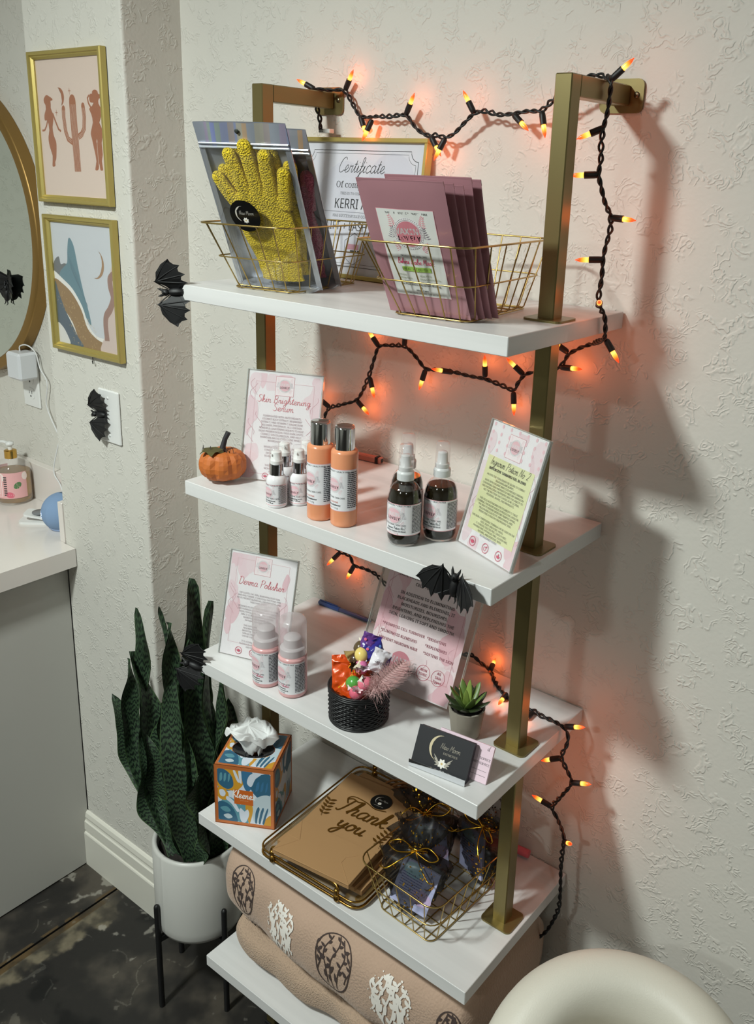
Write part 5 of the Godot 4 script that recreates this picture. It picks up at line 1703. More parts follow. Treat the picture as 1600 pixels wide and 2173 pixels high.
	marble(p, W - 0.004, H - 0.003, rgb(234, 230, 232), 33)
	var g := RandomNumberGenerator.new()
	for k in 28: p.disc(-W * 0.44 + (k % 7) * W * 0.147, H * (0.97 - 0.062 * (k / 7)), 0.0022, rgb(232, 192, 200), 0.0028, 10)
	p.up()
	p.rect(-W * 0.40, H * 0.145, W * 0.42, H * 0.735, rgb(222, 224, 176))
	p.up()
	head_mark(p, H * 0.85, 0.0098)
	p.script("Ingrown Potion No. 2", 0.001, H * 0.672, 0.0056, 0.0005, rgb(60, 60, 58), 0.5, 0.3, 0.0, 0.95)
	p.text("INTENSIVE TAMANU OIL BLEND", 0, H * 0.632, 0.0037, rgb(60, 62, 56), 0.5, font_bold, 1.7, 1.05)
	p.text("AN EFFECTIVE NON-GREASY OIL BLEND TO COMBAT\nINGROWNS AND BUMPS.\nMADE WITH ORGANIC RAW COLD PRESSED TAMANU,\nCONTAINING HIGH AMOUNTS OF ANTI-INFLAMMATORY\nAND ANTIBACTERIAL PROPERTIES WITH THE ABILITY TO\nKILL THE BACTERIA THAT CAUSES ACNE, ECZEMA,\nPSORIASIS, RASHES, AND BREAKOUTS.\n\nTHIS OIL IS ALSO KNOWN FOR ITS ABILITY TO TREAT\nSCARRING. THIS BLEND BUILDS A PROTECTIVE LAYER ON\nTHE SKIN TO PREVENT MOISTURE FROM ESCAPING,\nPROLONGING ELASTICITY, SMOOTHNESS, AND\nPROMOTING A HEALTHY AND RADIANT SKIN.\n\nTHIS NON-COMEDOGENIC FORMULA CAN BE USED ON THE\nFACE, BODY, AND PUBIC AREAS.\nIT IS VEGAN, SILICON FREE, CRUELTY-FREE,\nPARABEN-FREE, PHTHALATE-FREE, GLUTEN-FREE,\nNATURAL, AND NONTOXIC WITH\nNO FRAGRANCE ADDED.", 0.001, H * 0.585, 0.00265, rgb(96, 96, 84), 0.5, font_plain, 1.66, 0.98)
	for k in 3: round_icon(p, -0.030 + 0.030 * k, H * 0.065, 0.0066, k)
	make_sign("clear acrylic sign headed Ingrown Potion No. 2 by the gold post", Vector3(0.487, Y2 + 0.001, 0.2141), Vector3(0.6035, Y2 + 0.001, 0.2575), deg_to_rad(16.4), H, p, 0.0, 0.055)
	# serum bottles
	var first = thing("serum_bottle", "small white serum pump bottle at the board edge beside its twin", "bottle", Vector3(0.1945, Y2, 0.2890), Basis(Vector3.UP, -0.05), "small serum pump bottles")
	lathe_part("bottle", ".0001,.0003 .0145,.0003 .0160,.002 .0163,.005 .0163,.040 .0163,.040 .0155,.046 .0125,.050 .0100,.0515 .0100,.053", mat("white glass", rgb(228, 226, 228), 0.12), first)
	obj("label", product_label(0.0163, 0.005, 0.0385, 1.9, 0), ink, first)
	lathe_part("collar", ".0108,.0520 .0108,.0690 .0108,.0690 .0100,.0695 .0085,.0695", chrome, first)
	lathe_part("pump", ".0098,.0692 .0098,.0745 .0098,.0745 .0085,.0755 .0080,.0875 .0080,.0875 .0072,.0885 .0001,.0890", white, first)
	var sp := Solid.new()
	sp.tube(PackedVector3Array([Vector3(0, 0.0845, 0.006), Vector3(0, 0.0845, 0.0105)]), 0.0016, 8)
	obj("nozzle", sp.mesh(), white, first)
	lathe_part("cap", ".0105,.0700 .0103,.0925 .0103,.0925 .0095,.0945 .0001,.0948", clear, first)
	for e in [[0.2130, 0.2585, 0.35, "small white serum pump bottle touching the tall peach bottle"], [0.1720, 0.2500, 0.7, "small white serum pump bottle standing close before the acrylic sign"], [0.1905, 0.2190, 1.1, "small white serum pump bottle in the back row, cap just showing"], [0.2320, 0.2270, 0.3, "small white serum pump bottle hidden behind the peach bottles"]]:
		dup(first, Vector3(e[0], Y2, e[1]), e[2], e[3])
	# exfoliator bottles
	var peach = mat("peach lotion", rgb(222, 148, 108), 0.22)
	first = thing("exfoliator_bottle", "tall peach lotion bottle with chrome cap beside the serum bottles", "bottle", Vector3(0.2775, Y2, 0.2790), Basis(Vector3.UP, -0.02), "peach lotion bottles")
	lathe_part("bottle", ".0001,.0003 .0180,.0003 .0198,.0022 .0200,.005 .0200,.1120 .0190,.1155 .0150,.1172 .0135,.1180", peach, first, 32)
	obj("label", product_label(0.0200, 0.026, 0.0905, 1.85, 1), ink, first)
	lathe_part("cap", ".0148,.1165 .0148,.1490 .0148,.1490 .0140,.1515 .0110,.1520 .0001,.1520", chrome, first)
	dup(first, Vector3(0.3210, Y2, 0.2740), -0.05, "tall peach lotion bottle with chrome cap on the oil bottles' side")
	# oil bottles
	first = thing("oil_bottle", "dark oil spray bottle at the shelf edge with empty base", "bottle", Vector3(0.4294, Y2, 0.2670), Basis(Vector3.UP, 0.10), "dark oil spray bottles")
	var glass = mat("oil bottle glass", Color(0.05, 0.05, 0.04, 0.03), 0.02)
	glass.transparency = BaseMaterial3D.TRANSPARENCY_ALPHA
	lathe_part("bottle", ".0001,.0006 .0195,.0006 .0228,.003 .0240,.007 .0243,.012 .0243,.064 .0236,.072 .0215,.080 .0175,.0868 .0130,.0905 .0112,.0925 .0110,.0960", glass, first, 40)
	var oil = mat("dark olive oil", rgb(24, 19, 8), 0.1)
	lathe_part("oil", ".0001,.0040 .0210,.0042 .0232,.009 .0233,.0130 .0233,.064 .0226,.0715 .0205,.079 .0190,.0820 .0190,.0820 .0001,.0821", oil, first, 36)
	obj("label", product_label(0.0244, 0.0185, 0.0645, 1.8, 2), ink, first)
	lathe_part("dip_tube", ".0014,.082 .0014,.096", pane_mat("clear cap plastic", Color.WHITE, 0.05), first, 8)
	lathe_part("spray_collar", ".0122,.0945 .0124,.1040 .0124,.1040 .0116,.1065 .0102,.1075", mat("pearl spray plastic", rgb(206, 208, 208), 0.35), first)
	lathe_part("spray_head", ".0100,.1070 .0098,.1130 .0098,.1130 .0078,.1142 .0070,.1290 .0070,.1290 .0060,.1305 .0001,.1310", mat("pearl spray plastic", Color.WHITE), first)
	lathe_part("cap", ".0108,.1075 .0100,.1400 .0100,.1400 .0088,.1445 .0001,.1450", pane_mat("tinted clear cap", rgb(225, 205, 208), 0.10, 0.05), first)
	dup(first, Vector3(0.4575, Y2, 0.2190), 0.0, "dark oil spray bottle next to the Ingrown Potion sign")
	dup(first, Vector3(0.3985, Y2, 0.2230), 0.2, "dark oil spray bottle standing behind the other two")
	# marker pen at the wall
	t = thing("marker_pen", "dusty pink marker pen lying on the board against the wall", "marker", Vector3(0.150, Y2 + 0.0062, 0.022), Basis(Vector3.UP, 0.12))
	s = Solid.new()
	s.box(Vector3(-0.022, 0, 0), Vector3(0.085, 0.0115, 0.0115), Transform3D(), 0.002)
	obj("barrel", s.mesh(), mat("dusty pink plastic", rgb(196, 128, 112), 0.4), t)
	s = Solid.new()
	s.box(Vector3(0.0225, 0, 0), Vector3(0.005, 0.0122, 0.0122))
	s.box(Vector3(0.0315, 0, 0), Vector3(0.0012, 0.006, 0.006))
	obj("black_ring", s.mesh(), mat("black plastic", rgb(20, 20, 21), 0.4), t)
	s = Solid.new()
	s.box(Vector3(0.028, 0, 0), Vector3(0.0062, 0.0115, 0.0115), Transform3D(), 0.0015)
	obj("end_cap", s.mesh(), mat("dusty pink plastic", Color.WHITE), t)
# ---------------------------------------------------------------- third shelf
func build_shelf3():
	var W := 0.1326
	var H := 0.1873
	var p := Print.new(self)
	marble(p, W - 0.004, H - 0.003, rgb(234, 230, 232), 52)
	p.frame(-W * 0.39, H * 0.13, W * 0.39, H * 0.93, 0.0006, rgb(220, 186, 192))
	head_mark(p, H * 0.885, 0.0092)
	p.script("Derma Polisher", 0, H * 0.69, 0.0068, 0.00065, rgb(212, 100, 114), 0.5, 0.2, 0.0, 1.1)
	p.text("EXFOLIATES THE SKIN, REMOVING DEAD SKIN\nAND DAILY GRIME. IT UNCLOGS THE PORES AND\nHELPS PREVENT BLEMISHES, PREVENT ACNE, AND\nFADE DARK SPOTS.\n\nDESIGNED TO EFFECTIVELY POLISH THE SKIN,\nTHIS FORMULA IS NON-HARSH AND GENTLE.\nDEEPLY EXFOLIATES THE SKIN TO REVEAL\nSKIN. IT IS INFUSED WITH ALOE AND\nBAMBOO STEM POWDER AND\nNATURAL VOLCANIC ASH.\n\nTHIS EXFOLIANT WILL HELP\nREGENERATION, EVEN AND\nBRIGHTEN THE COMPLEXION\nSKIN GLOWING. SO SOFT IT\nCAN BE USED ON THE FACE.\n\nIT IS VEGAN, CRUELTY-FREE,\nPHTHALATE-FREE, GLUTEN-FREE\nAND NONTOXIC.", 0, H * 0.605, 0.0028, rgb(168, 156, 160), 0.5, font_plain, 1.68)
	for k in 3: round_icon(p, -0.028 + 0.028 * k, H * 0.065, 0.0062, k)
	make_sign("clear acrylic sign headed Derma Polisher behind the foam bottles", Vector3(0.0278, Y3 + 0.001, 0.2746), Vector3(0.1543, Y3 + 0.001, 0.235), deg_to_rad(16.0), H, p)
	W = 0.1988
	H = 0.260
	p = Print.new(self)
	var w2 := W - 0.026
	marble(p, w2, H - 0.026, rgb(238, 222, 224), 64, 1.2)
	for i in p.v.size(): p.v[i].y += 0.013
	p.frame(-w2 * 0.44, 0.045, w2 * 0.44, H - 0.02, 0.0008, rgb(206, 150, 156))
	var ink := rgb(74, 58, 60)
	p.text("A VAJACIAL IS A SKIN TREATMENT\nFOR THE VULVA AREA (BIKINI) TO\nDEEP CLEANSE AND DETOXIFY THE\nSKIN, PROMOTING BLOOD FLOW AND\nCELL TURNOVER.\n\nIN ADDITION TO ELIMINATING\nBLACKHEADS AND BLEMISHES, IT\nMOISTURIZES, NOURISHES,\nBRIGHTENS, AND REPLENISHES THE\nSKIN, LEAVING IT SOFT AND SMOOTH.", 0, 0.222, 0.0052, ink, 0.5, font_bold, 1.85, 1.0)
	p.text("*PROMOTES CELL TURNOVER\n*ELIMINATES BLEMISHES\n*PREVENT INGROWN HAIR", -0.073, 0.106, 0.0047, rgb(140, 70, 84), 0.0, font_bold, 2.6, 0.95)
	p.text("*BRIGHTENS\n*REPLENISHES\n*SOFTENS THE SKIN", 0.018, 0.106, 0.0047, rgb(140, 70, 84), 0.0, font_bold, 2.6, 0.95)
	p.up()
	p.disc(-0.020, 0.052, 0.021, rgb(206, 134, 146), -1.0, 32)
	p.up()
	p.text("WAXING", -0.016, 0.052, 0.0105, rgb(196, 190, 192), 0.5, font_bold, 1.75, 0.95)
	p.text("LOVELY", -0.016, 0.039, 0.0095, rgb(24, 20, 22), 0.5, font_bold)
	for e in [[0.028, "NON\nTOXIC", 0.0555], [0.057, "All\nSkin\nTypes", 0.0585]]:
		p.ring(e[0], 0.053, 0.0125, 0.0008, rgb(190, 90, 108), 28)
		p.text(e[1], e[0], e[2], 0.0042, rgb(160, 70, 88), 0.5, font_bold, 1.65)
	make_sign("large clear acrylic sign about a facial treatment, before the wall lights", Vector3(0.2662, Y3 + 0.001, 0.1833), Vector3(0.4647, Y3 + 0.001, 0.1721), deg_to_rad(24.4), H, p, 0.024, 0.08)
	# foaming bottles
	var first = thing("foam_bottle", "pink foam pump bottle with frosted cap, set nearer the sign", "bottle", Vector3(0.1597, Y3, 0.2830), Basis(Vector3.UP, -0.05), "pink foam pump bottles")
	lathe_part("bottle", ".0001,.0003 .0210,.0003 .0232,.002 .0238,.005 .0238,.0680 .0238,.0680 .0225,.0715 .0190,.0725", mat("pink lotion bottle", rgb(218, 168, 168), 0.2), first, 32)
	obj("label", product_label(0.0238, 0.0075, 0.0660, 1.8, 3), ink_mat("bottle label ink"), first)
	lathe_part("pump_collar", ".0206,.0722 .0206,.0840 .0206,.0840 .0190,.0860 .0150,.0865 .0150,.0865 .0145,.1010 .0145,.1010 .0120,.1040 .0001,.1050", mat("frosted white plastic", rgb(214, 208, 210), 0.4), first)
	lathe_part("frosted_cap", ".0232,.0735 .0230,.1270 .0225,.1325 .0205,.1358 .0170,.1370 .0001,.1372", pane_mat("frosted cap plastic", rgb(222, 208, 210), 0.28, 0.2), first, 32)
	dup(first, Vector3(0.2150, Y3, 0.2765), -0.08, "pink foam pump bottle with frosted cap, next to the candy basket")
	# blue pen
	var t = thing("blue_pen", "blue ballpoint pen lying on the board along the wall", "pen", Vector3(0.095, Y3 + 0.0048, 0.017), Basis(Vector3.UP, 0.05))
	var s := Solid.new()
	s.tube(PackedVector3Array([Vector3(-0.012, 0, 0), Vector3(0.055, 0, 0), Vector3(0.066, 0, 0)]), [0.0041, 0.0041, 0.0012], 10)
	obj("barrel", s.mesh(), mat("clear blue plastic", rgb(70, 84, 124), 0.3), t)
	s = Solid.new()
	s.tube(PackedVector3Array([Vector3(-0.065, 0, 0), Vector3(-0.063, 0, 0), Vector3(-0.012, 0, 0)]), [0.003, 0.0048, 0.0048], 10)
	var cp = obj("cap", s.mesh(), mat("blue pen cap", rgb(48, 82, 150), 0.3), t)
	s = Solid.new()
	s.box(Vector3(-0.04, 0.0058, 0), Vector3(0.045, 0.0014, 0.003), Transform3D(), 0.0004)
	obj("clip", s.mesh(), mat("blue pen cap", Color.WHITE), cp)
	build_candy()
	# succulent
	var c := Vector3(0.5010, Y3, 0.1850)
	t = thing("potted_succulent", "small artificial succulent in a grey concrete pot by the cards", "plant", c)
	lathe_part("pot", ".0001,.0005 .0215,.0005 .0225,.002 .0275,.0400 .0285,.0475 .0285,.0475 .0255,.0478 .0245,.0460 .0240,.0400", mat("grey concrete", rgb(150, 143, 130), 0.85), t, 30)
	lathe_part("gravel", ".0242,.0415 .0001,.0430", mat("dark soil", Color.WHITE), t, 20)
	for ring in 3:
		var cnt: int = [8, 6, 4][ring]
		for k in cnt:
			var an := TAU * (k + 0.5 * (ring % 2)) / cnt + 0.4
			var el: float = [0.30, 0.72, 1.15][ring]
			var len: float = [0.034, 0.033, 0.027][ring]
			var wd: float = [0.0095, 0.0092, 0.0065][ring]
			s = Solid.new()
			s.grid(func(u, v):
				var q: float = u * TAU
				var prof: float = sqrt(maxf(0.0, sin(PI * clampf(0.12 + v * 0.88, 0.0, 1.0)))) * (1.0 - 0.35 * v)
				var lift: float = len * v * sin(el) + 0.010 * v * v
				return Vector3(sin(q) * wd * prof, 0.044 + 0.004 * ring + lift + cos(q) * 0.0032 * prof, 0.004 + len * v * cos(el)), 10, 9)
			var lf = obj("leaf", s.mesh(), mat("succulent dark green", rgb(48, 60, 34), 0.4) if ring == 0 else mat("succulent green", rgb(98, 124, 58), 0.42) if ring == 1 else mat("succulent light green", rgb(136, 158, 76), 0.42), t)
			lf.rotation.y = an
	build_cards()

func wrapper(t, called: String, size: Vector2, m: Material, sd: int):
	# pillow packet with crimped, toothed ends
	var n := noise(30.0, sd, 2)
	var s := Solid.new()
	var puff := func(u: float, v: float, k: float) -> Vector3:
		var x := (u - 0.5) * size.x
		var y := (v - 0.5) * size.y
		var d := 0.011 * pow(maxf(0.0, sin(PI * u)), 0.6) * pow(maxf(0.0, sin(PI * clampf((v - 0.12) / 0.76, 0.0, 1.0))), 0.6)
		return Vector3(x, y, k * (d + 0.0004) + n.get_noise_2d(x * 3.0, y * 3.0) * 0.004)
	s.grid(func(u, v): return puff.call(u, v, 1.0), 14, 18)
	s.grid(func(u, v): return puff.call(1.0 - u, v, -1.0), 14, 18)
	return obj(called, s.mesh(), m, t)

func build_candy():
	var c := Vector3(0.3438, Y3, 0.2575)
	var t = thing("candy_basket", "round black woven plastic basket full of wrapped candy", "basket", c)
	var black = mat("black woven plastic", rgb(17, 17, 19), 0.42)
	lathe_part("cup", ".0001,.001 .0445,.001 .0452,.003 .0470,.0590 .0448,.0590 .0430,.004 .0001,.004", black, t, 40)
	for k in 3:
		var s := Solid.new()
		var ring := PackedVector3Array()
		for i in 40: ring.append(Vector3(sin(TAU * i / 40.0), 0, cos(TAU * i / 40.0)) * (0.0482 - 0.0002 * k) + Vector3(0, 0.0580 - 0.0034 * k, 0))
		s.tube(ring, 0.0019, 6, true)
		obj("rim_band", s.mesh(), black, t)
	for k in 2:
		var s := Solid.new()
		var ring := PackedVector3Array()
		for i in 40: ring.append(Vector3(sin(TAU * i / 40.0), 0, cos(TAU * i / 40.0)) * 0.0462 + Vector3(0, 0.0022 + 0.0036 * k, 0))
		s.tube(ring, 0.0019, 6, true)
		obj("foot_band", s.mesh(), black, t)
	# woven strands: rows that pass over every other upright
	for row in 11:
		var y := 0.0088 + 0.0038 * row
		var s := Solid.new()
		var ring := PackedVector3Array()
		for i in 96:
			var a := TAU * i / 96.0
			var r := 0.0463 + 0.0002 * row * 0.4 + 0.0010 * cos(a * 24.0 + (PI if row % 2 else 0.0))
			ring.append(Vector3(sin(a) * r, y, cos(a) * r))
		s.tube(ring, 0.0017, 5, true)
		obj("woven_strand", s.mesh(), black, t)
	# candies
	var orange = mat("orange foil wrapper", rgb(214, 78, 22), 0.3, 0.1)
	var b := func(x, y, z) -> Basis: return Basis.from_euler(Vector3(x, y, z))
	for e in [[Vector3(-0.020, 0.076, 0.008), b.call(-0.5, 0.15, 0.05), 11, "orange peanut butter cup packet with a small white code patch"], [Vector3(-0.012, 0.069, 0.016), b.call(-0.35, 0.3, -0.1), 12, "orange peanut butter cup packet at the basket rim, lettering showing"], [Vector3(0.004, 0.062, 0.010), b.call(-0.9, 0.5, -0.7), 13, "orange peanut butter cup packet lying low under the green candy"]]:
		var o = thing("candy_packet", e[3], "candy", c + e[0], Basis(Vector3.UP, 0.55) * e[1], "orange candy packets")
		wrapper(o, "wrapper", Vector2(0.046, 0.052), orange, e[2])
		var p := Print.new(self)
		p.text("Reese's", 0.0, 0.0, 0.0085, rgb(240, 190, 40), 0.5, font_bold, 1.7, 0.9, 0.9)
		if e[2] == 11: p.rect(0.012, 0.014, 0.020, 0.022, rgb(224, 220, 214))
		var pr = obj("lettering", p.mesh(func(q: Vector3): return Vector3(q.x, q.y, q.z + 0.0112 - 7.0 * (q.x * q.x + q.y * q.y)), 0.005), ink_mat("wrapper ink", 0.35), o)
		pr.position = Vector3(0.004, -0.002, 0.001)
	var twists := [
		[Vector3(0.006, 0.072, 0.022), rgb(84, 160, 70), rgb(226, 230, 222), "green and white wrapped hard candy with a twisted end"], [Vector3(0.007, 0.092, 0.004), rgb(214, 120, 168), rgb(232, 214, 224), "pink wrapped hard candy in the middle of the heap"],
		[Vector3(0.000, 0.108, -0.004), rgb(232, 206, 120), rgb(238, 228, 204), "yellow and white wrapped hard candy near the heap's top"], [Vector3(-0.012, 0.096, -0.004), rgb(74, 54, 40), rgb(120, 96, 66), "brown and gold wrapped chocolate candy"],
		[Vector3(0.026, 0.076, 0.016), rgb(222, 120, 140), rgb(236, 206, 212), "pink striped wrapped candy under the feather"], [Vector3(0.020, 0.064, 0.030), rgb(220, 104, 126), rgb(240, 214, 218), "pink striped wrapped candy leaning on the basket rim"],
		[Vector3(-0.010, 0.112, -0.014), rgb(92, 76, 52), rgb(176, 150, 96), "gold and brown twisted candy wrapper at the back"], [Vector3(0.016, 0.090, -0.010), rgb(126, 60, 44), rgb(190, 120, 92), "reddish brown wrapped candy behind the pink ones"]]
	for i in twists.size():
		var e: Array = twists[i]
		var o = thing("twist_candy", e[3], "candy", c + e[0], b.call(i * 1.1, i * 0.7, 0.5 + i * 0.9), "twist-wrapped candies in the basket")
		var s := Solid.new()
		var n := noise(120.0, 80 + i, 2)
		s.ball(Vector3.ZERO, Vector3(0.0125, 0.0112, 0.0112), 16)
		var cm = mat("candy wrap %d" % i, e[1], 0.22)
		obj("sweet", s.mesh(), cm, o)
		for sx in [-1.0, 1.0]:
			s = Solid.new()
			s.grid(func(u, v):
				var a: float = u * TAU
				var r: float = 0.0022 + 0.0085 * pow(v, 1.3) * (0.72 + 0.28 * sin(a * 5.0 + i))
				return Vector3(sx * (0.011 + 0.016 * v), sin(a) * r, sx * cos(a) * r * 0.5), 20, 5)
			obj("twist_end", s.mesh(), mat("candy twist %d" % i, e[2], 0.2), o)
	for e in [[Vector3(0.014, 0.113, -0.018), b.call(-0.3, 0.35, 0.25), rgb(52, 48, 138), "purple fruit chew packet standing tall in the heap"], [Vector3(0.002, 0.119, -0.020), b.call(-0.2, 0.2, -0.35), rgb(96, 56, 130), "violet and white candy packet at the very top"], [Vector3(0.032, 0.106, -0.010), b.call(-0.4, 0.45, -0.5), rgb(226, 222, 228), "white candy packet marked vegan beside the feather"]]:
		var o = thing("candy_packet", e[3], "candy", c + e[0], Basis(Vector3.UP, 0.5) * e[1], "small foil candy packets")
		wrapper(o, "wrapper", Vector2(0.030, 0.036), mat("foil " + e[3].get_slice(" ", 0), e[2], 0.25), 90)
		var p := Print.new(self)
		if e[3].begins_with("white"):
			p.text("vegan", -0.003, -0.004, 0.0042, rgb(90, 70, 80))
			p.poly(PackedVector2Array([Vector2(0.005, -0.016), Vector2(0.014, -0.010), Vector2(0.014, 0.014), Vector2(0.008, 0.006)]), rgb(64, 40, 96))
		else:
			for k in 5: p.disc(-0.010 + 0.005 * k, [0.009, -0.006, 0.003, -0.010, 0.007][k], 0.0022, [rgb(216, 90, 130), rgb(110, 150, 220), rgb(230, 226, 240)][k % 3], -1.0, 9)
		var pr = obj("wrapper_print", p.mesh(func(q: Vector3): return Vector3(q.x, q.y, q.z + 0.0108 - 16.0 * (q.x * q.x + q.y * q.y)), 0.004), ink_mat("wrapper ink"), o)
		pr.position.z = 0.001
	# feather
	var f = thing("pink_feather", "soft pale pink feather stuck in the candy basket", "feather", c + Vector3(0.030, 0.052, 0.020), Basis(Vector3.UP, 0.62) * Basis(Vector3.BACK, -0.45))
	var s := Solid.new()
	var quill := func(v: float) -> Vector3: return Vector3(0.022 * v * v, 0.088 * v, 0.006 * sin(v * 3.0))
	var path := PackedVector3Array()
	for k in 13: path.append(quill.call(k / 12.0))
	s.tube(path, 0.0005, 5)
	var pm = mat("pink down", rgb(222, 184, 182), 0.9)
	pm.backlight_enabled = true
	pm.backlight = rgb(150, 110, 110)
	obj("quill", s.mesh(), pm, f)
	var vane := Solid.new()
	for sd in [-1.0, 1.0]:
		for k in 120:
			var v := 0.22 + 0.78 * k / 120.0
			var q: Vector3 = quill.call(v)
			var w := 0.024 * pow(sin(PI * clampf(0.10 + (v - 0.22) / 0.78 * 0.86, 0.0, 1.0)), 0.55) * (1.0 + 0.10 * sin(k * 2.7))
			var up := Vector3(0.004, 0.013 + 0.004 * sin(k * 1.3), 0)
			var prev := q
			for j in 4:
				var e := (j + 1) / 4.0
				var nx := q + Vector3(sd * w * e, 0, 0.004 * e * e + 0.0016 * sin(k * 0.9)) + up * e * e
				var wd := Vector3(0, 0.0011 * (1.1 - e), 0)
				if sd > 0: vane.quad(prev - wd, nx - wd, nx + wd, prev + wd)
				else: vane.quad(nx - wd, prev - wd, prev + wd, nx + wd)
				prev = nx
	var vn = obj("vane", vane.mesh(), pm, f)
	vn.set_meta("kind", "stuff")
	var g := RandomNumberGenerator.new()
	g.seed = 9
	var down := Solid.new()
	for k in 150:
		var v := g.randf_range(0.05, 0.5)
		var q: Vector3 = quill.call(v)
		var d := Vector3(g.randf_range(-1, 1), g.randf_range(-0.5, 0.5), g.randf_range(-0.5, 0.7)).normalized() * g.randf_range(0.010, 0.028)
		down.tube(PackedVector3Array([q, q + d * 0.5 + Vector3(0, 0.003, 0), q + d + Vector3(g.randf_range(-0.004, 0.004), -0.003, 0.003)]), [0.00035, 0.0003, 0.0001], 3, false, false)
	var dn = obj("down", down.mesh(), pm, f)
	dn.set_meta("kind", "stuff")

func build_cards():
	var a := Vector3(0.4816, Y3, 0.3005)
	var b := Vector3(0.5731, Y3, 0.2880)
	var B := lean_basis(a, b, deg_to_rad(26.7))
	var c := (a + b) / 2
	var t = thing("card_holder", "small chrome business card holder near the shelf edge", "card holder", c, lean_basis(a, b, 0.0))
	var s := Solid.new()
	var lip := PackedVector2Array([Vector2(-0.001, 0.001), Vector2(-0.001, 0.011), Vector2(0.0005, 0.011), Vector2(0.0005, 0.0025), Vector2(0.030, 0.0025), Vector2(0.046, 0.040), Vector2(0.0474, 0.0395), Vector2(0.0312, 0.001)])
	var prof := Transform3D(Basis(Vector3(0, 0, -1), Vector3.UP, Vector3.RIGHT), Vector3(-0.046, 0, 0.003))
	s.prism(lip, 0.0, 0.092, prof)
	obj("bracket", s.mesh(), mat("polished chrome", Color.WHITE), t)
	t = thing("business_cards", "stack of black business cards with a moon and white flower", "cards", c + Vector3(0, 0.0035, 0), B)
	s = Solid.new()
	s.box(Vector3(0, 0.0285, -0.006), Vector3(0.089, 0.055, 0.010), Transform3D(), 0.0003)
	obj("stack", s.mesh(), mat("black card", rgb(27, 28, 33), 0.5), t)
	s = Solid.new()
	s.box(Vector3(0.0, 0.0285, -0.0005), Vector3(0.0905, 0.056, 0.0006))
	obj("front_card", s.mesh(), mat("black card", Color.WHITE), t)
	var p := Print.new(self)
	p.moon(-0.004, 0.033, 0.0185, 0.22, PI * 0.95, rgb(206, 192, 160))
	p.up()
	flower(p, 0.003, 0.0135, 0.0075)
	for sx in [-1, 1]:
		for k in 4: p.leaf(Vector2(0.003 + sx * 0.004, 0.012), Vector2(0.003 + sx * (0.011 + 0.0015 * k), 0.009 + 0.005 * k), 0.0011, rgb(176, 170, 158))
	p.script("New Moon", 0.011, 0.034, 0.0042, 0.0004, rgb(178, 170, 156))
	p.text("ESTHETICS", 0.013, 0.027, 0.0026, rgb(178, 170, 156), 0.5, font_serif, 1.7, 1.2)
	obj("card_print", p.mesh(), ink_mat("card ink", 0.4), t)
	# pink card behind
	a = Vector3(0.507, Y3, 0.280)
	b = Vector3(0.5935, Y3, 0.2705)
	t = thing("pink_card", "pale pink referral card standing behind the black cards", "card", (a + b) / 2 + Vector3(0, 0.0012, 0), lean_basis(a, b, deg_to_rad(26.7)))
	s = Solid.new()
	s.box(Vector3(0, 0.027, -0.003), Vector3(0.089, 0.053, 0.004))
	obj("card", s.mesh(), mat("pale pink card", rgb(230, 204, 216), 0.55), t)
	p = Print.new(self)
	p.script("d", 0.036, 0.046, 0.0035, 0.0004, rgb(40, 36, 40))
	p.text("SERVICE\nFIRST SERVICE", 0.043, 0.032, 0.0030, rgb(50, 44, 50), 1.0, font_serif, 2.3)
	p.rect(0.0, 0.0165, 0.041, 0.0169, rgb(60, 54, 60))
	p.rect(0.0, 0.0095, 0.041, 0.0099, rgb(60, 54, 60))
	var pr = obj("card_print", p.mesh(), ink_mat("card ink"), t)
	pr.position.z = -0.0008
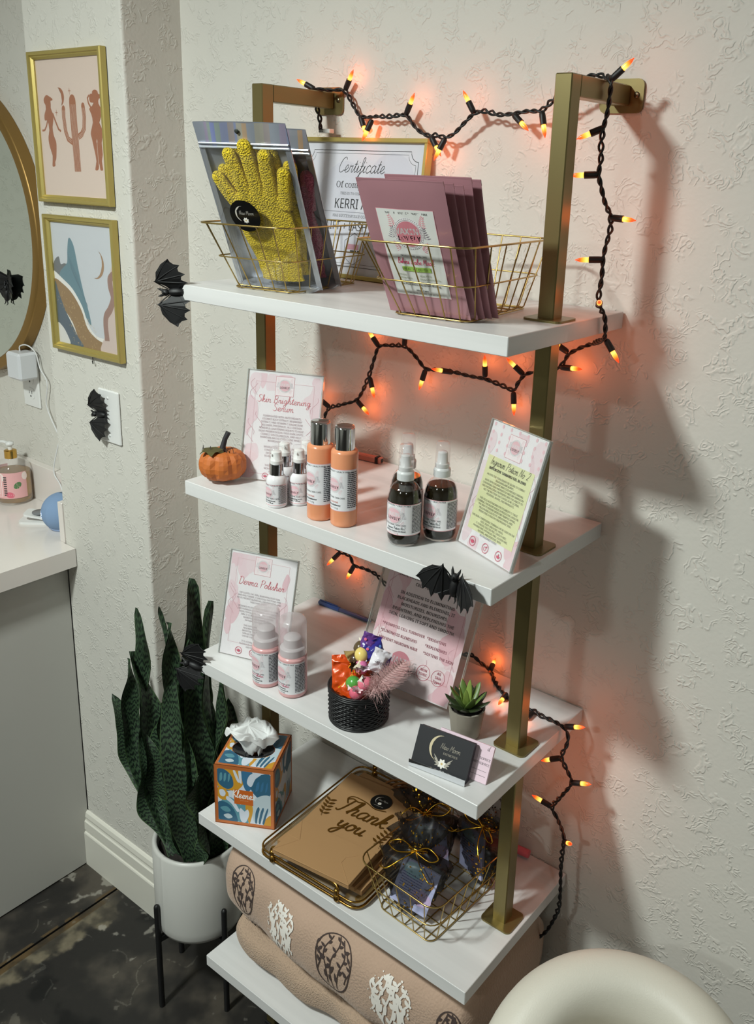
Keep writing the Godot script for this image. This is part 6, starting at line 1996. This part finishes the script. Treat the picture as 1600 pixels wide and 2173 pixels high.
# ---------------------------------------------------------------- fourth shelf
func swirl_print(p: Print, w: float, h: float, sd: int):
	# bold leaf swirls in blue, teal, ochre and white, clipped to the panel
	var pal := [rgb(52, 98, 126), rgb(94, 148, 162), rgb(206, 150, 46), rgb(210, 218, 230), rgb(60, 112, 150), rgb(188, 204, 212)]
	p.rect(-w / 2, 0, w / 2, h, pal[3])
	p.up()
	var put := func(pts: String, c: int):
		var q := smooth2(pts2(pts), 5, true)
		for i in q.size(): q[i] = Vector2(clampf((q[i].x - 0.5) * w, -w / 2, w / 2), clampf(q[i].y * h, 0.0, h))
		if Geometry2D.triangulate_polygon(q).size(): p.poly(q, pal[c])
	if sd == 1: put.call("0,1 .28,1 .36,.8 .30,.62 .05,.58 0,.7", 4)
	put.call(".0,.98 .14,.99 .27,.88 .30,.70 .20,.62 .08,.66 .0,.76", 0)
	put.call(".0,1 .46,1 .52,.84 .44,.68 .30,.60 .0,.66", 2)
	put.call(".0,.98 .14,.99 .27,.88 .30,.70 .20,.62 .08,.66 .0,.76", 0)
	put.call(".0,.20 .12,.46 .30,.44 .44,.30 .40,.02 .2,.0 .0,.0", 1)
	put.call(".46,1 .66,1 .66,.74 .58,.62 .50,.70", 4)
	put.call(".72,.55 .62,.70 .66,.86 .82,.97 1,.98 1,.62 .86,.48", 0)
	put.call(".0,.62 .10,.64 .20,.54 .18,.42 .08,.40 .0,.46", 2)
	put.call(".0,.34 .14,.36 .28,.26 .36,.08 .34,0 .04,0 .0,.10", 0)
	put.call(".64,.30 .70,.48 .86,.58 1,.56 1,.30 .86,.12 .72,.02 .66,.10", 5)
	put.call(".40,.0 .36,.18 .40,.32 .50,.36 .60,.30 .62,.14 .56,.0", 1)
	put.call(".86,0 .90,.12 1,.20 1,0", 2)
	put.call(".52,.30 .56,.40 .64,.38 .66,.24 .60,.0 .58,.0", 2)
	p.up()
	put.call(".30,.98 .34,.99 .42,.80 .40,.77 .36,.82", 3)
	put.call(".40,.99 .45,.99 .46,.78 .44,.76 .42,.80", 3)
	put.call(".42,.06 .40,.20 .43,.28 .50,.22 .56,.27 .59,.18 .54,.04 .50,.0 .46,.0", 3)
	put.call(".03,.58 .10,.60 .15,.54 .12,.47 .05,.48", 3)
	put.call(".04,.24 .16,.28 .24,.20 .14,.17", 1)
	put.call(".10,.10 .20,.14 .27,.08 .18,.04", 5)
	for k in 3:
		put.call("%f,.04 %f,.22 %f,.34 %f,.30 %f,.16 %f,.02" % [0.70 + 0.07 * k, 0.71 + 0.09 * k, 0.76 + 0.09 * k, 0.79 + 0.08 * k, 0.75 + 0.08 * k, 0.73 + 0.07 * k], 0)
		put.call("%f,.76 %f,.90 %f,.92 %f,.80" % [0.04 + 0.08 * k, 0.05 + 0.08 * k, 0.09 + 0.08 * k, 0.09 + 0.07 * k], 1)
		put.call("%f,.64 %f,.78 %f,.84 %f,.70" % [0.72 + 0.09 * k, 0.74 + 0.09 * k, 0.79 + 0.08 * k, 0.78 + 0.08 * k], 4)
	put.call(".56,.78 .60,.92 .70,.99 .84,.99 .72,.88 .64,.72", 3)
	put.call(".18,.48 .30,.40 .40,.24 .36,.20 .26,.34 .16,.42", 3)
	p.up()

func build_shelf4():
	# tissue box
	var yaw := deg_to_rad(29.0)
	var a := Vector3(0.0440, Y4, 0.3085)
	var d := Vector3(cos(yaw), 0, -sin(yaw))
	var bk := Vector3(-sin(yaw), 0, -cos(yaw))
	var w := 0.113
	var h := 0.126
	var c := a + d * w / 2 + bk * w / 2
	var t = thing("tissue_box", "cube tissue box printed with blue and ochre swirls, copper edged", "tissue box", c, Basis(Vector3.UP, yaw))
	var copper = mat("copper card edge", rgb(196, 112, 58), 0.4, 0.2)
	var s := Solid.new()
	# walls and a lid with an oval opening
	s.box(Vector3(0, 0.001, 0), Vector3(w, 0.002, w))
	for k in 4: s.box(Vector3(0, h / 2, w / 2 - 0.0006), Vector3(w, h, 0.0012), Transform3D(Basis(Vector3.UP, PI / 2 * k), Vector3.ZERO))
	var oval := func(k: int) -> Vector2: return Vector2(cos(TAU * k / 48.0) * 0.040, sin(TAU * k / 48.0) * 0.027)
	var square := func(k: int) -> Vector2:
		var q := Vector2(cos(TAU * k / 48.0), sin(TAU * k / 48.0))
		return q / maxf(absf(q.x), absf(q.y)) * w / 2
	for k in 48:
		var o0: Vector2 = oval.call(k)
		var o1: Vector2 = oval.call(k + 1)
		var q0: Vector2 = square.call(k)
		var q1: Vector2 = square.call(k + 1)
		s.quad(Vector3(o0.x, h, -o0.y), Vector3(q0.x, h, -q0.y), Vector3(q1.x, h, -q1.y), Vector3(o1.x, h, -o1.y))
		s.quad(Vector3(o1.x, h - 0.0012, -o1.y), Vector3(q1.x, h - 0.0012, -q1.y), Vector3(q0.x, h - 0.0012, -q0.y), Vector3(o0.x, h - 0.0012, -o0.y))
	obj("carton", s.mesh(), copper, t)
	for k in [0, 1, 3]:
		var p := Print.new(self)
		var pw := w - 0.013
		swirl_print(p, pw, h - 0.015, k + 1)
		if k == 0:
			p.rect(-0.019, 0.039, 0.017, 0.070, rgb(198, 100, 36))
			p.up()
			p.script("Kleenex", -0.001, 0.0525, 0.0078, 0.0016, rgb(242, 240, 236), 0.5, 0.1, -0.04, 0.98)
			p.text("anti-viral", 0.0, 0.0465, 0.0028, rgb(226, 170, 120), 0.5, font_plain, 1.7, 1.0)
		var f = obj("side_print", p.mesh(), ink_mat("carton ink", 0.4), t)
		f.transform = Transform3D(Basis(Vector3.UP, PI / 2 * k), Basis(Vector3.UP, PI / 2 * k) * Vector3(0, 0.0075, w / 2 + 0.0001))
	var tp := Print.new(self)
	var src := Print.new(self)
	swirl_print(src, w - 0.012, w - 0.012, 2)
	src.tall = 1.0
	src.split(0.004)
	for i in range(0, src.v.size(), 3):
		# keep what lies on the lid, clear of the opening
		var hit := false
		for k in 3:
			var q := src.v[i + k]
			if Vector2(q.x / 0.041, (q.y - (w - 0.012) / 2) / 0.028).length() < 0.97: hit = true
		if hit: continue
		for k in 3:
			tp.v.append(src.v[i + k])
			tp.c.append(src.c[i + k])
	for k in 48:
		var o0: Vector2 = oval.call(k)
		var o1: Vector2 = oval.call(k + 1)
		var off := Vector2(0, (w - 0.012) / 2)
		tp.tri(o0 * 1.02 + off, o0 * 1.22 + off, o1 * 1.22 + off, [rgb(94, 148, 162), rgb(210, 218, 230), rgb(206, 150, 46), rgb(94, 148, 190)][(k / 4) % 4])
		tp.tri(o0 * 1.02 + off, o1 * 1.22 + off, o1 * 1.02 + off, [rgb(94, 148, 162), rgb(210, 218, 230), rgb(206, 150, 46), rgb(94, 148, 190)][(k / 4) % 4])
	var lid = obj("lid_print", tp.mesh(), ink_mat("carton ink"), t)
	lid.transform = Transform3D(Basis(Vector3.RIGHT, -PI / 2), Vector3(0, h + 0.0002, (w - 0.012) / 2))
	s = Solid.new()
	s.grid(func(u, v):
		var q := Vector2(cos(u * TAU) * 0.041, sin(u * TAU) * 0.028)
		return Vector3(q.x * (1.0 - 0.75 * v), h - 0.0015 - 0.010 * sin(v * 1.6), q.y * (1.0 - 0.75 * v)), 40, 5)
	obj("plastic_slit", s.mesh(), pane_mat("slit film", rgb(40, 42, 46), 0.85, 0.12), t)
	s = Solid.new()
	var n := noise(5.0, 19, 2)
	var fold := func(u: float, v: float) -> Vector3:
		var an := u * TAU
		var r := 0.012 + 0.026 * pow(v, 0.8)
		var pleat := 0.30 * sin(an * 3.0 + v * 2.0) + 0.14 * sin(an * 7.0 + 1.0 + v)
		var lean := Vector3(-0.012 * v, 0, -0.010 * v)
		var y := h - 0.006 + 0.052 * sin(minf(v, 1.0) * 2.0) - 0.016 * v * v * (1.0 + 0.8 * sin(an * 2.0 + 0.6))
		return Vector3(cos(an) * r * 1.25 * (1.0 + pleat * v * 0.5), y + n.get_noise_2d(cos(an) * 0.35, v * 0.5 + sin(an) * 0.35) * 0.010, sin(an) * r * 0.85 * (1.0 + pleat * v * 0.5)) + lean
	s.grid(func(u, v): return fold.call(u, v), 96, 24)
	s.grid(func(u, v): return (fold.call(u, 1.0) as Vector3).lerp(Vector3(-0.012, h + 0.044, -0.008), v) + Vector3(0, 0.004 * sin(v * PI) * sin(u * TAU * 3.0), 0), 96, 10)
	obj("tissue", s.mesh(), mat("white tissue", rgb(224, 225, 224), 0.9), t)
	build_tray()
	build_favours()
	# pink-handled pliers at the wall
	t = thing("pink_pliers", "pair of pliers with pink rubber handles lying at the wall", "pliers", Vector3(0.430, Y4 + 0.009, 0.048), Basis())
	s = Solid.new()
	s.tube(smooth3(PackedVector3Array([Vector3(0.024, 0, 0.004), Vector3(0.045, 0, 0.022), Vector3(0.065, 0, 0.036), Vector3(0.090, 0, 0.046)]), 5), 0.0075, 10)
	obj("handle", s.mesh(), mat("pink rubber", rgb(214, 104, 118), 0.5), t)
	s = Solid.new()
	s.tube(smooth3(PackedVector3Array([Vector3(0.024, 0, -0.004), Vector3(0.050, 0.002, -0.018), Vector3(0.080, 0.003, -0.027), Vector3(0.112, 0.003, -0.031)]), 5), 0.0075, 10)
	obj("handle", s.mesh(), mat("pink rubber", Color.WHITE), t)
	s = Solid.new()
	s.prism(pts2("-.045,-.002 -.010,-.011 .012,-.012 .026,-.008 .026,.008 .012,.012 -.010,.011 -.045,.002"), -0.004, 0.004, Transform3D(Basis(Vector3.RIGHT, Vector3.FORWARD, Vector3.UP), Vector3.ZERO))
	obj("jaws", s.mesh(), mat("dark tool steel", rgb(82, 82, 84), 0.35, 1.0), t)

func kraft_bag(t, called, size: Vector3, m):
	var s := Solid.new()
	var n := noise(8.0, int(size.x * 9000.0), 2)
	s.grid(func(u, v): return Vector3((u - 0.5) * size.x, size.y + n.get_noise_2d(u, v) * 0.0012, (0.5 - v) * size.z), 10, 14)
	s.grid(func(u, v): return Vector3((0.5 - u) * size.x, 0.0, (0.5 - v) * size.z), 2, 2)
	for k in 4:
		var A := [Vector2(-0.5, 0.5), Vector2(0.5, 0.5), Vector2(0.5, -0.5), Vector2(-0.5, -0.5)]
		var p: Vector2 = A[k]
		var q: Vector2 = A[(k + 1) % 4]
		s.flat()
		s.quad(Vector3(p.x * size.x, 0, p.y * size.z), Vector3(q.x * size.x, 0, q.y * size.z), Vector3(q.x * size.x, size.y, q.y * size.z), Vector3(p.x * size.x, size.y, p.y * size.z))
	return obj(called, s.mesh(), m, t)

func build_tray():
	var B := Basis(Vector3.UP, deg_to_rad(2.5))
	var c := Vector3(0.2705, Y4, 0.1645)
	var t = thing("glass_tray", "smoky glass tray with gold edge and gold rail handle", "tray", c, B)
	var gold = mat("antique gold", rgb(168, 128, 62), 0.25, 1.0)
	var s := Solid.new()
	s.prism(rounded(0.222, 0.285, 0.020), 0.006, 0.0095, Transform3D(Basis(Vector3.RIGHT, Vector3.FORWARD, Vector3.UP), Vector3.ZERO))
	obj("glass_plate", s.mesh(), pane_mat("smoky glass", rgb(150, 120, 70), 0.25, 0.04), t)
	for k in 2:
		s = Solid.new()
		var ring := PackedVector3Array()
		for q in rounded(0.226, 0.289, 0.021, 6): ring.append(Vector3(q.x, 0.006 + 0.011 * k, q.y))
		s.tube(ring, 0.0024 - 0.0006 * k, 6, true)
		obj("edge_rim", s.mesh(), gold, t)
	for sz in [-1.0, 1.0]:
		s = Solid.new()
		s.tube(smooth3(PackedVector3Array([Vector3(-0.076, 0.006, sz * 0.1445), Vector3(-0.078, 0.024, sz * 0.146), Vector3(-0.070, 0.034, sz * 0.143), Vector3(0.0, 0.034, sz * 0.142), Vector3(0.062, 0.034, sz * 0.143), Vector3(0.070, 0.024, sz * 0.146), Vector3(0.068, 0.006, sz * 0.1445)]), 6), 0.0030, 8)
		var hd = obj("rail_handle", s.mesh(), gold, t)
		for sx in [-0.077, 0.069]:
			s = Solid.new()
			s.ball(Vector3(sx, 0.010, sz * 0.1455), Vector3(0.0065, 0.0085, 0.0055), 12)
			s.ball(Vector3(sx, 0.024, sz * 0.146), Vector3(0.0055, 0.005, 0.005), 10)
			obj("knuckle", s.mesh(), gold, hd)
	for sx in [-0.095, 0.095]:
		for sz in [-0.12, 0.12]:
			s = Solid.new()
			s.lathe(pts2(".005,.0 .006,.003 .005,.006"), 12, Transform3D(Basis(), Vector3(sx, 0, sz)))
			obj("foot", s.mesh(), gold, t)
	# kraft gift bags lying in the tray
	var kraft = mat("kraft paper", rgb(164, 126, 84), 0.85)
	var y := Y4 + 0.0098
	var lab := ["kraft paper gift bag at the bottom of the tray", "kraft paper gift bag with twisted handles lying in the tray", "kraft paper gift bag with handles, next under the thank-you bag"]
	for k in 3:
		var o = thing("kraft_bag", lab[k], "gift bag", Vector3(0.281 - 0.004 * k, y, 0.170 + 0.003 * k), Basis(Vector3.UP, deg_to_rad(5.5 - 2.0 * k)), "kraft gift bags in the tray")
		kraft_bag(o, "bag", Vector3(0.166 - 0.003 * k, 0.0085, 0.232 + 0.003 * k), kraft)
		for r in 2:
			var path := PackedVector3Array()
			for i in 17:
				var a := PI * i / 16.0
				path.append(Vector3(-cos(a) * 0.030 + 0.018 * r, 0.0045 + 0.002 * r, -0.114 - 0.0015 * k - sin(a) * 0.034))
			s = Solid.new()
			s.tube(path, 0.0021, 6)
			obj("twisted_handle", s.mesh(), mat("twisted kraft cord", rgb(150, 108, 62), 0.85), o)
		y += 0.0092
	var o = thing("thank_you_bag", "kraft gift bag with gold Thank you lettering and black sticker", "gift bag", Vector3(0.2735, y, 0.1935), Basis(Vector3.UP, deg_to_rad(8.0)))
	kraft_bag(o, "bag", Vector3(0.157, 0.0058, 0.243), kraft)
	# folded-up base: a second layer over the near third, with diagonal creases
	s = Solid.new()
	s.box(Vector3(0, 0.0069, 0.079), Vector3(0.157, 0.0022, 0.085), Transform3D(), 0.0006)
	var fl = obj("base_fold", s.mesh(), kraft, o)
	for e in [[-0.0785, 0.0365, -0.052, 0.079], [-0.0785, 0.1215, -0.052, 0.079], [0.0785, 0.0365, 0.040, 0.072], [0.0785, 0.1215, 0.040, 0.086], [0.040, 0.072, 0.040, 0.086], [-0.052, 0.079, -0.078, 0.079]]:
		s = Solid.new()
		s.tube(PackedVector3Array([Vector3(e[0], 0.0080, e[1]), Vector3(e[2], 0.0080, e[3])]), 0.0005, 5)
		obj("crease", s.mesh(), kraft, fl)
	var p := Print.new(self)
	var foil := rgb(116, 78, 28)
	p.script("Thank", -0.004, 0.006, 0.0200, 0.0030, foil, 0.5, 0.25, 0.0, 1.05)
	p.curve("-.6,.55 -.75,.85 -.55,1.05 0,1.0 .45,.85 .9,.95", Vector2(-0.012, 0.006), Vector2(0.048, 0.044), 0.0022, foil)
	p.script("you", -0.002, -0.030, 0.0185, 0.0030, foil, 0.5, 0.25, 0.0, 1.1)
	for sx in [-1.0, 1.0]:
		var base := Vector2(sx * 0.060 - 0.004, -0.034 if sx > 0 else -0.022)
		var tip := base + Vector2(sx * 0.010, 0.044)
		p.stroke(PackedVector2Array([base, (base + tip) / 2 + Vector2(sx * 0.004, 0), tip]), 0.0008, foil)
		for k in 5:
			var q := base.lerp(tip, 0.15 + 0.2 * k)
			for sd in [-1.0, 1.0]: p.leaf(q, q + Vector2(sd * 0.011, 0.007), 0.0024, foil)
	var tx = obj("gold_lettering", p.mesh(), ink_mat("gold foil print", 0.35), o)
	tx.material_override.metallic = 0.6
	tx.transform = Transform3D(Basis(Vector3.RIGHT, -PI / 2), Vector3(0.006, 0.0073, -0.014))
	p = Print.new(self)
	seal(p, 0, 0, 0.0205)
	var st = obj("seal_sticker", p.mesh(), ink_mat("sticker ink"), o)
	st.transform = Transform3D(Basis(Vector3.RIGHT, -PI / 2), Vector3(0.016, 0.0074, -0.080))

func build_favours():
	make_basket("gold wire basket full of black organza favour bags", Vector3(0.466, Y4, 0.186), deg_to_rad(-3.0))
	var mesh_mat = mat("black organza", Color(rgb(16, 15, 17), 0.62), 0.45)
	mesh_mat.transparency = BaseMaterial3D.TRANSPARENCY_ALPHA
	var gold = mat("gold tinsel", rgb(226, 176, 58), 0.2, 1.0)
	var defs := [
		[Vector3(0.452, Y4 + 0.006, 0.250), 0.12, 0.25, "black organza favour bag with pale blue card, nearest the shelf edge"], [Vector3(0.436, Y4 + 0.010, 0.172), -0.1, 0.9, "black organza favour bag in the middle of the gold basket"],
		[Vector3(0.500, Y4 + 0.008, 0.118), 0.3, -0.4, "black organza favour bag at the wall end of the basket"]]
	for i in 3:
		var e: Array = defs[i]
		var t = thing("organza_bag", e[3], "favour bag", e[0], (Basis(Vector3.UP, e[2]) * Basis(Vector3.RIGHT, -0.45 + e[1])).scaled(Vector3.ONE * 1.28), "organza favour bags")
		var n := noise(14.0, 200 + i, 3)
		var sack := func(u: float, v: float) -> Vector3:
			var an := u * TAU
			var r := 0.048 * pow(sin(PI * clampf(0.06 + v * 0.60, 0.0, 1.0)), 0.75) if v < 0.72 else lerpf(0.0195, 0.034, smoothstep(0.72, 1.0, v))
			if v > 0.60 and v < 0.78: r = lerpf(r, 0.010, 1.0 - absf(v - 0.69) / 0.09)
			r *= 1.0 + 0.10 * sin(an * 7.0 + i) * smoothstep(0.2, 0.7, v) + 0.12 * sin(an * 13.0) * smoothstep(0.72, 1.0, v)
			r += n.get_noise_3d(cos(an) * 0.3, v * 0.6, sin(an) * 0.3) * 0.008
			return Vector3(sin(an) * r, 0.001 + v * 0.115, cos(an) * r * 0.62)
		var s := Solid.new()
		s.grid(sack, 40, 26)
		obj("organza", s.mesh(), mesh_mat, t)
		s = Solid.new()
		s.box(Vector3(0, 0.040, 0.012), Vector3(0.052, 0.058, 0.003), Transform3D(Basis(Vector3.BACK, 0.2 * (i - 1)), Vector3.ZERO))
		obj("card", s.mesh(), mat("lilac card", rgb(176, 180, 216), 0.5), t)
		var p := Print.new(self)
		p.disc(-0.008, 0.018, 0.014, rgb(166, 202, 214), 0.010, 16)
		p.disc(0.012, -0.010, 0.015, rgb(196, 176, 214), 0.010, 16)
		p.up()
		p.rows(-0.021, 0.012, 0.008, 8, 0.0034, 0.0010, rgb(92, 96, 150), 30 + i)
		p.moon(0.014, 0.012, 0.009, 0.3, -0.4, rgb(150, 110, 60))
		var pr = obj("card_print", p.mesh(), ink_mat("card ink"), t)
		pr.transform = Transform3D(Basis(Vector3.BACK, 0.2 * (i - 1)), Basis(Vector3.BACK, 0.2 * (i - 1)) * Vector3(0, 0.040, 0.0136))
		s = Solid.new()
		s.ball(Vector3(0.006, 0.026, -0.006), Vector3(0.022, 0.018, 0.014), 12)
		s.ball(Vector3(-0.014, 0.022, -0.002), Vector3(0.016, 0.014, 0.012), 12)
		obj("sweets", s.mesh(), mat("dark sweets", rgb(36, 30, 34), 0.3), t)
		s = Solid.new()
		for k in 2:
			var ring := PackedVector3Array()
			for j in 20: ring.append(Vector3(sin(TAU * j / 20.0) * 0.0125, 0.079 + 0.003 * k, cos(TAU * j / 20.0) * 0.0085))
			s.tube(ring, 0.0012, 5, true)
		for sd in [-1.0, 1.0]:
			s.tube(smooth3(PackedVector3Array([Vector3(0, 0.080, 0.009), Vector3(sd * 0.018, 0.092, 0.016), Vector3(sd * 0.034, 0.084, 0.018), Vector3(sd * 0.022, 0.076, 0.016), Vector3(0, 0.080, 0.010)]), 4), 0.0009, 5)
			s.tube(smooth3(PackedVector3Array([Vector3(0, 0.080, 0.009), Vector3(sd * 0.014, 0.070, 0.024), Vector3(sd * 0.028, 0.058, 0.030), Vector3(sd * 0.036, 0.060, 0.034)]), 4), 0.0009, 5)
		obj("gold_ribbon", s.mesh(), gold, t)
		var g := RandomNumberGenerator.new()
		g.seed = 300 + i
		s = Solid.new()
		for k in 480:
			var u := g.randf()
			var v := g.randf_range(0.02, 1.0)
			var q: Vector3 = sack.call(u, v)
			var nr := Vector3(q.x, 0.004 * g.randf_range(-1, 1), q.z).normalized()
			var tx := nr.cross(Vector3.UP).normalized().rotated(nr, g.randf() * TAU)
			var sz := g.randf_range(0.0006, 0.0021)
			q += nr * 0.0009
			s.quad(q - tx * sz, q + nr.cross(tx) * sz * 0.7 * -1.0, q + tx * sz, q + nr.cross(tx) * sz * 0.7)
		var gl = obj("gold_flecks", s.mesh(), gold, t)
		gl.set_meta("kind", "stuff")
# ---------------------------------------------------------------- lowest shelf and the chair
func twig_disc(p: Print, x: float, y: float, rx: float, ry: float, c: Color, filled: bool, sd: int):
	var g := RandomNumberGenerator.new()
	g.seed = sd
	var at := Vector2(x, y)
	if not filled:
		p.ring(x, y, rx, 0.0022, c, 36, ry)
	var stems := 8 if filled else 5
	for k in stems:
		var bx := (k - (stems - 1) / 2.0) * (0.24 if filled else 0.42)
		var lim := sqrt(maxf(0.05, 1.0 - bx * bx))
		var line := PackedVector2Array()
		for i in 9: line.append(at + Vector2((bx + 0.16 * sin(i * 0.8 + k * 1.3)) * rx, lerpf(-lim, lim, i / 8.0) * ry * 0.95))
		p.stroke(smooth2(line, 3), 0.0017 if not filled else 0.0034, c)
		for i in range(1, 8):
			var dr := Vector2(0.0, 0.011).rotated(g.randf_range(0.5, 1.1) * (1 if i % 2 else -1))
			if Vector2((line[i].x + dr.x - x) / rx, (line[i].y + dr.y - y) / ry).length() < 1.0: p.leaf(line[i], line[i] + dr, 0.0026 if not filled else 0.0036, c)
	if filled:
		for k in 26:
			var a := g.randf() * TAU
			var q := at + Vector2(cos(a) * rx, sin(a) * ry) * g.randf_range(0.86, 1.12)
			p.disc(q.x, q.y, g.randf_range(0.001, 0.0026), c, -1.0, 7)

func build_blanket():
	var t = thing("folded_blanket", "beige plush blanket printed with dark and white twig circles, folded", "blanket", Vector3(0.0, Y5, 0.0))
	var plush = mat("beige plush", rgb(180, 152, 132), 0.95)
	plush.rim_enabled = true
	plush.rim = 0.7
	var nt := NoiseTexture2D.new()
	nt.width = 256
	nt.height = 256
	nt.seamless = true
	nt.noise = noise(0.12, 91, 3)
	plush.heightmap_enabled = true
	plush.heightmap_texture = nt
	plush.heightmap_scale = 0.12
	plush.uv1_triplanar = true
	plush.uv1_scale = Vector3.ONE * 6.0
	var wool = mat("beige plush inside", rgb(178, 152, 130), 0.95)
	wool.rim_enabled = true
	wool.rim = 0.6
	wool.heightmap_enabled = true
	wool.heightmap_texture = nt
	wool.heightmap_scale = 0.3
	wool.uv1_triplanar = true
	wool.uv1_scale = Vector3.ONE * 9.0
	var n := noise(5.0, 23, 3)
	var x0 := 0.040
	var x1 := 0.600
	# rounded sections: fold(x along, angle) with its own centre, height and depth
	var fold := func(u: float, an: float, cy: float, hy: float, cz: float, hz: float, sd: float) -> Vector3:
		var endk := pow(sin(PI * clampf(u, 0.0, 1.0)), 0.16)
		var ca := cos(an)
		var sa := sin(an)
		var yy := signf(sa) * pow(absf(sa), 0.72) * hy
		var zz := signf(ca) * pow(absf(ca), 0.6) * hz
		var sag := n.get_noise_3d(u * 0.5 + cos(an) * 0.06, sin(an) * 0.08, sd) * 0.012
		return Vector3(lerpf(x0, x1, u), cy + yy * (0.55 + 0.45 * endk) * (1.0 + sag * 3.0) - 0.010 * sin(u * 5.0) * maxf(0.0, sa), cz + (zz + sag) * (0.72 + 0.28 * endk))
	var up := func(u: float, an: float) -> Vector3: return fold.call(u, an, 0.190, 0.100, 0.160, 0.150, 1.0)
	var lo := func(u: float, an: float) -> Vector3:
		var q: Vector3 = fold.call(u, an, 0.050, 0.0495, 0.158, 0.128, 7.0)
		q.z += 0.006 * sin(u * 23.0 + an) * maxf(0.0, cos(an))
		return q
	var s := Solid.new()
	s.grid(func(u, v): return lo.call(v, -TAU * u), 48, 60)
	for e in [0.0, 1.0]: s.grid(func(u, v): return (lo.call(e, TAU * u * (1.0 if e > 0.5 else -1.0)) as Vector3).lerp(Vector3(lerpf(x0, x1, e) + (0.006 if e > 0.5 else -0.006), 0.05, 0.158), v), 40, 5)
	obj("under_fold", s.mesh(), wool, t)
	s = Solid.new()
	s.grid(func(u, v): return up.call(v, -TAU * u), 56, 70)
	for e in [0.0, 1.0]: s.grid(func(u, v): return (up.call(e, TAU * u * (1.0 if e > 0.5 else -1.0)) as Vector3).lerp(Vector3(lerpf(x0, x1, e) + (0.008 if e > 0.5 else -0.008), 0.190, 0.160), v), 48, 6)
	obj("top_fold", s.mesh(), plush, t)
	# print rides on the front of the top fold: x along, y up the curve
	var p := Print.new(self)
	var dark := rgb(70, 58, 54)
	var white := rgb(236, 230, 222)
	for e in [[0.105, 0.020, 0.030, 0.046, 0], [0.215, 0.010, 0.034, 0.044, 1], [0.345, 0.020, 0.038, 0.044, 0], [0.465, 0.014, 0.038, 0.042, 1], [0.575, 0.02, 0.02, 0.035, 0]]:
		twig_disc(p, e[0], e[1], e[2], e[3], white if e[4] else dark, e[4] == 1, int(e[0] * 1000))
	for e in [[0.125, -0.060], [0.345, -0.066], [0.50, -0.07]]:
		for k in 14:
			var q := Vector2(e[0] + 0.004 * k - 0.026, e[1] + 0.010 * sin(k * 2.1))
			p.leaf(q, q + Vector2(0.006, 0.012).rotated(k * 1.9), 0.0026, dark)
	var map := func(q: Vector3) -> Vector3:
		var u := clampf((q.x - x0) / (x1 - x0), 0.01, 0.99)
		var an := q.y / 0.105
		var w: Vector3 = up.call(u, an)
		var nr := (up.call(u, an + 0.02) as Vector3) - w
		var out := Vector3(0, -nr.z, nr.y).normalized()
		if out.z < 0.0 and cos(an) > 0.3: out = -out
		return w + out * (0.0009 + q.z)
	obj("twig_print", p.mesh(map, 0.006), ink_mat("textile ink", 0.95), t)

func build_chair():
	# tub stool: padded horseshoe back round a padded seat on a swivel post
	var c := Vector3(0.868, 0.0, 0.345)
	var turn := deg_to_rad(12.0)
	var t = thing("tub_stool", "cream leatherette stool with a thick padded horseshoe back", "stool", c, Basis(Vector3.UP, turn))
	var lea = mat("cream leatherette", rgb(206, 201, 188), 0.5)
	var nt := NoiseTexture2D.new()
	nt.width = 256
	nt.height = 256
	nt.seamless = true
	nt.noise = noise(0.2, 95, 2)
	lea.heightmap_enabled = true
	lea.heightmap_texture = nt
	lea.heightmap_scale = 0.02
	lea.uv1_triplanar = true
	lea.uv1_scale = Vector3.ONE * 8.0
	var s := Solid.new()
	var R := 0.150
	# section of the back: a fat rounded wall, thicker at its top
	var sec := smooth2(pts2("-.040,-.20 -.046,-.08 -.046,-.020 -.030,.020 .004,.036 .036,.022 .046,-.014 .036,-.060 .026,-.12 .022,-.20"), 4, false)
	var from := deg_to_rad(52.0)
	var to := deg_to_rad(308.0)
	var at := func(u: float, k: int, grow := 1.0) -> Vector3:
		var an := lerpf(from, to, u)
		var q := sec[k] * grow
		var drop := 0.16 * pow(absf(u - 0.5) * 2.0, 2.6)
		var r := R - q.x
		return Vector3(sin(an) * r, 0.702 + q.y * 1.0 - drop * (1.0 if q.y > -0.19 else 0.0), cos(an) * r)
	s.soft()
	var nu := 64
	for i in nu:
		for k in sec.size() - 1:
			s.quad(at.call(float(i) / nu, k), at.call(float(i + 1) / nu, k), at.call(float(i + 1) / nu, k + 1), at.call(float(i) / nu, k + 1))
	for e in [0.0, 1.0]:
		for k in range(1, sec.size() - 1):
			var a: Vector3 = at.call(e, 0)
			if e < 0.5: s.tri(a, at.call(e, k), at.call(e, k + 1))
			else: s.tri(a, at.call(e, k + 1), at.call(e, k))
	obj("back_rest", s.mesh(), lea, t)
	lathe_part("seat_cushion", ".0001,.50 .118,.50 .122,.506 .126,.54 .126,.585 .120,.605 .105,.616 .070,.620 .0001,.622", lea, t, 48)
	s = Solid.new()
	var ring := PackedVector3Array()
	for i in 48: ring.append(Vector3(sin(TAU * i / 48.0), 0, cos(TAU * i / 48.0)) * 0.1225 + Vector3(0, 0.602, 0))
	s.tube(ring, 0.0028, 6, true)
	obj("piping", s.mesh(), lea, t)
	var chrome = mat("polished chrome", Color.WHITE)
	lathe_part("swivel_post", ".030,.012 .030,.26 .030,.26 .024,.262 .024,.50", chrome, t, 24)
	lathe_part("foot_disc", ".19,.0 .19,.006 .185,.010 .06,.018 .034,.03 .0001,.03", chrome, t, 40)
